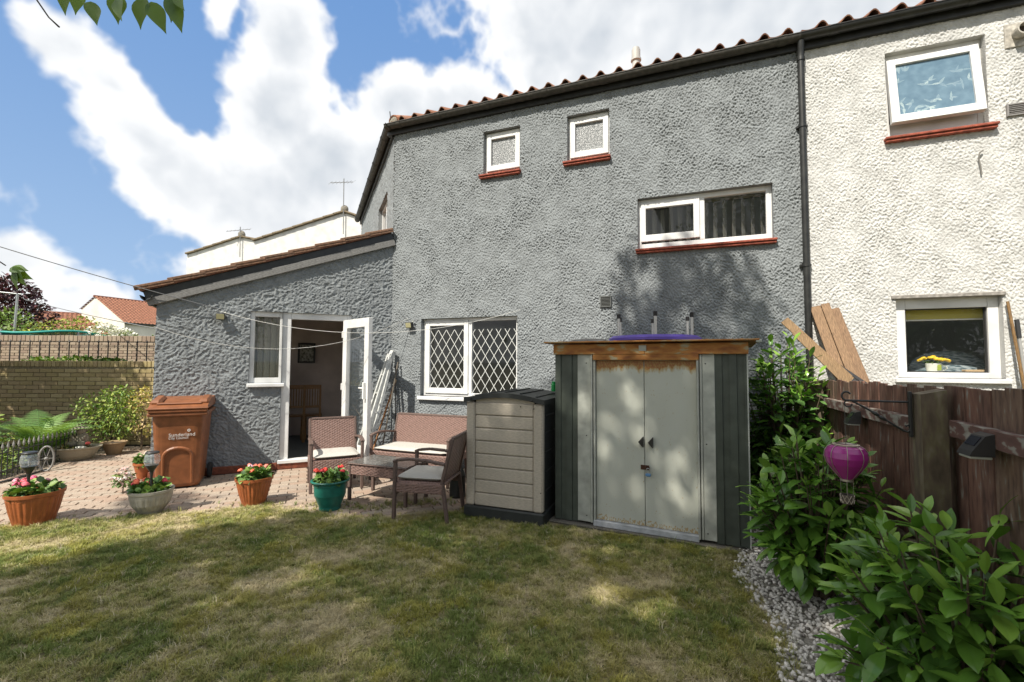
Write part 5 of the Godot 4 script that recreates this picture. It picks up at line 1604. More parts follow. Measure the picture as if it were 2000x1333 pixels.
func wheelie_bin() -> void:
	var pl := mat("brown_bin_plastic", lin(0.29, 0.105, 0.04), 0.42, tone("scuff", 256, noise(0.02, 5, FastNoiseLite.TYPE_SIMPLEX_SMOOTH, 61), 0.78, 1.0), 1.3)
	var o := thing("wheelie_bin", "brown wheelie bin with council lettering against the grey wall", "bin", Vector3(-4.113, 0, -5.311) + Basis(Vector3.UP, deg_to_rad(27.0)) * Vector3(0.215, 0, -0.27), 27.0)
	# body: tapered, rounded corners
	var b := MB.new()
	var rows := [[0.02, 0.205, 0.235, 0.225], [0.06, 0.222, 0.262, 0.24], [0.45, 0.243, 0.30, 0.285], [0.80, 0.262, 0.335, 0.325], [0.90, 0.268, 0.345, 0.335]]
	var ringpts := []
	for r in rows:
		var lst := []
		for k in 36:
			var a := TAU * k / 36.0
			var cx := signf(cos(a)) * pow(absf(cos(a)), 0.28); var cz := signf(sin(a)) * pow(absf(sin(a)), 0.28)
			lst.append(Vector3(cx * r[1], r[0], cz * (r[2] if cz > 0 else r[3])))
		ringpts.append(lst)
	for i in rows.size() - 1:
		for k in 36: b.quad(ringpts[i][(k + 1) % 36], ringpts[i][k], ringpts[i + 1][k], ringpts[i + 1][(k + 1) % 36])
	for k in 36: b.tri(Vector3(0, 0.02, 0), ringpts[0][k], ringpts[0][(k + 1) % 36])
	part("body", b, pl, o)
	# arched panel pressed out of the front
	var lean := atan2(0.335 - 0.262, 0.74)
	var fr := Transform3D(Basis(Vector3.RIGHT, lean), Vector3(0, 0.06, 0.2622))
	var arch := []; var inner := []
	for k in 13:
		var a := PI * k / 12.0
		arch.append(Vector2(cos(a) * 0.155, 0.335 + sin(a) * 0.115)); inner.append(Vector2(cos(a) * 0.118, 0.32 + sin(a) * 0.085))
	arch.append_array([Vector2(-0.165, 0.01), Vector2(0.165, 0.01)])
	var rib := MB.new()
	var outer := arch.slice(0, 13); outer.push_front(Vector2(0.160, 0.01)); outer.push_back(Vector2(-0.160, 0.01))
	var inn := inner.slice(0, 13); inn.push_front(Vector2(0.125, 0.01)); inn.push_back(Vector2(-0.125, 0.01))
	for k in outer.size() - 1:
		var p: Vector2 = outer[k]; var q: Vector2 = outer[k + 1]; var p2: Vector2 = inn[k]; var q2: Vector2 = inn[k + 1]
		var z := 0.016
		var m1 := p.lerp(p2, 0.35); var n1 := q.lerp(q2, 0.35); var m2 := p.lerp(p2, 0.7); var n2 := q.lerp(q2, 0.7)
		rib.quad(Vector3(p.x, p.y, -0.004), Vector3(q.x, q.y, -0.004), Vector3(n1.x, n1.y, z), Vector3(m1.x, m1.y, z))
		rib.quad(Vector3(m1.x, m1.y, z), Vector3(n1.x, n1.y, z), Vector3(n2.x, n2.y, z), Vector3(m2.x, m2.y, z))
		rib.quad(Vector3(m2.x, m2.y, z), Vector3(n2.x, n2.y, z), Vector3(q2.x, q2.y, -0.004), Vector3(p2.x, p2.y, -0.004))
	part("front_rib", rib, pl, o, fr)
	part("rim", MB.new().bx(-0.292, 0.862, -0.355, 0.292, 0.905, 0.375, 0.012), pl, o)
	part("comb_rail", MB.new().bx(-0.285, 0.905, 0.32, 0.285, 0.938, 0.385, 0.01), pl, o)
	# lid with raised shoulders and the handle bar at its front
	var lid := MB.new()
	var prof := [Vector2(0.36, 0.942), Vector2(0.355, 0.965), Vector2(0.28, 1.0), Vector2(0.0, 1.045), Vector2(-0.30, 1.055), Vector2(-0.37, 1.02), Vector2(-0.37, 0.942)]
	var pz := []
	for p in prof: pz.append(Vector2(-p.x, p.y))
	lid.prism(pz, -0.285, 0.285, Transform3D(Basis(Vector3.UP, PI / 2), Vector3.ZERO))
	var ld := part("lid", lid, pl, o)
	part("lid_lip", MB.new().bx(-0.298, 0.940, 0.345, 0.298, 0.962, 0.392, 0.008), pl, ld)
	for s in [-1.0, 1.0]: part("shoulder", MB.new().box(Vector3(s * 0.235, 1.03, 0.12), Vector3(0.11, 0.07, 0.34), Basis(Vector3.RIGHT, 0.13), 0.025), pl, ld)
	part("lid_bar", MB.new().box(Vector3(0, 1.005, 0.285), Vector3(0.44, 0.022, 0.045), Basis(Vector3.RIGHT, 0.2), 0.008), pl, ld)
	part("lid_handle", MB.new().tube([Vector3(-0.24, 1.02, -0.40), Vector3(0.24, 1.02, -0.40)], 0.016, 8), pl, ld)
	for s in [-1.0, 1.0]:
		var w := part("wheel", MB.new().lathe([Vector2(0.03, -0.022), Vector2(0.088, -0.022), Vector2(0.098, -0.012), Vector2(0.098, 0.012), Vector2(0.088, 0.022), Vector2(0.03, 0.022), Vector2(0.0, 0.022)], 20), mat("wheel_rubber", lin(0.018, 0.018, 0.018), 0.8), o, Transform3D(Basis(Vector3.BACK, PI / 2), Vector3(s * 0.262, 0.098, -0.24)))
		part("hub", MB.new().lathe([Vector2(0.0, 0.026), Vector2(0.04, 0.026), Vector2(0.045, 0.0)], 14), mat("hub_plastic", lin(0.05, 0.05, 0.05), 0.5), w)
	# lettering
	var wt := mat("white_print", lin(0.75, 0.74, 0.7), 0.6)
	var lines := [["Sunderland", 0.040, -0.055, 0.640, -0.09], ["City Council", 0.029, -0.055, 0.604, -0.09]]
	for l in lines:
		var tm := TextMesh.new()
		tm.text = l[0]
		tm.font = SystemFont.new()
		tm.font.font_names = PackedStringArray(["Droid Sans"])
		tm.font_size = 64
		tm.pixel_size = l[1] * 1.25 / 64.0
		tm.depth = 0.002
		tm.horizontal_alignment = HORIZONTAL_ALIGNMENT_LEFT
		part("lettering", tm, wt, o, Transform3D(Basis(Vector3.RIGHT, lean * 0.9), Vector3(l[4], l[3], 0.263 + (l[3] - 0.06) * 0.0945 + 0.006)))
	part("emblem", MB.new().lathe([Vector2(0.008, 0.0), Vector2(0.016, 0.0), Vector2(0.016, 0.002), Vector2(0.008, 0.002), Vector2(0.008, 0.0)], 18), wt, o, Transform3D(Basis(Vector3.RIGHT, PI / 2 + lean), Vector3(0.105, 0.690, 0.3295)))

func flowers(o: Node3D, r: float, y: float, petals: Array, sd: int, n := 9) -> void:
	var q := RandomNumberGenerator.new(); q.seed = sd
	part("soil", MB.new().lathe([Vector2(r * 0.97, y - 0.03), Vector2(0.0, y - 0.012)], 16), mat("potting_soil", lin(0.045, 0.032, 0.022), 1.0), o)
	var m := leaf_mat("bedding_leaf", Color.WHITE, Color(0.35, 0.42, 0.14), 0.5)
	small_foliage(o, [[Vector3(0, y + 0.02, 0), Vector3(r * 0.95, 0.045, r * 0.95), 120], [Vector3(r * 0.3, y + 0.05, 0.02), Vector3(r * 0.5, 0.045, r * 0.5), 50], [Vector3(-r * 0.35, y + 0.045, r * 0.3), Vector3(r * 0.5, 0.045, r * 0.45), 50]], 0.062, 0.42, m, [Color(0.09, 0.18, 0.03), Color(0.13, 0.24, 0.045), Color(0.06, 0.13, 0.03), Color(0.2, 0.3, 0.06)], sd, "foliage", 0.4, -0.1)
	for k in n:
		var a := q.randf() * TAU; var d := r * sqrt(q.randf()) * 0.85
		var c := Vector3(cos(a) * d, y + 0.075 + q.randf() * 0.04, sin(a) * d)
		var b := MB.new()
		for t in 9:
			var e := Vector3(q.randfn(), absf(q.randfn()) * 0.7, q.randfn()).normalized()
			b.ball(c + e * 0.019, Vector3(0.017, 0.009, 0.017), Basis(Vector3(e.z, 0.1, -e.x).normalized(), 0.8), 6, 4)
		b.tube([Vector3(c.x * 0.7, y, c.z * 0.7), c], 0.0025, 4)
		var pc: Array = petals[k % petals.size()]
		part("flower", b, mat("petal_%d_%d_%d" % [pc[0] * 100, pc[1] * 100, pc[2] * 100], lin(pc[0], pc[1], pc[2]), 0.6), o)

func pots() -> void:
	var terr := mat("terracotta_plastic", lin(0.43, 0.125, 0.038), 0.5, tx["scuff"], 2.0)
	var scar := [[0.62, 0.03, 0.05], [0.70, 0.13, 0.07], [0.68, 0.12, 0.22]]
	var list := [
		["orange fluted pot of pink bedding flowers at the left edge", Vector3(-4.43, 0.0, -4.30), 0.205, 0.14, 0.29, 0, [[0.68, 0.10, 0.20], [0.70, 0.12, 0.16], [0.72, 0.3, 0.36]]],
		["pale stone-coloured fluted pot with red and pink flowers", Vector3(-3.57, 0.0, -4.58), 0.18, 0.095, 0.235, 1, [[0.66, 0.05, 0.10], [0.70, 0.14, 0.07], [0.7, 0.25, 0.32]]],
		["orange fluted pot with coral flowers on the lawn edge", Vector3(-2.72, 0.0, -4.88), 0.178, 0.105, 0.285, 0, [[0.75, 0.14, 0.07], [0.72, 0.22, 0.16], [0.6, 0.35, 0.4]]],
		["green wide-rimmed pot with red flowers before the armchair", Vector3(-1.86, 0.0, -4.74), 0.182, 0.105, 0.30, 2, [[0.5, 0.02, 0.03], [0.58, 0.05, 0.03]]],
	]
	for i in 4:
		var l: Array = list[i]
		var o := thing("flower_pot", l[0], "flower pot", l[1], 20.0 * i, "flower pots along the lawn edge")
		var R: float = l[2]; var r0: float = l[3]; var h: float = l[4]
		var b := MB.new()
		if l[5] == 0:
			b.lathe([Vector2(0, 0), Vector2(r0, 0), Vector2(lerpf(r0, R, 0.5), h * 0.42), Vector2(lerpf(r0, R, 0.82), h * 0.78), Vector2(R * 0.955, h * 0.88)], 96, Vector3.ZERO, Basis(), 0.009, 26, 0.01, h * 0.85)
			b.lathe([Vector2(R * 0.955, h * 0.88), Vector2(R * 1.01, h * 0.90), Vector2(R * 1.02, h), Vector2(R * 0.96, h), Vector2(R * 0.90, h * 0.86), Vector2(R * 0.80, h * 0.7)], 48)
			part("pot", b, terr, o)
		elif l[5] == 1:
			b.lathe([Vector2(0, 0), Vector2(r0, 0), Vector2(r0 * 1.15, 0.03), Vector2(R * 0.88, h * 0.42), Vector2(R * 0.97, h * 0.7), Vector2(R * 0.985, h * 0.86)], 96, Vector3.ZERO, Basis(), 0.008, 24, 0.04, h * 0.8)
			b.lathe([Vector2(R * 0.985, h * 0.86), Vector2(R * 1.03, h * 0.89), Vector2(R * 1.04, h), Vector2(R * 0.97, h), Vector2(R * 0.92, h * 0.82), Vector2(R * 0.8, h * 0.7)], 48)
			part("pot", b, mat("stone_plastic", lin(0.43, 0.405, 0.345), 0.6, tx["scuff"], 2.0), o)
		else:
			b.lathe([Vector2(0, 0), Vector2(r0, 0), Vector2(r0 * 1.02, 0.035), Vector2(lerpf(r0, R, 0.62), h * 0.5), Vector2(R * 0.86, h * 0.80), Vector2(R * 0.885, h * 0.805), Vector2(R * 0.9, h * 0.84), Vector2(R * 0.90, h * 0.90), Vector2(R * 1.02, h * 0.935), Vector2(R * 1.05, h * 0.97), Vector2(R * 1.01, h), Vector2(R * 0.93, h * 0.99), Vector2(R * 0.86, h * 0.8)], 56)
			part("pot", b, mat("green_plastic", lin(0.012, 0.175, 0.13), 0.42, tx["scuff"], 2.0), o)
		flowers(o, R * 0.92, h - 0.015, l[6], 100 + i, 8 if i < 3 else 6)
	# solar lights stuck in the first two pots
	for i in 2:
		var p: Vector3 = [Vector3(-4.42, 0.26, -4.22), Vector3(-3.53, 0.21, -4.52)][i]
		var o := thing("solar_light", ["black solar stake light standing in the leftmost orange pot", "black solar stake light standing in the stone-coloured pot"][i], "solar light", p, 0.0, "solar stake lights")
		var bl := mat("lamp_black", lin(0.03, 0.03, 0.03), 0.4)
		part("stake", MB.new().tube([Vector3(0, -0.08, 0), Vector3(0, 0.20, 0)], 0.011, 8), bl, o)
		part("base", MB.new().lathe([Vector2(0.011, 0.16), Vector2(0.018, 0.21), Vector2(0.052, 0.265), Vector2(0.058, 0.275), Vector2(0.0, 0.275)], 18), bl, o)
		part("globe", MB.new().lathe([Vector2(0.056, 0.275), Vector2(0.066, 0.31), Vector2(0.062, 0.36), Vector2(0.052, 0.385)], 18), glass("lamp_glass", 0.22, Color(0.8, 0.84, 0.86)), o)
		part("filament", MB.new().tube([Vector3(0, 0.28, 0), Vector3(0, 0.35, 0)], 0.01, 6), mat("lamp_silver", lin(0.5, 0.5, 0.5), 0.3, null, 1.0, null, 0.0, 0.5), o)
		part("cap", MB.new().lathe([Vector2(0.0, 0.39), Vector2(0.055, 0.384), Vector2(0.06, 0.394), Vector2(0.05, 0.404), Vector2(0.0, 0.404)], 18), bl, o)

func storage_box() -> void:
	var beige := mat("beige_resin", lin(0.55, 0.485, 0.39), 0.6, tone("grain", 256, noise(0.05, 4, FastNoiseLite.TYPE_SIMPLEX_SMOOTH, 21), 0.55, 1.0), Vector3(1.6, 12, 12), tx["grain"], 0.12)
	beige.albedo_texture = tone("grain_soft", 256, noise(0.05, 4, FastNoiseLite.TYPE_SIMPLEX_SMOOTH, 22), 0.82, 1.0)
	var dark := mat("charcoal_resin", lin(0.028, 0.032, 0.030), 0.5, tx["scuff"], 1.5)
	var o := thing("storage_box", "beige plank-sided garden storage box with charcoal lid beside the shed", "storage box", mpos(2.22, 0, 1.83), ROT_MAIN)
	var w := 0.79; var d := 0.82
	part("base", MB.new().bx(-0.015, 0, -d, w + 0.015, 0.115, 0.02, 0.012), dark, o)
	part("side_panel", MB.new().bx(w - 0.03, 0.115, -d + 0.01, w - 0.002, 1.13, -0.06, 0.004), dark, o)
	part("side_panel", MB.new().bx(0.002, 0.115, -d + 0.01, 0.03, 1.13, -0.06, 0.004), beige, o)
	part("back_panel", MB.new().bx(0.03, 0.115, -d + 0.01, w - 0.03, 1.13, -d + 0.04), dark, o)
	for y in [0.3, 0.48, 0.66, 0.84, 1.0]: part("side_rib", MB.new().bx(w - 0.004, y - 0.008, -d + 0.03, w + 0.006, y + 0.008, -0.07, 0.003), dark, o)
	for x in [[0.0, 0.092], [w - 0.095, w]]: part("corner_post", MB.new().bx(x[0], 0.115, -0.06, x[1], 1.115, 0.004, 0.014), beige, o)
	part("front_panel", MB.new().bx(0.092, 0.115, -0.045, w - 0.095, 1.16, -0.028), beige, o)
	for k in 8:
		var y0 := 0.12 + k * 0.1245
		part("plank", MB.new().bx(0.094, y0, -0.03, w - 0.097, y0 + 0.117, -0.006 + rng.randf_range(-0.001, 0.001), 0.008), beige, o)
	# arched lid
	var arc := []
	var n := 12
	for k in n + 1:
		var t := float(k) / n
		arc.append(Vector2(lerpf(-0.02, w + 0.02, t), 1.155 + 0.055 * sin(PI * t)))
	var poly := []
	for k in n + 1: poly.append(arc[k] - Vector2(0, 0.045))
	for k in n + 1: poly.append(arc[n - k])
	var lid := part("lid", MB.new().prism(poly, -d - 0.01, 0.025), dark, o)
	for k in 5:
		var t := (k + 0.5) / 5.0
		part("lid_rib", MB.new().box(Vector3(lerpf(0, w, t), 1.16 + 0.055 * sin(PI * t), -d * 0.5), Vector3(0.02, 0.014, d * 0.9), Basis(), 0.004), dark, lid)
	for x in [0.06, w - 0.10]: part("lid_bolt", MB.new().ball(Vector3(x, 1.148, 0.027), Vector3(0.012, 0.012, 0.006)), mat("bolt_black", lin(0.01, 0.01, 0.01), 0.4), lid)
	for p in [[0.1, 0.135], [w - 0.09, 1.07], [0.57, 1.085], [w - 0.02, 0.3]]: part("screw", MB.new().ball(Vector3(p[0], p[1], 0.004), Vector3(0.006, 0.006, 0.004), Basis(), 6, 4), mt["bolt_black"], o)
	var cn := thing("black_canister", "dark canister standing between the armchair and the storage box", "canister", mpos(1.84, 0, 1.28), ROT_MAIN)
	part("body", MB.new().lathe([Vector2(0, 0), Vector2(0.085, 0), Vector2(0.09, 0.02), Vector2(0.09, 0.24), Vector2(0.07, 0.29), Vector2(0.03, 0.31), Vector2(0, 0.31)], 24), dark, cn)
	part("handle", MB.new().tube([Vector3(-0.06, 0.29, 0), Vector3(-0.05, 0.36, 0), Vector3(0.05, 0.36, 0), Vector3(0.06, 0.29, 0)], 0.011, 8), dark, cn)
	var c := thing("green_bottle", "small bright green bottle on top of the storage box", "bottle", mpos(2.92, 1.195, 1.15), 0.0)
	part("bottle", MB.new().lathe([Vector2(0, 0), Vector2(0.024, 0), Vector2(0.026, 0.01), Vector2(0.026, 0.07), Vector2(0.02, 0.085)], 14), mat("green_bottle", lin(0.01, 0.33, 0.07), 0.3), c)
	part("cap", MB.new().lathe([Vector2(0.02, 0.085), Vector2(0.021, 0.105), Vector2(0, 0.107)], 14), mat("green_cap", lin(0.03, 0.45, 0.12), 0.4), c)

func rust_tex(called: String, sd: int, lo: float, hi: float) -> ImageTexture:   # rust over flaking cream paint
	return ramp_tex(called, 256, noise(0.022, 5, FastNoiseLite.TYPE_SIMPLEX_SMOOTH, sd), [[0.0, lin(0.36, 0.34, 0.26)], [lo, lin(0.36, 0.27, 0.14)], [lo + 0.05, lin(0.40, 0.19, 0.055)], [hi, lin(0.33, 0.135, 0.035)], [1.0, lin(0.19, 0.07, 0.025)]])

func door_tex() -> ImageTexture:   # cream paint with a ragged band of rust along the top edge and drips at the bottom corner
	var w := 256; var h := 512
	var im := Image.create(w, h, false, Image.FORMAT_RGB8)
	var f := noise(0.025, 4, FastNoiseLite.TYPE_SIMPLEX_SMOOTH, 71); var f2 := noise(0.09, 3, FastNoiseLite.TYPE_SIMPLEX_SMOOTH, 72); var f3 := noise(0.006, 2, FastNoiseLite.TYPE_SIMPLEX_SMOOTH, 73)
	for y in h:
		for x in w:
			var c := lin(0.50, 0.515, 0.45).lerp(lin(0.46, 0.47, 0.40), f3.get_noise_2d(x, y) * 0.5 + 0.5)
			var a := f.get_noise_2d(x, y * 0.6); var e := f2.get_noise_2d(x, y)
			var edge := 20.0 + 16.0 * f.get_noise_2d(x * 0.8, 5.0) + 3.0 * a
			if y < edge: c = lin(0.34, 0.19, 0.055).lerp(lin(0.27, 0.10, 0.025), clampf(e * 1.5 + 0.5, 0, 1))
			elif y < edge + 16.0: c = c.lerp(lin(0.36, 0.22, 0.07), clampf((edge + 16.0 - y) / 16.0 + e * 0.4 - 0.1, 0, 1))
			elif y > h - 14.0 - 10.0 * a and e > 0.05: c = c.lerp(lin(0.36, 0.22, 0.08), 0.7)
			elif e > 0.52 and a > 0.25: c = c.lerp(lin(0.33, 0.2, 0.08), 0.6)
			im.set_pixel(x, y, c)
	return ImageTexture.create_from_image(im)

func shed() -> void:
	var o := thing("metal_shed", "green and cream metal shed with rusty roof edge and padlocked doors", "shed", mpos(3.075, 0, 1.64), -25.4)
	var green := mat("shed_green", lin(0.075, 0.09, 0.07), 0.5, tx["scuff"], 1.1)
	var cream := mat("shed_cream", lin(0.50, 0.515, 0.45), 0.5, tx["scuff"], 1.2)
	var rust := mat("rusty_steel", Color.WHITE, 0.85, rust_tex("rust", 81, 0.24, 0.6), Vector3(0.9, 2.4, 0.9))
	var w := 1.65; var d := 1.15; var h := 1.58
	# folded wall sheets: each has shallow ribs
	for sp in [[0.0, 0.225], [1.405, w]]:
		var b := MB.new()
		var x: float = sp[0]
		var k := 0
		while x < sp[1] - 0.01:
			var x1 := minf(x + 0.055, sp[1])
			var z := 0.0 if k % 2 == 0 else -0.012
			b.quad(Vector3(x, 0.03, z), Vector3(x1, 0.03, z), Vector3(x1, h, z), Vector3(x, h, z))
			if x1 < sp[1] - 0.01:
				var z2 := -0.012 if k % 2 == 0 else 0.0
				b.quad(Vector3(x1, 0.03, z), Vector3(x1 + 0.004, 0.03, z2), Vector3(x1 + 0.004, h, z2), Vector3(x1, h, z))
			x = x1; k += 1
		part("wall_panel", b, green, o)
	part("side_wall", MB.new().bx(0.0, 0.03, -d, 0.012, h + 0.02, -0.014), green, o)
	part("side_wall", MB.new().bx(w - 0.012, 0.03, -d, w, h + 0.02, -0.014), green, o)
	part("back_wall", MB.new().bx(0.012, 0.03, -d, w - 0.012, h + 0.06, -d + 0.01), green, o)
	part("corner_trim", MB.new().bx(w - 0.006, 0.03, -0.012, w + 0.004, h, 0.006), mat("trim_light", lin(0.40, 0.42, 0.38), 0.5), o)
	# folded cream posts beside the doors
	for s in [[0.225, 0.395, 1.0], [1.265, 1.405, -1.0]]:
		var b := MB.new()
		var x0: float = s[0]; var x1: float = s[1]
		b.bx(x0, 0.045, -0.02, x1 - (0.045 if s[2] > 0 else 0.0) + 0.0, h, 0.008, 0.003) if s[2] > 0 else b.bx(x0 + 0.045, 0.045, -0.02, x1, h, 0.008, 0.003)
		var post := part("door_post", b, cream, o)
		var e := x1 - 0.043 if s[2] > 0 else x0
		part("post_flange", MB.new().bx(e, 0.045, -0.02, e + 0.018, h - 0.002, 0.024, 0.004), cream, post)
		part("post_flange", MB.new().bx(e + 0.024, 0.045, -0.02, e + 0.043, h - 0.002, 0.014, 0.004), cream, post)
		for y in [0.10, 0.83, 1.5]: part("screw", MB.new().ball(Vector3((x0 + x1) * 0.5 + 0.0, y, 0.009), Vector3(0.006, 0.006, 0.004), Basis(), 6, 4), mt["bolt_black"], post)
	part("lintel", MB.new().bx(0.375, 1.527, -0.02, 1.285, 1.583, 0.03, 0.006), rust, o)
	# doors
	var dm := mat("shed_door", Color.WHITE, 0.5)
	dm.albedo_texture = door_tex()
	for s in [[0.397, 0.828], [0.832, 1.263]]:
		var b := MB.new()
		b.bx(s[0], 0.075, -0.03, s[1], 1.526, -0.0195, 0.0)
		var door := part("door", b, cream, o)
		var f := MB.new(); f.quad(Vector3(s[0] + 0.002, 0.077, -0.018), Vector3(s[1] - 0.002, 0.077, -0.018), Vector3(s[1] - 0.002, 1.524, -0.018), Vector3(s[0] + 0.002, 1.524, -0.018))
		part("door_skin", f, dm, door)
		var right: bool = s[0] > 0.6
		var hx: float = 0.818 if not right else 0.900
		var hb := MB.new().prism([Vector2(-0.038, 0.0), Vector2(0.0, -0.045), Vector2(0.004, -0.045), Vector2(0.004, 0.045), Vector2(0.0, 0.045)], -0.018, 0.022, Transform3D(Basis(), Vector3(hx, 0.808, 0.0)))
		part("handle", hb, mat("handle_black", lin(0.012, 0.012, 0.012), 0.35), door)
		if not right:
			part("hasp", MB.new().bx(0.795, 0.565, -0.018, 0.868, 0.605, -0.010, 0.002), mat("rust_dark", lin(0.10, 0.04, 0.02), 0.9, tx["mottle"], 8.0), door)
		else:
			var st := MB.new()
			var pts := []
			for k in 9: pts.append(Vector3(0.855 + cos(PI * k / 8.0) * 0.016, 0.577 + sin(PI * k / 8.0) * 0.024, 0.004))
			st.tube(pts, 0.006, 6)
			part("staple", st, mt["rust_dark"], door)
	var lock := thing("padlock", "small padlock with blue base hanging on the shed hasp", "padlock", o.position + Basis(Vector3.UP, deg_to_rad(-25.4)) * Vector3(0.862, 0.515, 0.012), -25.4)
	part("body", MB.new().bx(-0.022, 0.0, -0.010, 0.022, 0.026, 0.010, 0.005), mat("blue_lock", lin(0.10, 0.23, 0.42), 0.5), lock)
	var sh := []
	for k in 9: sh.append(Vector3(cos(PI * k / 8.0) * 0.013, 0.028 + (0.03 + sin(PI * k / 8.0) * 0.012), 0))
	sh.push_front(Vector3(0.013, 0.024, 0)); sh.push_back(Vector3(-0.013, 0.024, 0))
	part("shackle", MB.new().tube(sh, 0.004, 6), mat("steel", lin(0.45, 0.44, 0.42), 0.35, null, 1.0, null, 0.0, 0.8), lock)
	part("floor_rail", MB.new().bx(0.375, 0.022, -0.03, 1.27, 0.072, 0.022, 0.004), mat("alu_rail", lin(0.56, 0.58, 0.60), 0.45, tx["scuff"], 2.0), o)
	part("base_slab", MB.new().bx(-0.05, 0.0, -d - 0.05, w + 0.06, 0.02, 0.05, 0.006), mat("concrete", lin(0.22, 0.20, 0.165), 0.95, tx["pit"], 2.0), o)
	# rusty fascia and roof
	part("fascia", MB.new().bx(-0.008, h, -0.02, w * 0.5 + 0.02, h + 0.095, 0.035, 0.004), rust, o)
	part("fascia", MB.new().bx(w * 0.5 + 0.021, h, -0.02, w + 0.008, h + 0.095, 0.033, 0.004), rust, o)
	part("joint_plate", MB.new().bx(w * 0.5 - 0.03, h + 0.03, 0.034, w * 0.5 + 0.035, h + 0.08, 0.040, 0.003), cream, o)
	var rf := Basis(Vector3.RIGHT, deg_to_rad(-0.8))
	var roof := part("roof", MB.new().box(Vector3(w * 0.5, h + 0.105, -d * 0.5 + 0.02), Vector3(w + 0.17, 0.014, d + 0.16), rf, 0.004), rust, o)
	for k in 7: part("roof_rib", MB.new().box(Vector3(0.05 + k * 0.26, h + 0.115, -d * 0.5), Vector3(0.03, 0.012, d), rf, 0.004), rust, roof)
	part("roof_edge_cap", MB.new().bx(w + 0.06, h + 0.092, 0.02, w + 0.10, h + 0.117, 0.095, 0.003), mt["trim_light"], roof)
	# upturned mini trampoline and a grey disc on the roof
	var base := o.position
	var bs := Basis(Vector3.UP, deg_to_rad(-25.4))
	var tr := thing("mini_trampoline", "upturned mini trampoline with purple rim lying on the shed roof", "trampoline", base + bs * Vector3(0.82, h + 0.112, -0.72), -25.4)
	var pad := MB.new().lathe([Vector2(0.32, 0.02), Vector2(0.42, 0.02), Vector2(0.46, 0.035), Vector2(0.46, 0.06), Vector2(0.42, 0.085), Vector2(0.32, 0.085), Vector2(0.32, 0.02)], 40)
	part("rim_pad", pad, mat("purple_vinyl", lin(0.10, 0.06, 0.36), 0.4), tr)
	part("mat", MB.new().lathe([Vector2(0.32, 0.05), Vector2(0.0, 0.05)], 32), mat("black_fabric", lin(0.015, 0.015, 0.016), 0.9), tr)
	for k in 6:
		var a := TAU * k / 6.0 + 0.35
		var p := Vector3(cos(a) * 0.40, 0.06, sin(a) * 0.40)
		var lg := part("leg", MB.new().tube([p, p + Vector3(0, 0.22, 0)], 0.014, 10), mt["steel"], tr)
		part("rubber_foot", MB.new().tube([p + Vector3(0, 0.20, 0), p + Vector3(0, 0.245, 0)], 0.019, 10), mat("rubber_black", lin(0.02, 0.02, 0.02), 0.8), lg)
	var gd := thing("grey_cover", "flat grey domed cover lying at the left end of the shed roof", "cover", base + bs * Vector3(0.22, h + 0.112, -0.42), 0.0)
	part("dome", MB.new().lathe([Vector2(0.25, 0.0), Vector2(0.255, 0.012), Vector2(0.18, 0.045), Vector2(0.08, 0.058), Vector2(0.0, 0.06)], 32), mat("grey_lid", lin(0.20, 0.19, 0.175), 0.7, tx["scuff"], 3.0), gd)
	part("lip", MB.new().lathe([Vector2(0.25, 0.0), Vector2(0.268, 0.0), Vector2(0.268, 0.012), Vector2(0.25, 0.012)], 32), mt["grey_lid"], gd)

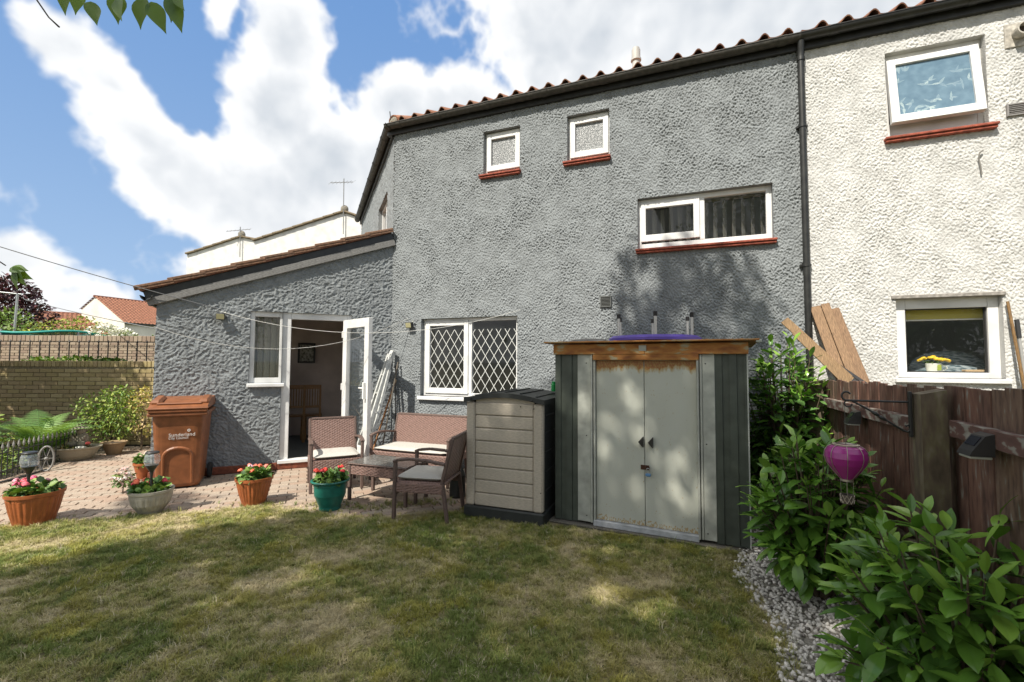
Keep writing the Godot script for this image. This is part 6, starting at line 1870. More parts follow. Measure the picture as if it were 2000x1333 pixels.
func fence() -> void:
	var ms := []
	for i in 4:
		var c: Array = [[0.135, 0.067, 0.046], [0.155, 0.078, 0.054], [0.12, 0.062, 0.044], [0.14, 0.086, 0.06]][i]
		var d := lin(c[0], c[1], c[2])
		ms.append(mat("fence_stain_%d" % i, Color.WHITE, 0.8, ramp_tex("fence_%d" % i, 256, noise(0.03, 5, FastNoiseLite.TYPE_SIMPLEX_SMOOTH, 200 + i), [[0.0, d.darkened(0.35)], [0.45, d], [0.76, lin(c[0] * 1.3, c[1] * 1.4, c[2] * 1.35)], [0.84, lin(0.20, 0.185, 0.16)], [1.0, lin(0.30, 0.29, 0.26)]]), Vector3(2.6, 0.55, 2.6) * (1.0 + 0.15 * i)))
	var old := mat("weathered_post", Color.WHITE, 0.9, ramp_tex("old_post", 256, noise(0.03, 5, FastNoiseLite.TYPE_SIMPLEX_SMOOTH, 220), [[0.0, lin(0.06, 0.046, 0.03)], [0.5, lin(0.115, 0.088, 0.058)], [0.62, lin(0.125, 0.105, 0.058)], [1.0, lin(0.19, 0.16, 0.12)]]), Vector3(2.0, 0.7, 2.0))
	var flaky := mat("flaking_rail", Color.WHITE, 0.85, ramp_tex("flaking", 256, noise(0.035, 5, FastNoiseLite.TYPE_SIMPLEX_SMOOTH, 230), [[0.0, lin(0.085, 0.045, 0.036)], [0.5, lin(0.125, 0.066, 0.053)], [0.56, lin(0.22, 0.20, 0.17)], [1.0, lin(0.34, 0.33, 0.29)]]), Vector3(1.5, 1.5, 0.8))
	var o := thing("garden_fence", "dark brown stained board fence between the two gardens", "fence", mpos(5.5, 0, 2.8), ROT_MAIN)
	var z := 0.42
	var k := 0
	while z < 7.6:
		var wd := 0.098 + rng.randf_range(-0.008, 0.012)
		var top := 1.335 + 0.018 * z + rng.randf_range(-0.012, 0.012)
		var b := MB.new().box(Vector3(0.012 + (0.004 if k % 2 else 0.0), top * 0.5 + 0.02, z - 2.8 + wd * 0.5), Vector3(0.016, top - 0.04, wd), Basis(Vector3.RIGHT, rng.randf_range(-0.004, 0.004)), 0.002)
		part("board", b, ms[rng.randi() % 4], o)
		z += wd + rng.randf_range(0.003, 0.009)
		k += 1
	for seg in [[0.82, 2.89, 1.145, 1.16], [3.03, 4.85, 1.19, 1.17], [4.95, 7.5, 1.18, 1.18]]:
		for yy in [0.0, -0.72]:
			part("rail", MB.new().bar(Vector3(-0.022, seg[2] + yy, seg[0] - 2.8), Vector3(-0.022, seg[3] + yy, seg[1] - 2.8), 0.042, 0.082, Vector3.UP, 0.004), flaky if yy == 0.0 else old, o)
	for p in [[0.70, 1.345, 0.125], [2.96, 1.375, 0.105], [4.90, 1.40, 0.10]]:
		var b := MB.new()
		var h: float = p[1]; var s: float = p[2] * 0.5
		var zc: float = p[0] - 2.8
		b.prism([Vector2(-s, 0), Vector2(s, 0), Vector2(s, h), Vector2(-s, h - 0.025)], zc - s, zc + s, Transform3D(Basis(), Vector3(-0.09, 0, 0)))
		part("post", b, old, o)
	# lamps on the rails
	for i in 2:
		var zz: float = [1.77, 3.34][i]
		var l := thing("solar_wedge_light", ["black wedge-shaped solar light under the bracket on the fence rail", "black wedge-shaped solar light nearest on the fence rail"][i], "solar light", mpos(5.455, [1.06, 1.115][i], zz), ROT_MAIN, "wedge lights on the fence")
		part("housing", MB.new().prism([Vector2(-0.085, 0.0), Vector2(0.0, 0.0), Vector2(0.0, 0.095), Vector2(-0.03, 0.085), Vector2(-0.075, 0.02)], -0.05, 0.05, Transform3D(Basis(), Vector3(0, 0, 0))), mat("lamp_black", lin(0.03, 0.03, 0.03), 0.4), l)
		part("lens", MB.new().bx(-0.08, -0.012, -0.044, -0.006, -0.001, 0.044, 0.003), mat("lamp_lens", lin(0.42, 0.43, 0.38), 0.3), l)
		part("solar_cell", MB.new().bar(Vector3(-0.062, 0.042, 0), Vector3(-0.036, 0.079, 0), 0.07, 0.004, Vector3(-0.8, 0.6, 0)), mat("solar_cell", lin(0.01, 0.012, 0.02), 0.15), l)
	# hanging basket bracket
	var iron := mat("bracket_iron", lin(0.022, 0.022, 0.022), 0.45)
	var br := thing("hanging_bracket", "black scrolled iron bracket on the fence post", "bracket", mpos(5.349, 0, 2.93), ROT_MAIN)
	part("back_plate", MB.new().bx(-0.012, 1.125, -0.012, 0.0, 1.36, 0.012, 0.002), iron, br)
	part("arm", MB.new().tube([Vector3(0, 1.305, 0), Vector3(-0.28, 1.305, 0)], 0.006, 8), iron, br)
	var sc := []
	for k2 in 15:
		var a := -PI * 0.5 - k2 / 14.0 * PI * 1.35
		sc.append(Vector3(-0.28 + cos(a) * (0.026 - 0.008 * k2 / 14.0), 1.331 + sin(a) * (0.026 - 0.008 * k2 / 14.0), 0))
	part("hook", MB.new().tube(sc, 0.005, 7), iron, br)
	sc = []
	for k2 in 15:
		var a := PI * 0.5 + k2 / 14.0 * PI * 1.5
		sc.append(Vector3(-0.275 + cos(a) * 0.017, 1.288 + sin(a) * 0.017, 0))
	part("scroll", MB.new().tube(sc, 0.004, 7), iron, br)
	var dg := [Vector3(-0.255, 1.302, 0), Vector3(-0.19, 1.263, 0), Vector3(-0.10, 1.20, 0), Vector3(-0.04, 1.157, 0), Vector3(-0.018, 1.15, 0.0), Vector3(-0.006, 1.165, 0), Vector3(-0.012, 1.185, 0), Vector3(-0.028, 1.18, 0)]
	part("brace", MB.new().tube(dg, 0.0055, 7), iron, br)
	for p in [Vector3(-0.155, 1.239, 0), Vector3(-0.125, 1.217, 0)]: part("twist", MB.new().ball(p, Vector3(0.024, 0.010, 0.010), Basis(Vector3.BACK, -0.6), 8, 6), iron, br)
	# balloon lantern
	var ln := thing("balloon_lantern", "magenta hot-air-balloon lantern hanging from the bracket", "lantern", mpos(5.058, 0.755, 2.93), ROT_MAIN)
	var mg := mat("magenta_glass", lin(0.30, 0.018, 0.20), 0.12)
	mg.clearcoat_enabled = true
	mg.clearcoat = 0.6
	mg.backlight_enabled = true
	mg.backlight = Color(0.5, 0.1, 0.4)
	part("globe", MB.new().lathe([Vector2(0.022, 0.125), Vector2(0.035, 0.135), Vector2(0.065, 0.175), Vector2(0.088, 0.21), Vector2(0.098, 0.245), Vector2(0.094, 0.275), Vector2(0.08, 0.298), Vector2(0.058, 0.308)], 32), mg, ln)
	var wire := mat("lantern_wire", lin(0.42, 0.38, 0.32), 0.4, null, 1.0, null, 0.0, 0.7)
	part("top_ring", MB.new().lathe([Vector2(0.048, 0.306), Vector2(0.06, 0.304), Vector2(0.062, 0.314), Vector2(0.05, 0.316), Vector2(0.048, 0.306)], 28), wire, ln)
	part("neck_ring", MB.new().lathe([Vector2(0.02, 0.115), Vector2(0.03, 0.118), Vector2(0.03, 0.13), Vector2(0.02, 0.128), Vector2(0.02, 0.115)], 20), wire, ln)
	for q in 8:
		var a := TAU * q / 8.0 + 0.2
		var c := Vector3(cos(a), 0, sin(a))
		var pts := []
		for p in [Vector2(0.03, 0.13), Vector2(0.067, 0.175), Vector2(0.090, 0.21), Vector2(0.100, 0.245), Vector2(0.096, 0.276), Vector2(0.082, 0.299), Vector2(0.06, 0.31)]: pts.append(c * p.x + Vector3.UP * p.y)
		part("rib", MB.new().tube(pts, 0.0016, 5), wire, ln)
		if q % 2 == 0: part("rope", MB.new().tube([c * 0.028 + Vector3.UP * 0.12, c * 0.026 + Vector3.UP * 0.045], 0.001, 4), wire, ln)
	var bk := part("basket", MB.new().lathe([Vector2(0, 0.0), Vector2(0.028, 0.0), Vector2(0.031, 0.045), Vector2(0.027, 0.045), Vector2(0.025, 0.004), Vector2(0, 0.004)], 16), mat("basket_dark", lin(0.06, 0.05, 0.04), 0.6), ln)
	for q in 10:
		var a := TAU * q / 10.0
		for s in [-1.0, 1.0]: part("wicker", MB.new().tube([Vector3(cos(a) * 0.03, 0.002, sin(a) * 0.03), Vector3(cos(a + s * 0.32) * 0.032, 0.023, sin(a + s * 0.32) * 0.032), Vector3(cos(a + s * 0.63) * 0.033, 0.045, sin(a + s * 0.63) * 0.033)], 0.0018, 4), wire, bk)
	part("string", MB.new().tube([Vector3(0.0, 0.31, 0), Vector3(0.0, 0.525, 0)], 0.0012, 4), mat("string", lin(0.1, 0.1, 0.09), 0.9), ln)

func leaning_things() -> void:
	# timber against the white house
	var wood := []
	for i in 3: wood.append(mat("new_timber_%d" % i, [lin(0.40, 0.25, 0.14), lin(0.46, 0.30, 0.16), lin(0.36, 0.22, 0.125)][i], 0.85, tx["grain"], Vector3(16, 1.0, 16)))
	var list := [
		[[5.585, 2.13, 0.05], [6.01, 0.0, 0.80], 0.10, "left of three broad planks leaning on the white wall"],
		[[5.675, 2.155, 0.06], [6.11, 0.0, 0.81], 0.08, "middle of three broad planks leaning on the white wall"],
		[[5.76, 2.10, 0.05], [6.21, 0.0, 0.80], 0.09, "right of three broad planks leaning on the white wall"],
		[[5.245, 1.97, 0.30], [6.95, 0.0, 0.62], 0.085, "pale plank leaning lowest across the drainpipe"],
		[[5.33, 1.84, 0.36], [6.80, 0.0, 0.70], 0.075, "narrow yellow plank just under the pale leaning plank"],
	]
	for i in list.size():
		var l: Array = list[i]
		var a := mpos(l[0][0], l[0][1], l[0][2]); var e := mpos(l[1][0], l[1][1], l[1][2])
		var o := thing("timber_plank", l[3], "plank", e, 0.0, "planks leaning on the white house")
		part("plank", MB.new().bar(Vector3.ZERO, a - e, l[2], 0.028, Basis(Vector3.UP, deg_to_rad(ROT_MAIN)) * Vector3.BACK, 0.003), wood[[0, 0, 2, 1, 1][i]], o)
		part("end_grain", MB.new().box(Vector3.ZERO, Vector3(l[2] - 0.004, 0.002, 0.026)), wood[2], o, Transform3D(Basis((a - e).normalized().cross(Basis(Vector3.UP, deg_to_rad(ROT_MAIN)) * Vector3.BACK).normalized(), (a - e).normalized(), (a - e).normalized().cross(Basis(Vector3.UP, deg_to_rad(ROT_MAIN)) * Vector3.BACK).normalized().cross((a - e).normalized())), a - e + (a - e).normalized() * 0.001))
	var dk := thing("dark_board", "short charcoal board lying against the leaning planks", "board", mpos(6.55, 0.7, 0.72), 0.0)
	var v := mpos(5.66, 1.50, 0.34) - dk.position
	part("board", MB.new().bar(Vector3.ZERO, v, 0.075, 0.02, Basis(Vector3.UP, deg_to_rad(ROT_MAIN)) * Vector3.BACK, 0.002), mat("charcoal_board", lin(0.035, 0.036, 0.04), 0.7, tx["grain"], Vector3(8, 1, 8)), dk)
	part("groove", MB.new().bar(v * 0.02 + Vector3(0, 0.011, 0.008), v * 0.98 + Vector3(0, 0.011, 0.008), 0.01, 0.004), mt["bolt_black"], dk)
	# tools at the right edge
	var o := thing("broom", "long brown-handled broom leaning right of the neighbour's window", "broom", mpos(7.29, 0, 0.28), ROT_MAIN)
	part("handle", MB.new().tube([Vector3(0, 0.1, 0), Vector3(-0.10, 2.12, -0.24)], 0.013, 8), mat("tool_wood", lin(0.33, 0.19, 0.07), 0.7, tx["grain"], Vector3(10, 1, 10)), o)
	part("head", MB.new().bx(-0.16, 0.02, -0.03, 0.16, 0.10, 0.03, 0.01), mt["tool_wood"], o)
	o = thing("grey_pole", "grey metal pole leaning beside the brown broom", "pole", mpos(7.31, 0, 0.2), ROT_MAIN)
	part("pole", MB.new().tube([Vector3(0, 0, 0), Vector3(-0.07, 1.86, -0.13)], 0.013, 8), mat("pole_grey", lin(0.30, 0.30, 0.29), 0.5), o)
	part("grip", MB.new().tube([Vector3(-0.066, 1.76, -0.123), Vector3(-0.072, 1.94, -0.136)], 0.019, 8), mat("lamp_black", lin(0.03, 0.03, 0.03), 0.4), o)
	# step ladder folded against the corner
	var alu := mat("aluminium", lin(0.68, 0.69, 0.66), 0.42, tx["scuff"], 3.0)
	o = thing("step_ladder", "folded aluminium step ladder leaning in the corner by the door", "ladder", Vector3(-2.10, 0, -6.22), 0.0)
	var T := Vector3(0.275, 1.62, -0.68)
	var wv := Vector3(-0.15, 0.0, -0.24)
	for s in [0.0, 1.0]:
		part("rail", MB.new().bar(wv * s, T + wv * s * 0.35, 0.075, 0.028, Vector3(0.7, 0, 0.6), 0.003), alu, o)
		part("rear_rail", MB.new().bar(Vector3(0.10, 0, 0.02) + wv * s * 0.9, T * 0.86 + Vector3(0.045, 0, 0.02) + wv * s * 0.4, 0.045, 0.025, Vector3(0.7, 0, 0.6), 0.003), alu, o)
	for k in 5:
		var t := 0.15 + k * 0.165
		var p := T * t
		part("step", MB.new().bar(p + Vector3(0.02, 0, 0), p + wv * lerpf(1.0, 0.35, t), 0.07, 0.018, Vector3.UP, 0.003), alu, o)
	part("top_cap", MB.new().bar(T + Vector3(-0.02, -0.06, 0), T + Vector3(0.02, 0.05, -0.03), 0.07, 0.08, Vector3(0.7, 0, 0.6), 0.006), alu, o)
	o = thing("orange_broomstick", "orange wooden broom handle leaning behind the sofa arm", "pole", Vector3(-2.02, 0, -6.42), 0.0)
	part("pole", MB.new().tube([Vector3.ZERO, Vector3(0.245, 1.19, -0.50)], 0.013, 8), mat("orange_wood", lin(0.50, 0.21, 0.06), 0.6, tx["grain"], Vector3(8, 1, 8)), o)
	part("tip", MB.new().tube([Vector3(0.243, 1.18, -0.496), Vector3(0.255, 1.235, -0.52)], 0.0145, 8), mat("pale_wood", lin(0.5, 0.36, 0.2), 0.7), o)
	o = thing("garden_rake", "weathered grey tool handle leaning next to the orange one", "pole", Vector3(-1.86, 0, -6.42), 0.0)
	part("pole", MB.new().tube([Vector3.ZERO, Vector3(0.13, 1.50, -0.50)], 0.012, 8), mat("grey_wood", lin(0.25, 0.215, 0.17), 0.9, tx["grain"], Vector3(8, 1, 8)), o)
	part("head", MB.new().bx(-0.14, 0.0, -0.02, 0.14, 0.04, 0.02, 0.006), mt["grey_wood"], o)
	o = thing("wall_cable", "black cable running down the wall behind the tool handles", "cable", mpos(0.10, 0, 0.035), ROT_MAIN)
	part("cable", MB.new().tube([Vector3(0.0, 1.45, 0.0), Vector3(0.015, 1.2, 0.004), Vector3(0.02, 0.6, 0.0), Vector3(0.03, 0.02, 0)], 0.009, 6), mt["lamp_black"], o)
	o = thing("dead_branch", "bare grey branch propped behind the step ladder", "branch", Vector3(-2.12, 0, -6.55), 0.0)
	part("stick", MB.new().tube([Vector3(0, 0, 0), Vector3(0.06, 0.45, -0.12), Vector3(0.11, 0.8, -0.2), Vector3(0.20, 1.05, -0.26)], [0.016, 0.014, 0.011, 0.006], 6), mat("dead_wood", lin(0.16, 0.14, 0.115), 0.95, tx["mottle"], 5.0), o)
	part("twig", MB.new().tube([Vector3(0.06, 0.45, -0.12), Vector3(-0.1, 0.72, -0.16), Vector3(-0.22, 0.86, -0.2)], [0.01, 0.008, 0.003], 5), mt["dead_wood"], o)
	part("twig", MB.new().tube([Vector3(0.03, 0.2, -0.05), Vector3(0.16, 0.6, -0.1), Vector3(0.22, 0.85, -0.2)], [0.01, 0.008, 0.003], 5), mt["dead_wood"], o)

func floodlight(label: String, at: Vector3, rot: float) -> void:
	var o := thing("security_light", label, "light", at, rot, "small security lights")
	var blk := mat("lamp_black", lin(0.03, 0.03, 0.03), 0.4)
	part("bracket", MB.new().bx(-0.03, -0.02, 0.0, 0.03, 0.05, 0.02, 0.003), blk, o)
	var h := part("housing", MB.new().box(Vector3(0, 0.0, 0.055), Vector3(0.105, 0.085, 0.05), Basis(Vector3.RIGHT, 0.25), 0.006), blk, o)
	part("lens", MB.new().box(Vector3(0, -0.003, 0.0815), Vector3(0.09, 0.07, 0.004), Basis(Vector3.RIGHT, 0.25), 0.001), mat("light_lens", lin(0.40, 0.38, 0.22), 0.25), h)
	part("sensor", MB.new().ball(Vector3(0.05, 0.055, 0.03), Vector3(0.016, 0.014, 0.016), Basis(), 8, 6), mt["lamp_lens"], o)

func line(label: String, cat: String, a: Vector3, e: Vector3, sag: float, r: float, m: Material) -> void:
	var o := thing("washing_line" if cat == "washing line" else "overhead_cable", label, cat, a)
	var pts := []
	for k in 17:
		var t := k / 16.0
		pts.append((e - a) * t - Vector3(0, 4.0 * sag * t * (1.0 - t), 0))
	part("cord", MB.new().tube(pts, r, 5), m, o)
	part("knot", MB.new().ball(e - a, Vector3.ONE * r * 2.2, Basis(), 6, 5), m, o)

func left_border() -> void:
	var iron := mat("edging_iron", lin(0.03, 0.03, 0.03), 0.5)
	var sil := mat("edging_silver", lin(0.40, 0.39, 0.36), 0.5, tx["mottle"], 6.0)
	var a := Vector3(-6.36, 0, -5.55); var e := Vector3(-6.78, 0, -7.15)
	var o := thing("border_edging", "low black iron border edging with silvery spear tips", "fence", a)
	var d := (e - a)
	for y in [0.10, 0.33]: part("rail", MB.new().bar(Vector3(0, y, 0), d + Vector3(0, y, 0), 0.012, 0.012), iron, o)
	for k in 20:
		var p := d * (k / 19.0)
		var b := part("picket", MB.new().tube([p, p + Vector3(0, 0.38, 0)], 0.006, 6), iron, o)
		part("spear_tip", MB.new().lathe([Vector2(0.005, 0.37), Vector2(0.014, 0.40), Vector2(0.012, 0.42), Vector2(0.0, 0.475)], 8, p), sil, b)
	part("edging_hose", MB.new().tube([Vector3(0.35, 0.015, 0.55), Vector3(0.15, 0.015, 0.2), Vector3(0.12, 0.015, -0.2), Vector3(-0.0, 0.015, -0.75)], 0.012, 6), iron, o)
	o = thing("ornamental_wheel", "small pale spoked wheel ornament leaning on the edging", "ornament", Vector3(-6.32, 0, -6.25), 35.0)
	var rim := []
	for k in 25: rim.append(Vector3(cos(TAU * k / 24) * 0.075, 0.17 + sin(TAU * k / 24) * 0.165, 0))
	var rp := part("rim", MB.new().tube(rim, 0.012, 6, false), sil, o)
	for k in 6: part("spoke", MB.new().tube([Vector3(0, 0.17, 0), Vector3(cos(TAU * k / 6) * 0.072, 0.17 + sin(TAU * k / 6) * 0.16, 0)], 0.004, 4), sil, rp)
	part("hub", MB.new().ball(Vector3(0, 0.17, 0), Vector3(0.022, 0.022, 0.02), Basis(), 8, 6), sil, o)
	# oval bowl planter with a stone figure in it
	var stone := mat("pale_stone", lin(0.50, 0.45, 0.34), 0.85, tx["pit"], 3.0)
	o = thing("bowl_planter", "wide pale oval bowl planter on the paving", "planter", Vector3(-6.62, 0, -6.98), 20.0)
	part("bowl", MB.new().lathe([Vector2(0, 0), Vector2(0.17, 0), Vector2(0.235, 0.07), Vector2(0.285, 0.16), Vector2(0.315, 0.185), Vector2(0.315, 0.2), Vector2(0.28, 0.2), Vector2(0.25, 0.16)], 40, Vector3.ZERO, Basis().scaled(Vector3(1.0, 1.0, 0.75))), stone, o)
	part("soil", MB.new().lathe([Vector2(0.275, 0.175), Vector2(0.0, 0.19)], 24, Vector3.ZERO, Basis().scaled(Vector3(1.0, 1.0, 0.75))), mat("potting_soil", lin(0.045, 0.032, 0.022), 1.0), o)
	small_foliage(o, [[Vector3(-0.1, 0.2, 0.06), Vector3(0.16, 0.03, 0.1), 90], [Vector3(0.16, 0.21, 0.05), Vector3(0.08, 0.04, 0.08), 40]], 0.04, 0.3, leaf_mat("bedding_leaf", Color.WHITE, Color.WHITE), [Color(0.25, 0.24, 0.05), Color(0.15, 0.2, 0.04), Color(0.3, 0.16, 0.05)], 91)
	part("flower", MB.new().ball(Vector3(0.17, 0.25, 0.06), Vector3(0.035, 0.022, 0.03), Basis(), 8, 6), mat("petal_red", lin(0.66, 0.10, 0.09), 0.6), o)
	part("shell", MB.new().ball(Vector3(0.12, 0.205, 0.14), Vector3(0.07, 0.018, 0.04), Basis(), 8, 6), mat("white_shell", lin(0.7, 0.68, 0.62), 0.5), o)
	o = thing("stone_figure", "weathered seated stone garden figure with a wide hat in the bowl", "statue", Vector3(-6.60, 0.185, -7.02), 15.0)
	var fig := MB.new()
	fig.ball(Vector3(0.03, 0.11, 0), Vector3(0.085, 0.12, 0.075)); fig.ball(Vector3(-0.05, 0.06, 0.06), Vector3(0.075, 0.045, 0.05), Basis(Vector3.UP, 0.5)); fig.ball(Vector3(0.06, 0.055, 0.07), Vector3(0.07, 0.045, 0.05), Basis(Vector3.UP, -0.4))
	fig.ball(Vector3(-0.06, 0.13, 0.04), Vector3(0.025, 0.07, 0.025), Basis(Vector3.BACK, 0.5)); fig.ball(Vector3(0.07, 0.13, 0.05), Vector3(0.025, 0.07, 0.025), Basis(Vector3.BACK, -0.4)); fig.ball(Vector3(0.03, 0.01, 0), Vector3(0.12, 0.03, 0.1))
	part("body", fig, mat("grey_stone", lin(0.36, 0.32, 0.25), 0.95, tx["mottle"], 7.0), o)
	part("head", MB.new().ball(Vector3(0.02, 0.26, 0.015), Vector3(0.058, 0.065, 0.058), Basis(), 12, 9).ball(Vector3(0.02, 0.25, 0.072), Vector3(0.012, 0.014, 0.012), Basis(), 6, 5), mt["grey_stone"], o)
	part("hat", MB.new().lathe([Vector2(0.0, 0.345), Vector2(0.05, 0.335), Vector2(0.062, 0.30), Vector2(0.115, 0.285), Vector2(0.11, 0.275), Vector2(0.0, 0.28)], 20, Vector3(0.02, 0, 0.01), Basis(Vector3.BACK, 0.12)), mt["grey_stone"], o)
	o = thing("clay_bowl", "small tan clay bowl tucked behind the pale bowl planter", "planter", Vector3(-6.42, 0, -7.42), 0.0)
	part("bowl", MB.new().lathe([Vector2(0, 0), Vector2(0.09, 0), Vector2(0.15, 0.16), Vector2(0.175, 0.185), Vector2(0.17, 0.2), Vector2(0.14, 0.19), Vector2(0.1, 0.12)], 28), mat("tan_clay", lin(0.42, 0.29, 0.16), 0.9, tx["pit"], 3.0), o)
	part("soil", MB.new().lathe([Vector2(0.145, 0.175), Vector2(0.0, 0.18)], 20), mt["potting_soil"], o)
	# pot half hidden behind the bin
	o = thing("flower_pot", "small terracotta pot of pale flowers half hidden behind the bin", "flower pot", Vector3(-4.72, 0, -5.92), 0.0, "flower pots along the lawn edge")
	part("pot", MB.new().lathe([Vector2(0, 0), Vector2(0.07, 0), Vector2(0.11, 0.17), Vector2(0.12, 0.175), Vector2(0.12, 0.2), Vector2(0.1, 0.2), Vector2(0.09, 0.15)], 28), mt["terracotta_plastic"], o)
	flowers(o, 0.1, 0.19, [[0.6, 0.5, 0.4], [0.55, 0.42, 0.3]], 140, 7)
	o = thing("white_plant", "white-flowered plant on the paving left of the bin", "plant", Vector3(-4.42, 0, -5.25), 0.0)
	small_foliage(o, [[Vector3(0, 0.16, 0), Vector3(0.09, 0.09, 0.09), 80]], 0.05, 0.35, mt["bedding_leaf"], [Color(0.2, 0.28, 0.07), Color(0.12, 0.2, 0.05)], 141, "foliage", 0.4)
	small_foliage(o, [[Vector3(0, 0.19, 0.02), Vector3(0.10, 0.09, 0.09), 70]], 0.035, 0.5, leaf_mat("blossom", Color.WHITE, Color(0.5, 0.5, 0.45), 0.8), [Color(0.75, 0.72, 0.68), Color(0.7, 0.45, 0.42)], 142, "blossom", 0.3)
	part("stem", MB.new().tube([Vector3(0, 0, 0), Vector3(0.01, 0.14, 0)], 0.006, 5), mt["laurel_bark"], o)

func inside_rooms() -> void:
	# dining chairs, picture and blind behind the open door
	var pine := mat("pine_chair", lin(0.40, 0.20, 0.06), 0.5, tx["grain"], Vector3(10, 1.2, 10))
	for i in 2:
		var x: float = [-1.37, -1.08][i]
		var o := thing("dining_chair", ["left of two pine slat-back chairs inside the doorway", "right of two pine slat-back chairs inside the doorway"][i], "chair", epos(x, 0.099, -1.75), ROT_EXT + [6.0, -4.0][i], "dining chairs inside the doorway")
		for s in [-1.0, 1.0]:
			part("leg", MB.new().bar(Vector3(s * 0.125, 0, -0.15), Vector3(s * 0.125, 0.44, -0.13), 0.034, 0.034, Vector3.BACK, 0.004), pine, o)
			part("leg", MB.new().bar(Vector3(s * 0.125, 0, 0.16), Vector3(s * 0.125, 1.0, 0.2), 0.034, 0.034, Vector3.BACK, 0.004), pine, o)
			part("seat_rail", MB.new().bar(Vector3(s * 0.125, 0.40, -0.12), Vector3(s * 0.125, 0.40, 0.16), 0.022, 0.06, Vector3.UP), pine, o)
		part("seat", MB.new().bx(-0.145, 0.441, -0.16, 0.145, 0.462, 0.155, 0.006), pine, o)
		part("top_rail", MB.new().bx(-0.106, 0.93, 0.185, 0.106, 1.0, 0.21, 0.006), pine, o)
		part("lower_rail", MB.new().bx(-0.106, 0.60, 0.17, 0.106, 0.64, 0.192, 0.004), pine, o)
		for k in 5: part("slat", MB.new().bar(Vector3(-0.085 + k * 0.0425, 0.64, 0.181), Vector3(-0.085 + k * 0.0425, 0.93, 0.197), 0.016, 0.01, Vector3.BACK), pine, o)
	var p := thing("framed_picture", "dark framed flower picture on the room wall", "picture", epos(-1.21, 1.475, -2.49), ROT_EXT)
	part("frame", ring(MB.new(), -0.155, 0.0, 0.155, 0.39, 0.035, 0.035, 0.035, 0.035, 0.0, 0.025, 0.006), mat("dark_frame", lin(0.02, 0.016, 0.012), 0.4), p)
	part("print", MB.new().bx(-0.12, 0.035, 0.0, 0.12, 0.355, 0.008), mat("picture_print", Color.WHITE, 0.6, ramp_tex("print", 64, noise(0.06, 3, FastNoiseLite.TYPE_SIMPLEX_SMOOTH, 301), [[0.0, lin(0.05, 0.06, 0.04)], [0.42, lin(0.2, 0.2, 0.16)], [0.55, lin(0.36, 0.36, 0.31)], [1.0, lin(0.4, 0.4, 0.35)]]), 4.0), p)
	var cl := mat("blind_fabric", lin(0.34, 0.33, 0.245), 0.9, tx["fine2"], 6.0)
	var bl := thing("vertical_blind", "vertical strip blind behind the lean-to window", "blind", epos(-1.71, 0, -0.2), ROT_EXT)
	part("headrail", MB.new().bx(-0.22, 2.19, -0.02, 0.20, 2.22, 0.02), cl, bl)
	for k in 5: part("blind_strip", MB.new().box(Vector3(-0.17 + k * 0.082, 1.72, 0), Vector3(0.078, 0.94, 0.002), Basis(Vector3.UP, 0.28)), cl, bl)
	bl = thing("vertical_blind", "vertical strip blind behind the wide upper window", "blind", mpos(4.46, 0, -0.3), ROT_MAIN)
	part("headrail", MB.new().bx(-0.75, 3.55, -0.02, 0.75, 3.58, 0.02), cl, bl)
	for k in 14: part("blind_strip", MB.new().box(Vector3(-0.68 + k * 0.105, 3.22, 0), Vector3(0.09, 0.66, 0.002), Basis(Vector3.UP, 1.0)), mat("blind_dark", lin(0.16, 0.155, 0.13), 0.9), bl)
	# on the neighbour's window sill
	var o := thing("flower_jug", "white jug of yellow flowers on the neighbour's window sill", "jug", mpos(6.70, 1.42, -0.22), ROT_MAIN)
	var china := mat("china", lin(0.70, 0.71, 0.62), 0.2)
	part("jug", MB.new().lathe([Vector2(0, 0.0), Vector2(0.052, 0.0), Vector2(0.058, 0.03), Vector2(0.066, 0.095), Vector2(0.062, 0.095), Vector2(0.05, 0.02), Vector2(0, 0.01)], 24), china, o)
	var hd := []
	for k in 11: hd.append(Vector3(0.06 + sin(PI * k / 10.0) * 0.055, 0.085 - 0.075 * k / 10.0, 0))
	part("handle", MB.new().tube(hd, 0.006, 6), china, o)
	part("leaf_motif", MB.new().bx(0.01, 0.02, 0.053, 0.045, 0.08, 0.0655, 0.004), mat("jug_green", lin(0.30, 0.36, 0.06), 0.3), o)
	var yel := mat("yellow_petal", lin(0.72, 0.47, 0.02), 0.6)
	for k in 26:
		var a := rng.randf() * TAU; var d := sqrt(rng.randf()) * 0.13
		var c := Vector3(cos(a) * d, 0.155 - d * d * 2.3 + rng.randf() * 0.012, sin(a) * d * 0.7)
		part("flower", MB.new().ball(c, Vector3(0.026, 0.014, 0.026), Basis(Vector3(0, 0, 1), -cos(a) * d * 4.0), 8, 5), yel, o)
	small_foliage(o, [[Vector3(0, 0.115, 0), Vector3(0.07, 0.02, 0.05), 40]], 0.05, 0.3, mt["bedding_leaf"], [Color(0.1, 0.18, 0.04)], 310)
	part("sill_board", MB.new().bx(-0.42, -0.03, -0.12, 0.45, -0.002, 0.09), mt["white_plastic"], get_node("white_house"), Transform3D(Basis(), Vector3(6.70, 1.42, -0.22)))
	o = thing("roller_blind", "rolled-up olive blind at the top of the neighbour's window", "blind", mpos(6.75, 2.0, -0.18), ROT_MAIN)
	part("fabric", MB.new().bx(-0.38, -0.02, -0.003, 0.38, 0.13, 0.003), mat("olive_blind", lin(0.42, 0.36, 0.05), 0.8), o)
	part("bottom_bar", MB.new().bx(-0.38, -0.035, -0.008, 0.38, -0.02, 0.008, 0.002), mat("bar_white", lin(0.6, 0.6, 0.55), 0.5), o)
	o = thing("striped_cushion", "blue-grey striped cushion inside the neighbour's window", "cushion", mpos(6.98, 1.30, -0.62), ROT_MAIN)
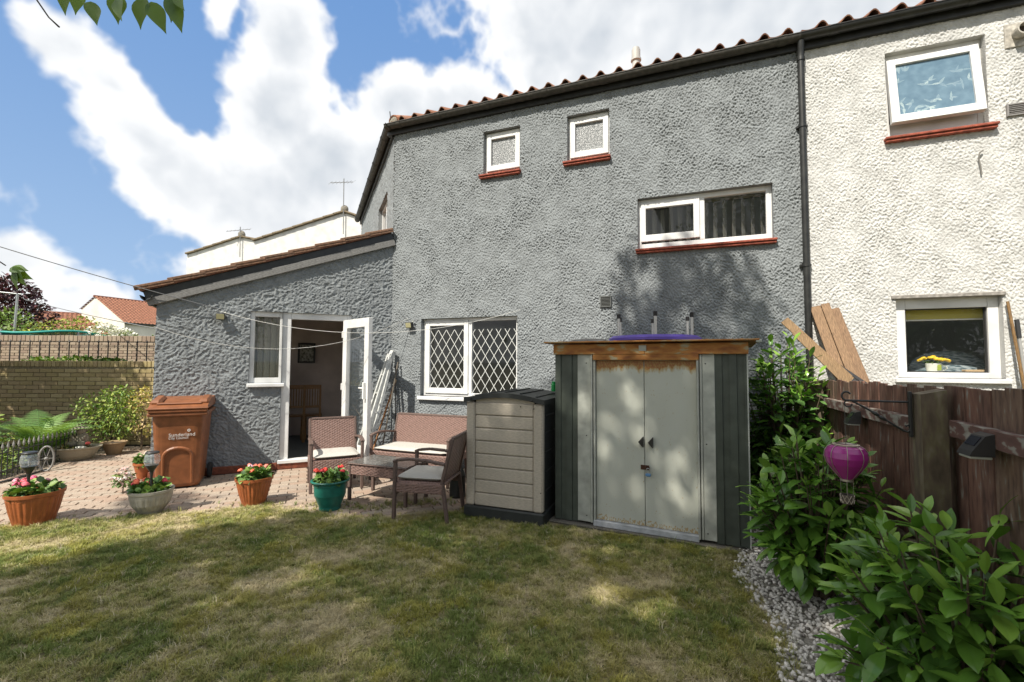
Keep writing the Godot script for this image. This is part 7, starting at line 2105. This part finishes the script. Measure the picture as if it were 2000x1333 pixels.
	part("cover", MB.new().ball(Vector3(0, 0.14, 0), Vector3(0.36, 0.22, 0.12), Basis(), 24, 14), mat("striped_cloth", Color.WHITE, 0.9, ramp_tex("stripes", 128, noise(0.04, 2, FastNoiseLite.TYPE_SIMPLEX_SMOOTH, 320), [[0.0, lin(0.05, 0.08, 0.09)], [0.45, lin(0.1, 0.15, 0.17)], [0.55, lin(0.3, 0.36, 0.38)], [1.0, lin(0.4, 0.45, 0.46)]]), Vector3(2, 12, 2)), o)
	part("piping", MB.new().tube([Vector3(-0.36, 0.14, 0), Vector3(-0.2, 0.32, 0), Vector3(0, 0.36, 0), Vector3(0.2, 0.32, 0), Vector3(0.36, 0.14, 0)], 0.006, 5), mt["bar_white"], o)
	o = thing("pale_book", "pale wooden box lying on the neighbour's window sill", "box", mpos(7.02, 1.42, -0.2), ROT_MAIN)
	part("lid", MB.new().bx(-0.08, 0.018, -0.04, 0.07, 0.03, 0.04, 0.002), mt["pale_wood"], o)
	part("box", MB.new().bx(-0.078, 0.0, -0.038, 0.068, 0.017, 0.038, 0.002), mt["pale_wood"], o)

func lines_and_lights() -> void:
	floodlight("small security light on the lean-to wall", epos(-2.255, 2.10, 0.015), ROT_EXT)
	floodlight("small security light left of the leaded window", mpos(0.36, 2.06, 0.015), ROT_MAIN)
	var cord := mat("white_cord", lin(0.55, 0.55, 0.52), 0.6)
	var wire := mat("grey_wire", lin(0.16, 0.165, 0.17), 0.5)
	line("grey line sloping from the upper left to the lean-to light", "washing line", Vector3(-5.95, 2.84, -5.0), epos(-2.27, 2.20, 0.06), 0.02, 0.0055, wire)
	line("distant sagging wire crossing above the far houses", "cable", Vector3(-17.9, 3.75, -16.6), Vector3(-7.2, 2.13, -9.6), 0.05, 0.011, wire)
	line("white washing line drooping across the open door", "washing line", epos(-2.27, 2.17, 0.10), mpos(2.20, 2.20, 0.25), 0.30, 0.0032, cord)
	line("lower white washing line sagging in front of the lean-to window", "washing line", epos(-2.9, 1.92, 0.35), mpos(0.33, 2.16, 0.07), 0.36, 0.0032, cord)

func _ready() -> void:
	rng.seed = 7
	camera_and_light()
	build_houses()
	build_ground()
	build_plants()
	background()
	furniture()
	wheelie_bin()
	pots()
	storage_box()
	shed()
	fence()
	leaning_things()
	lines_and_lights()
	left_border()
	inside_rooms()
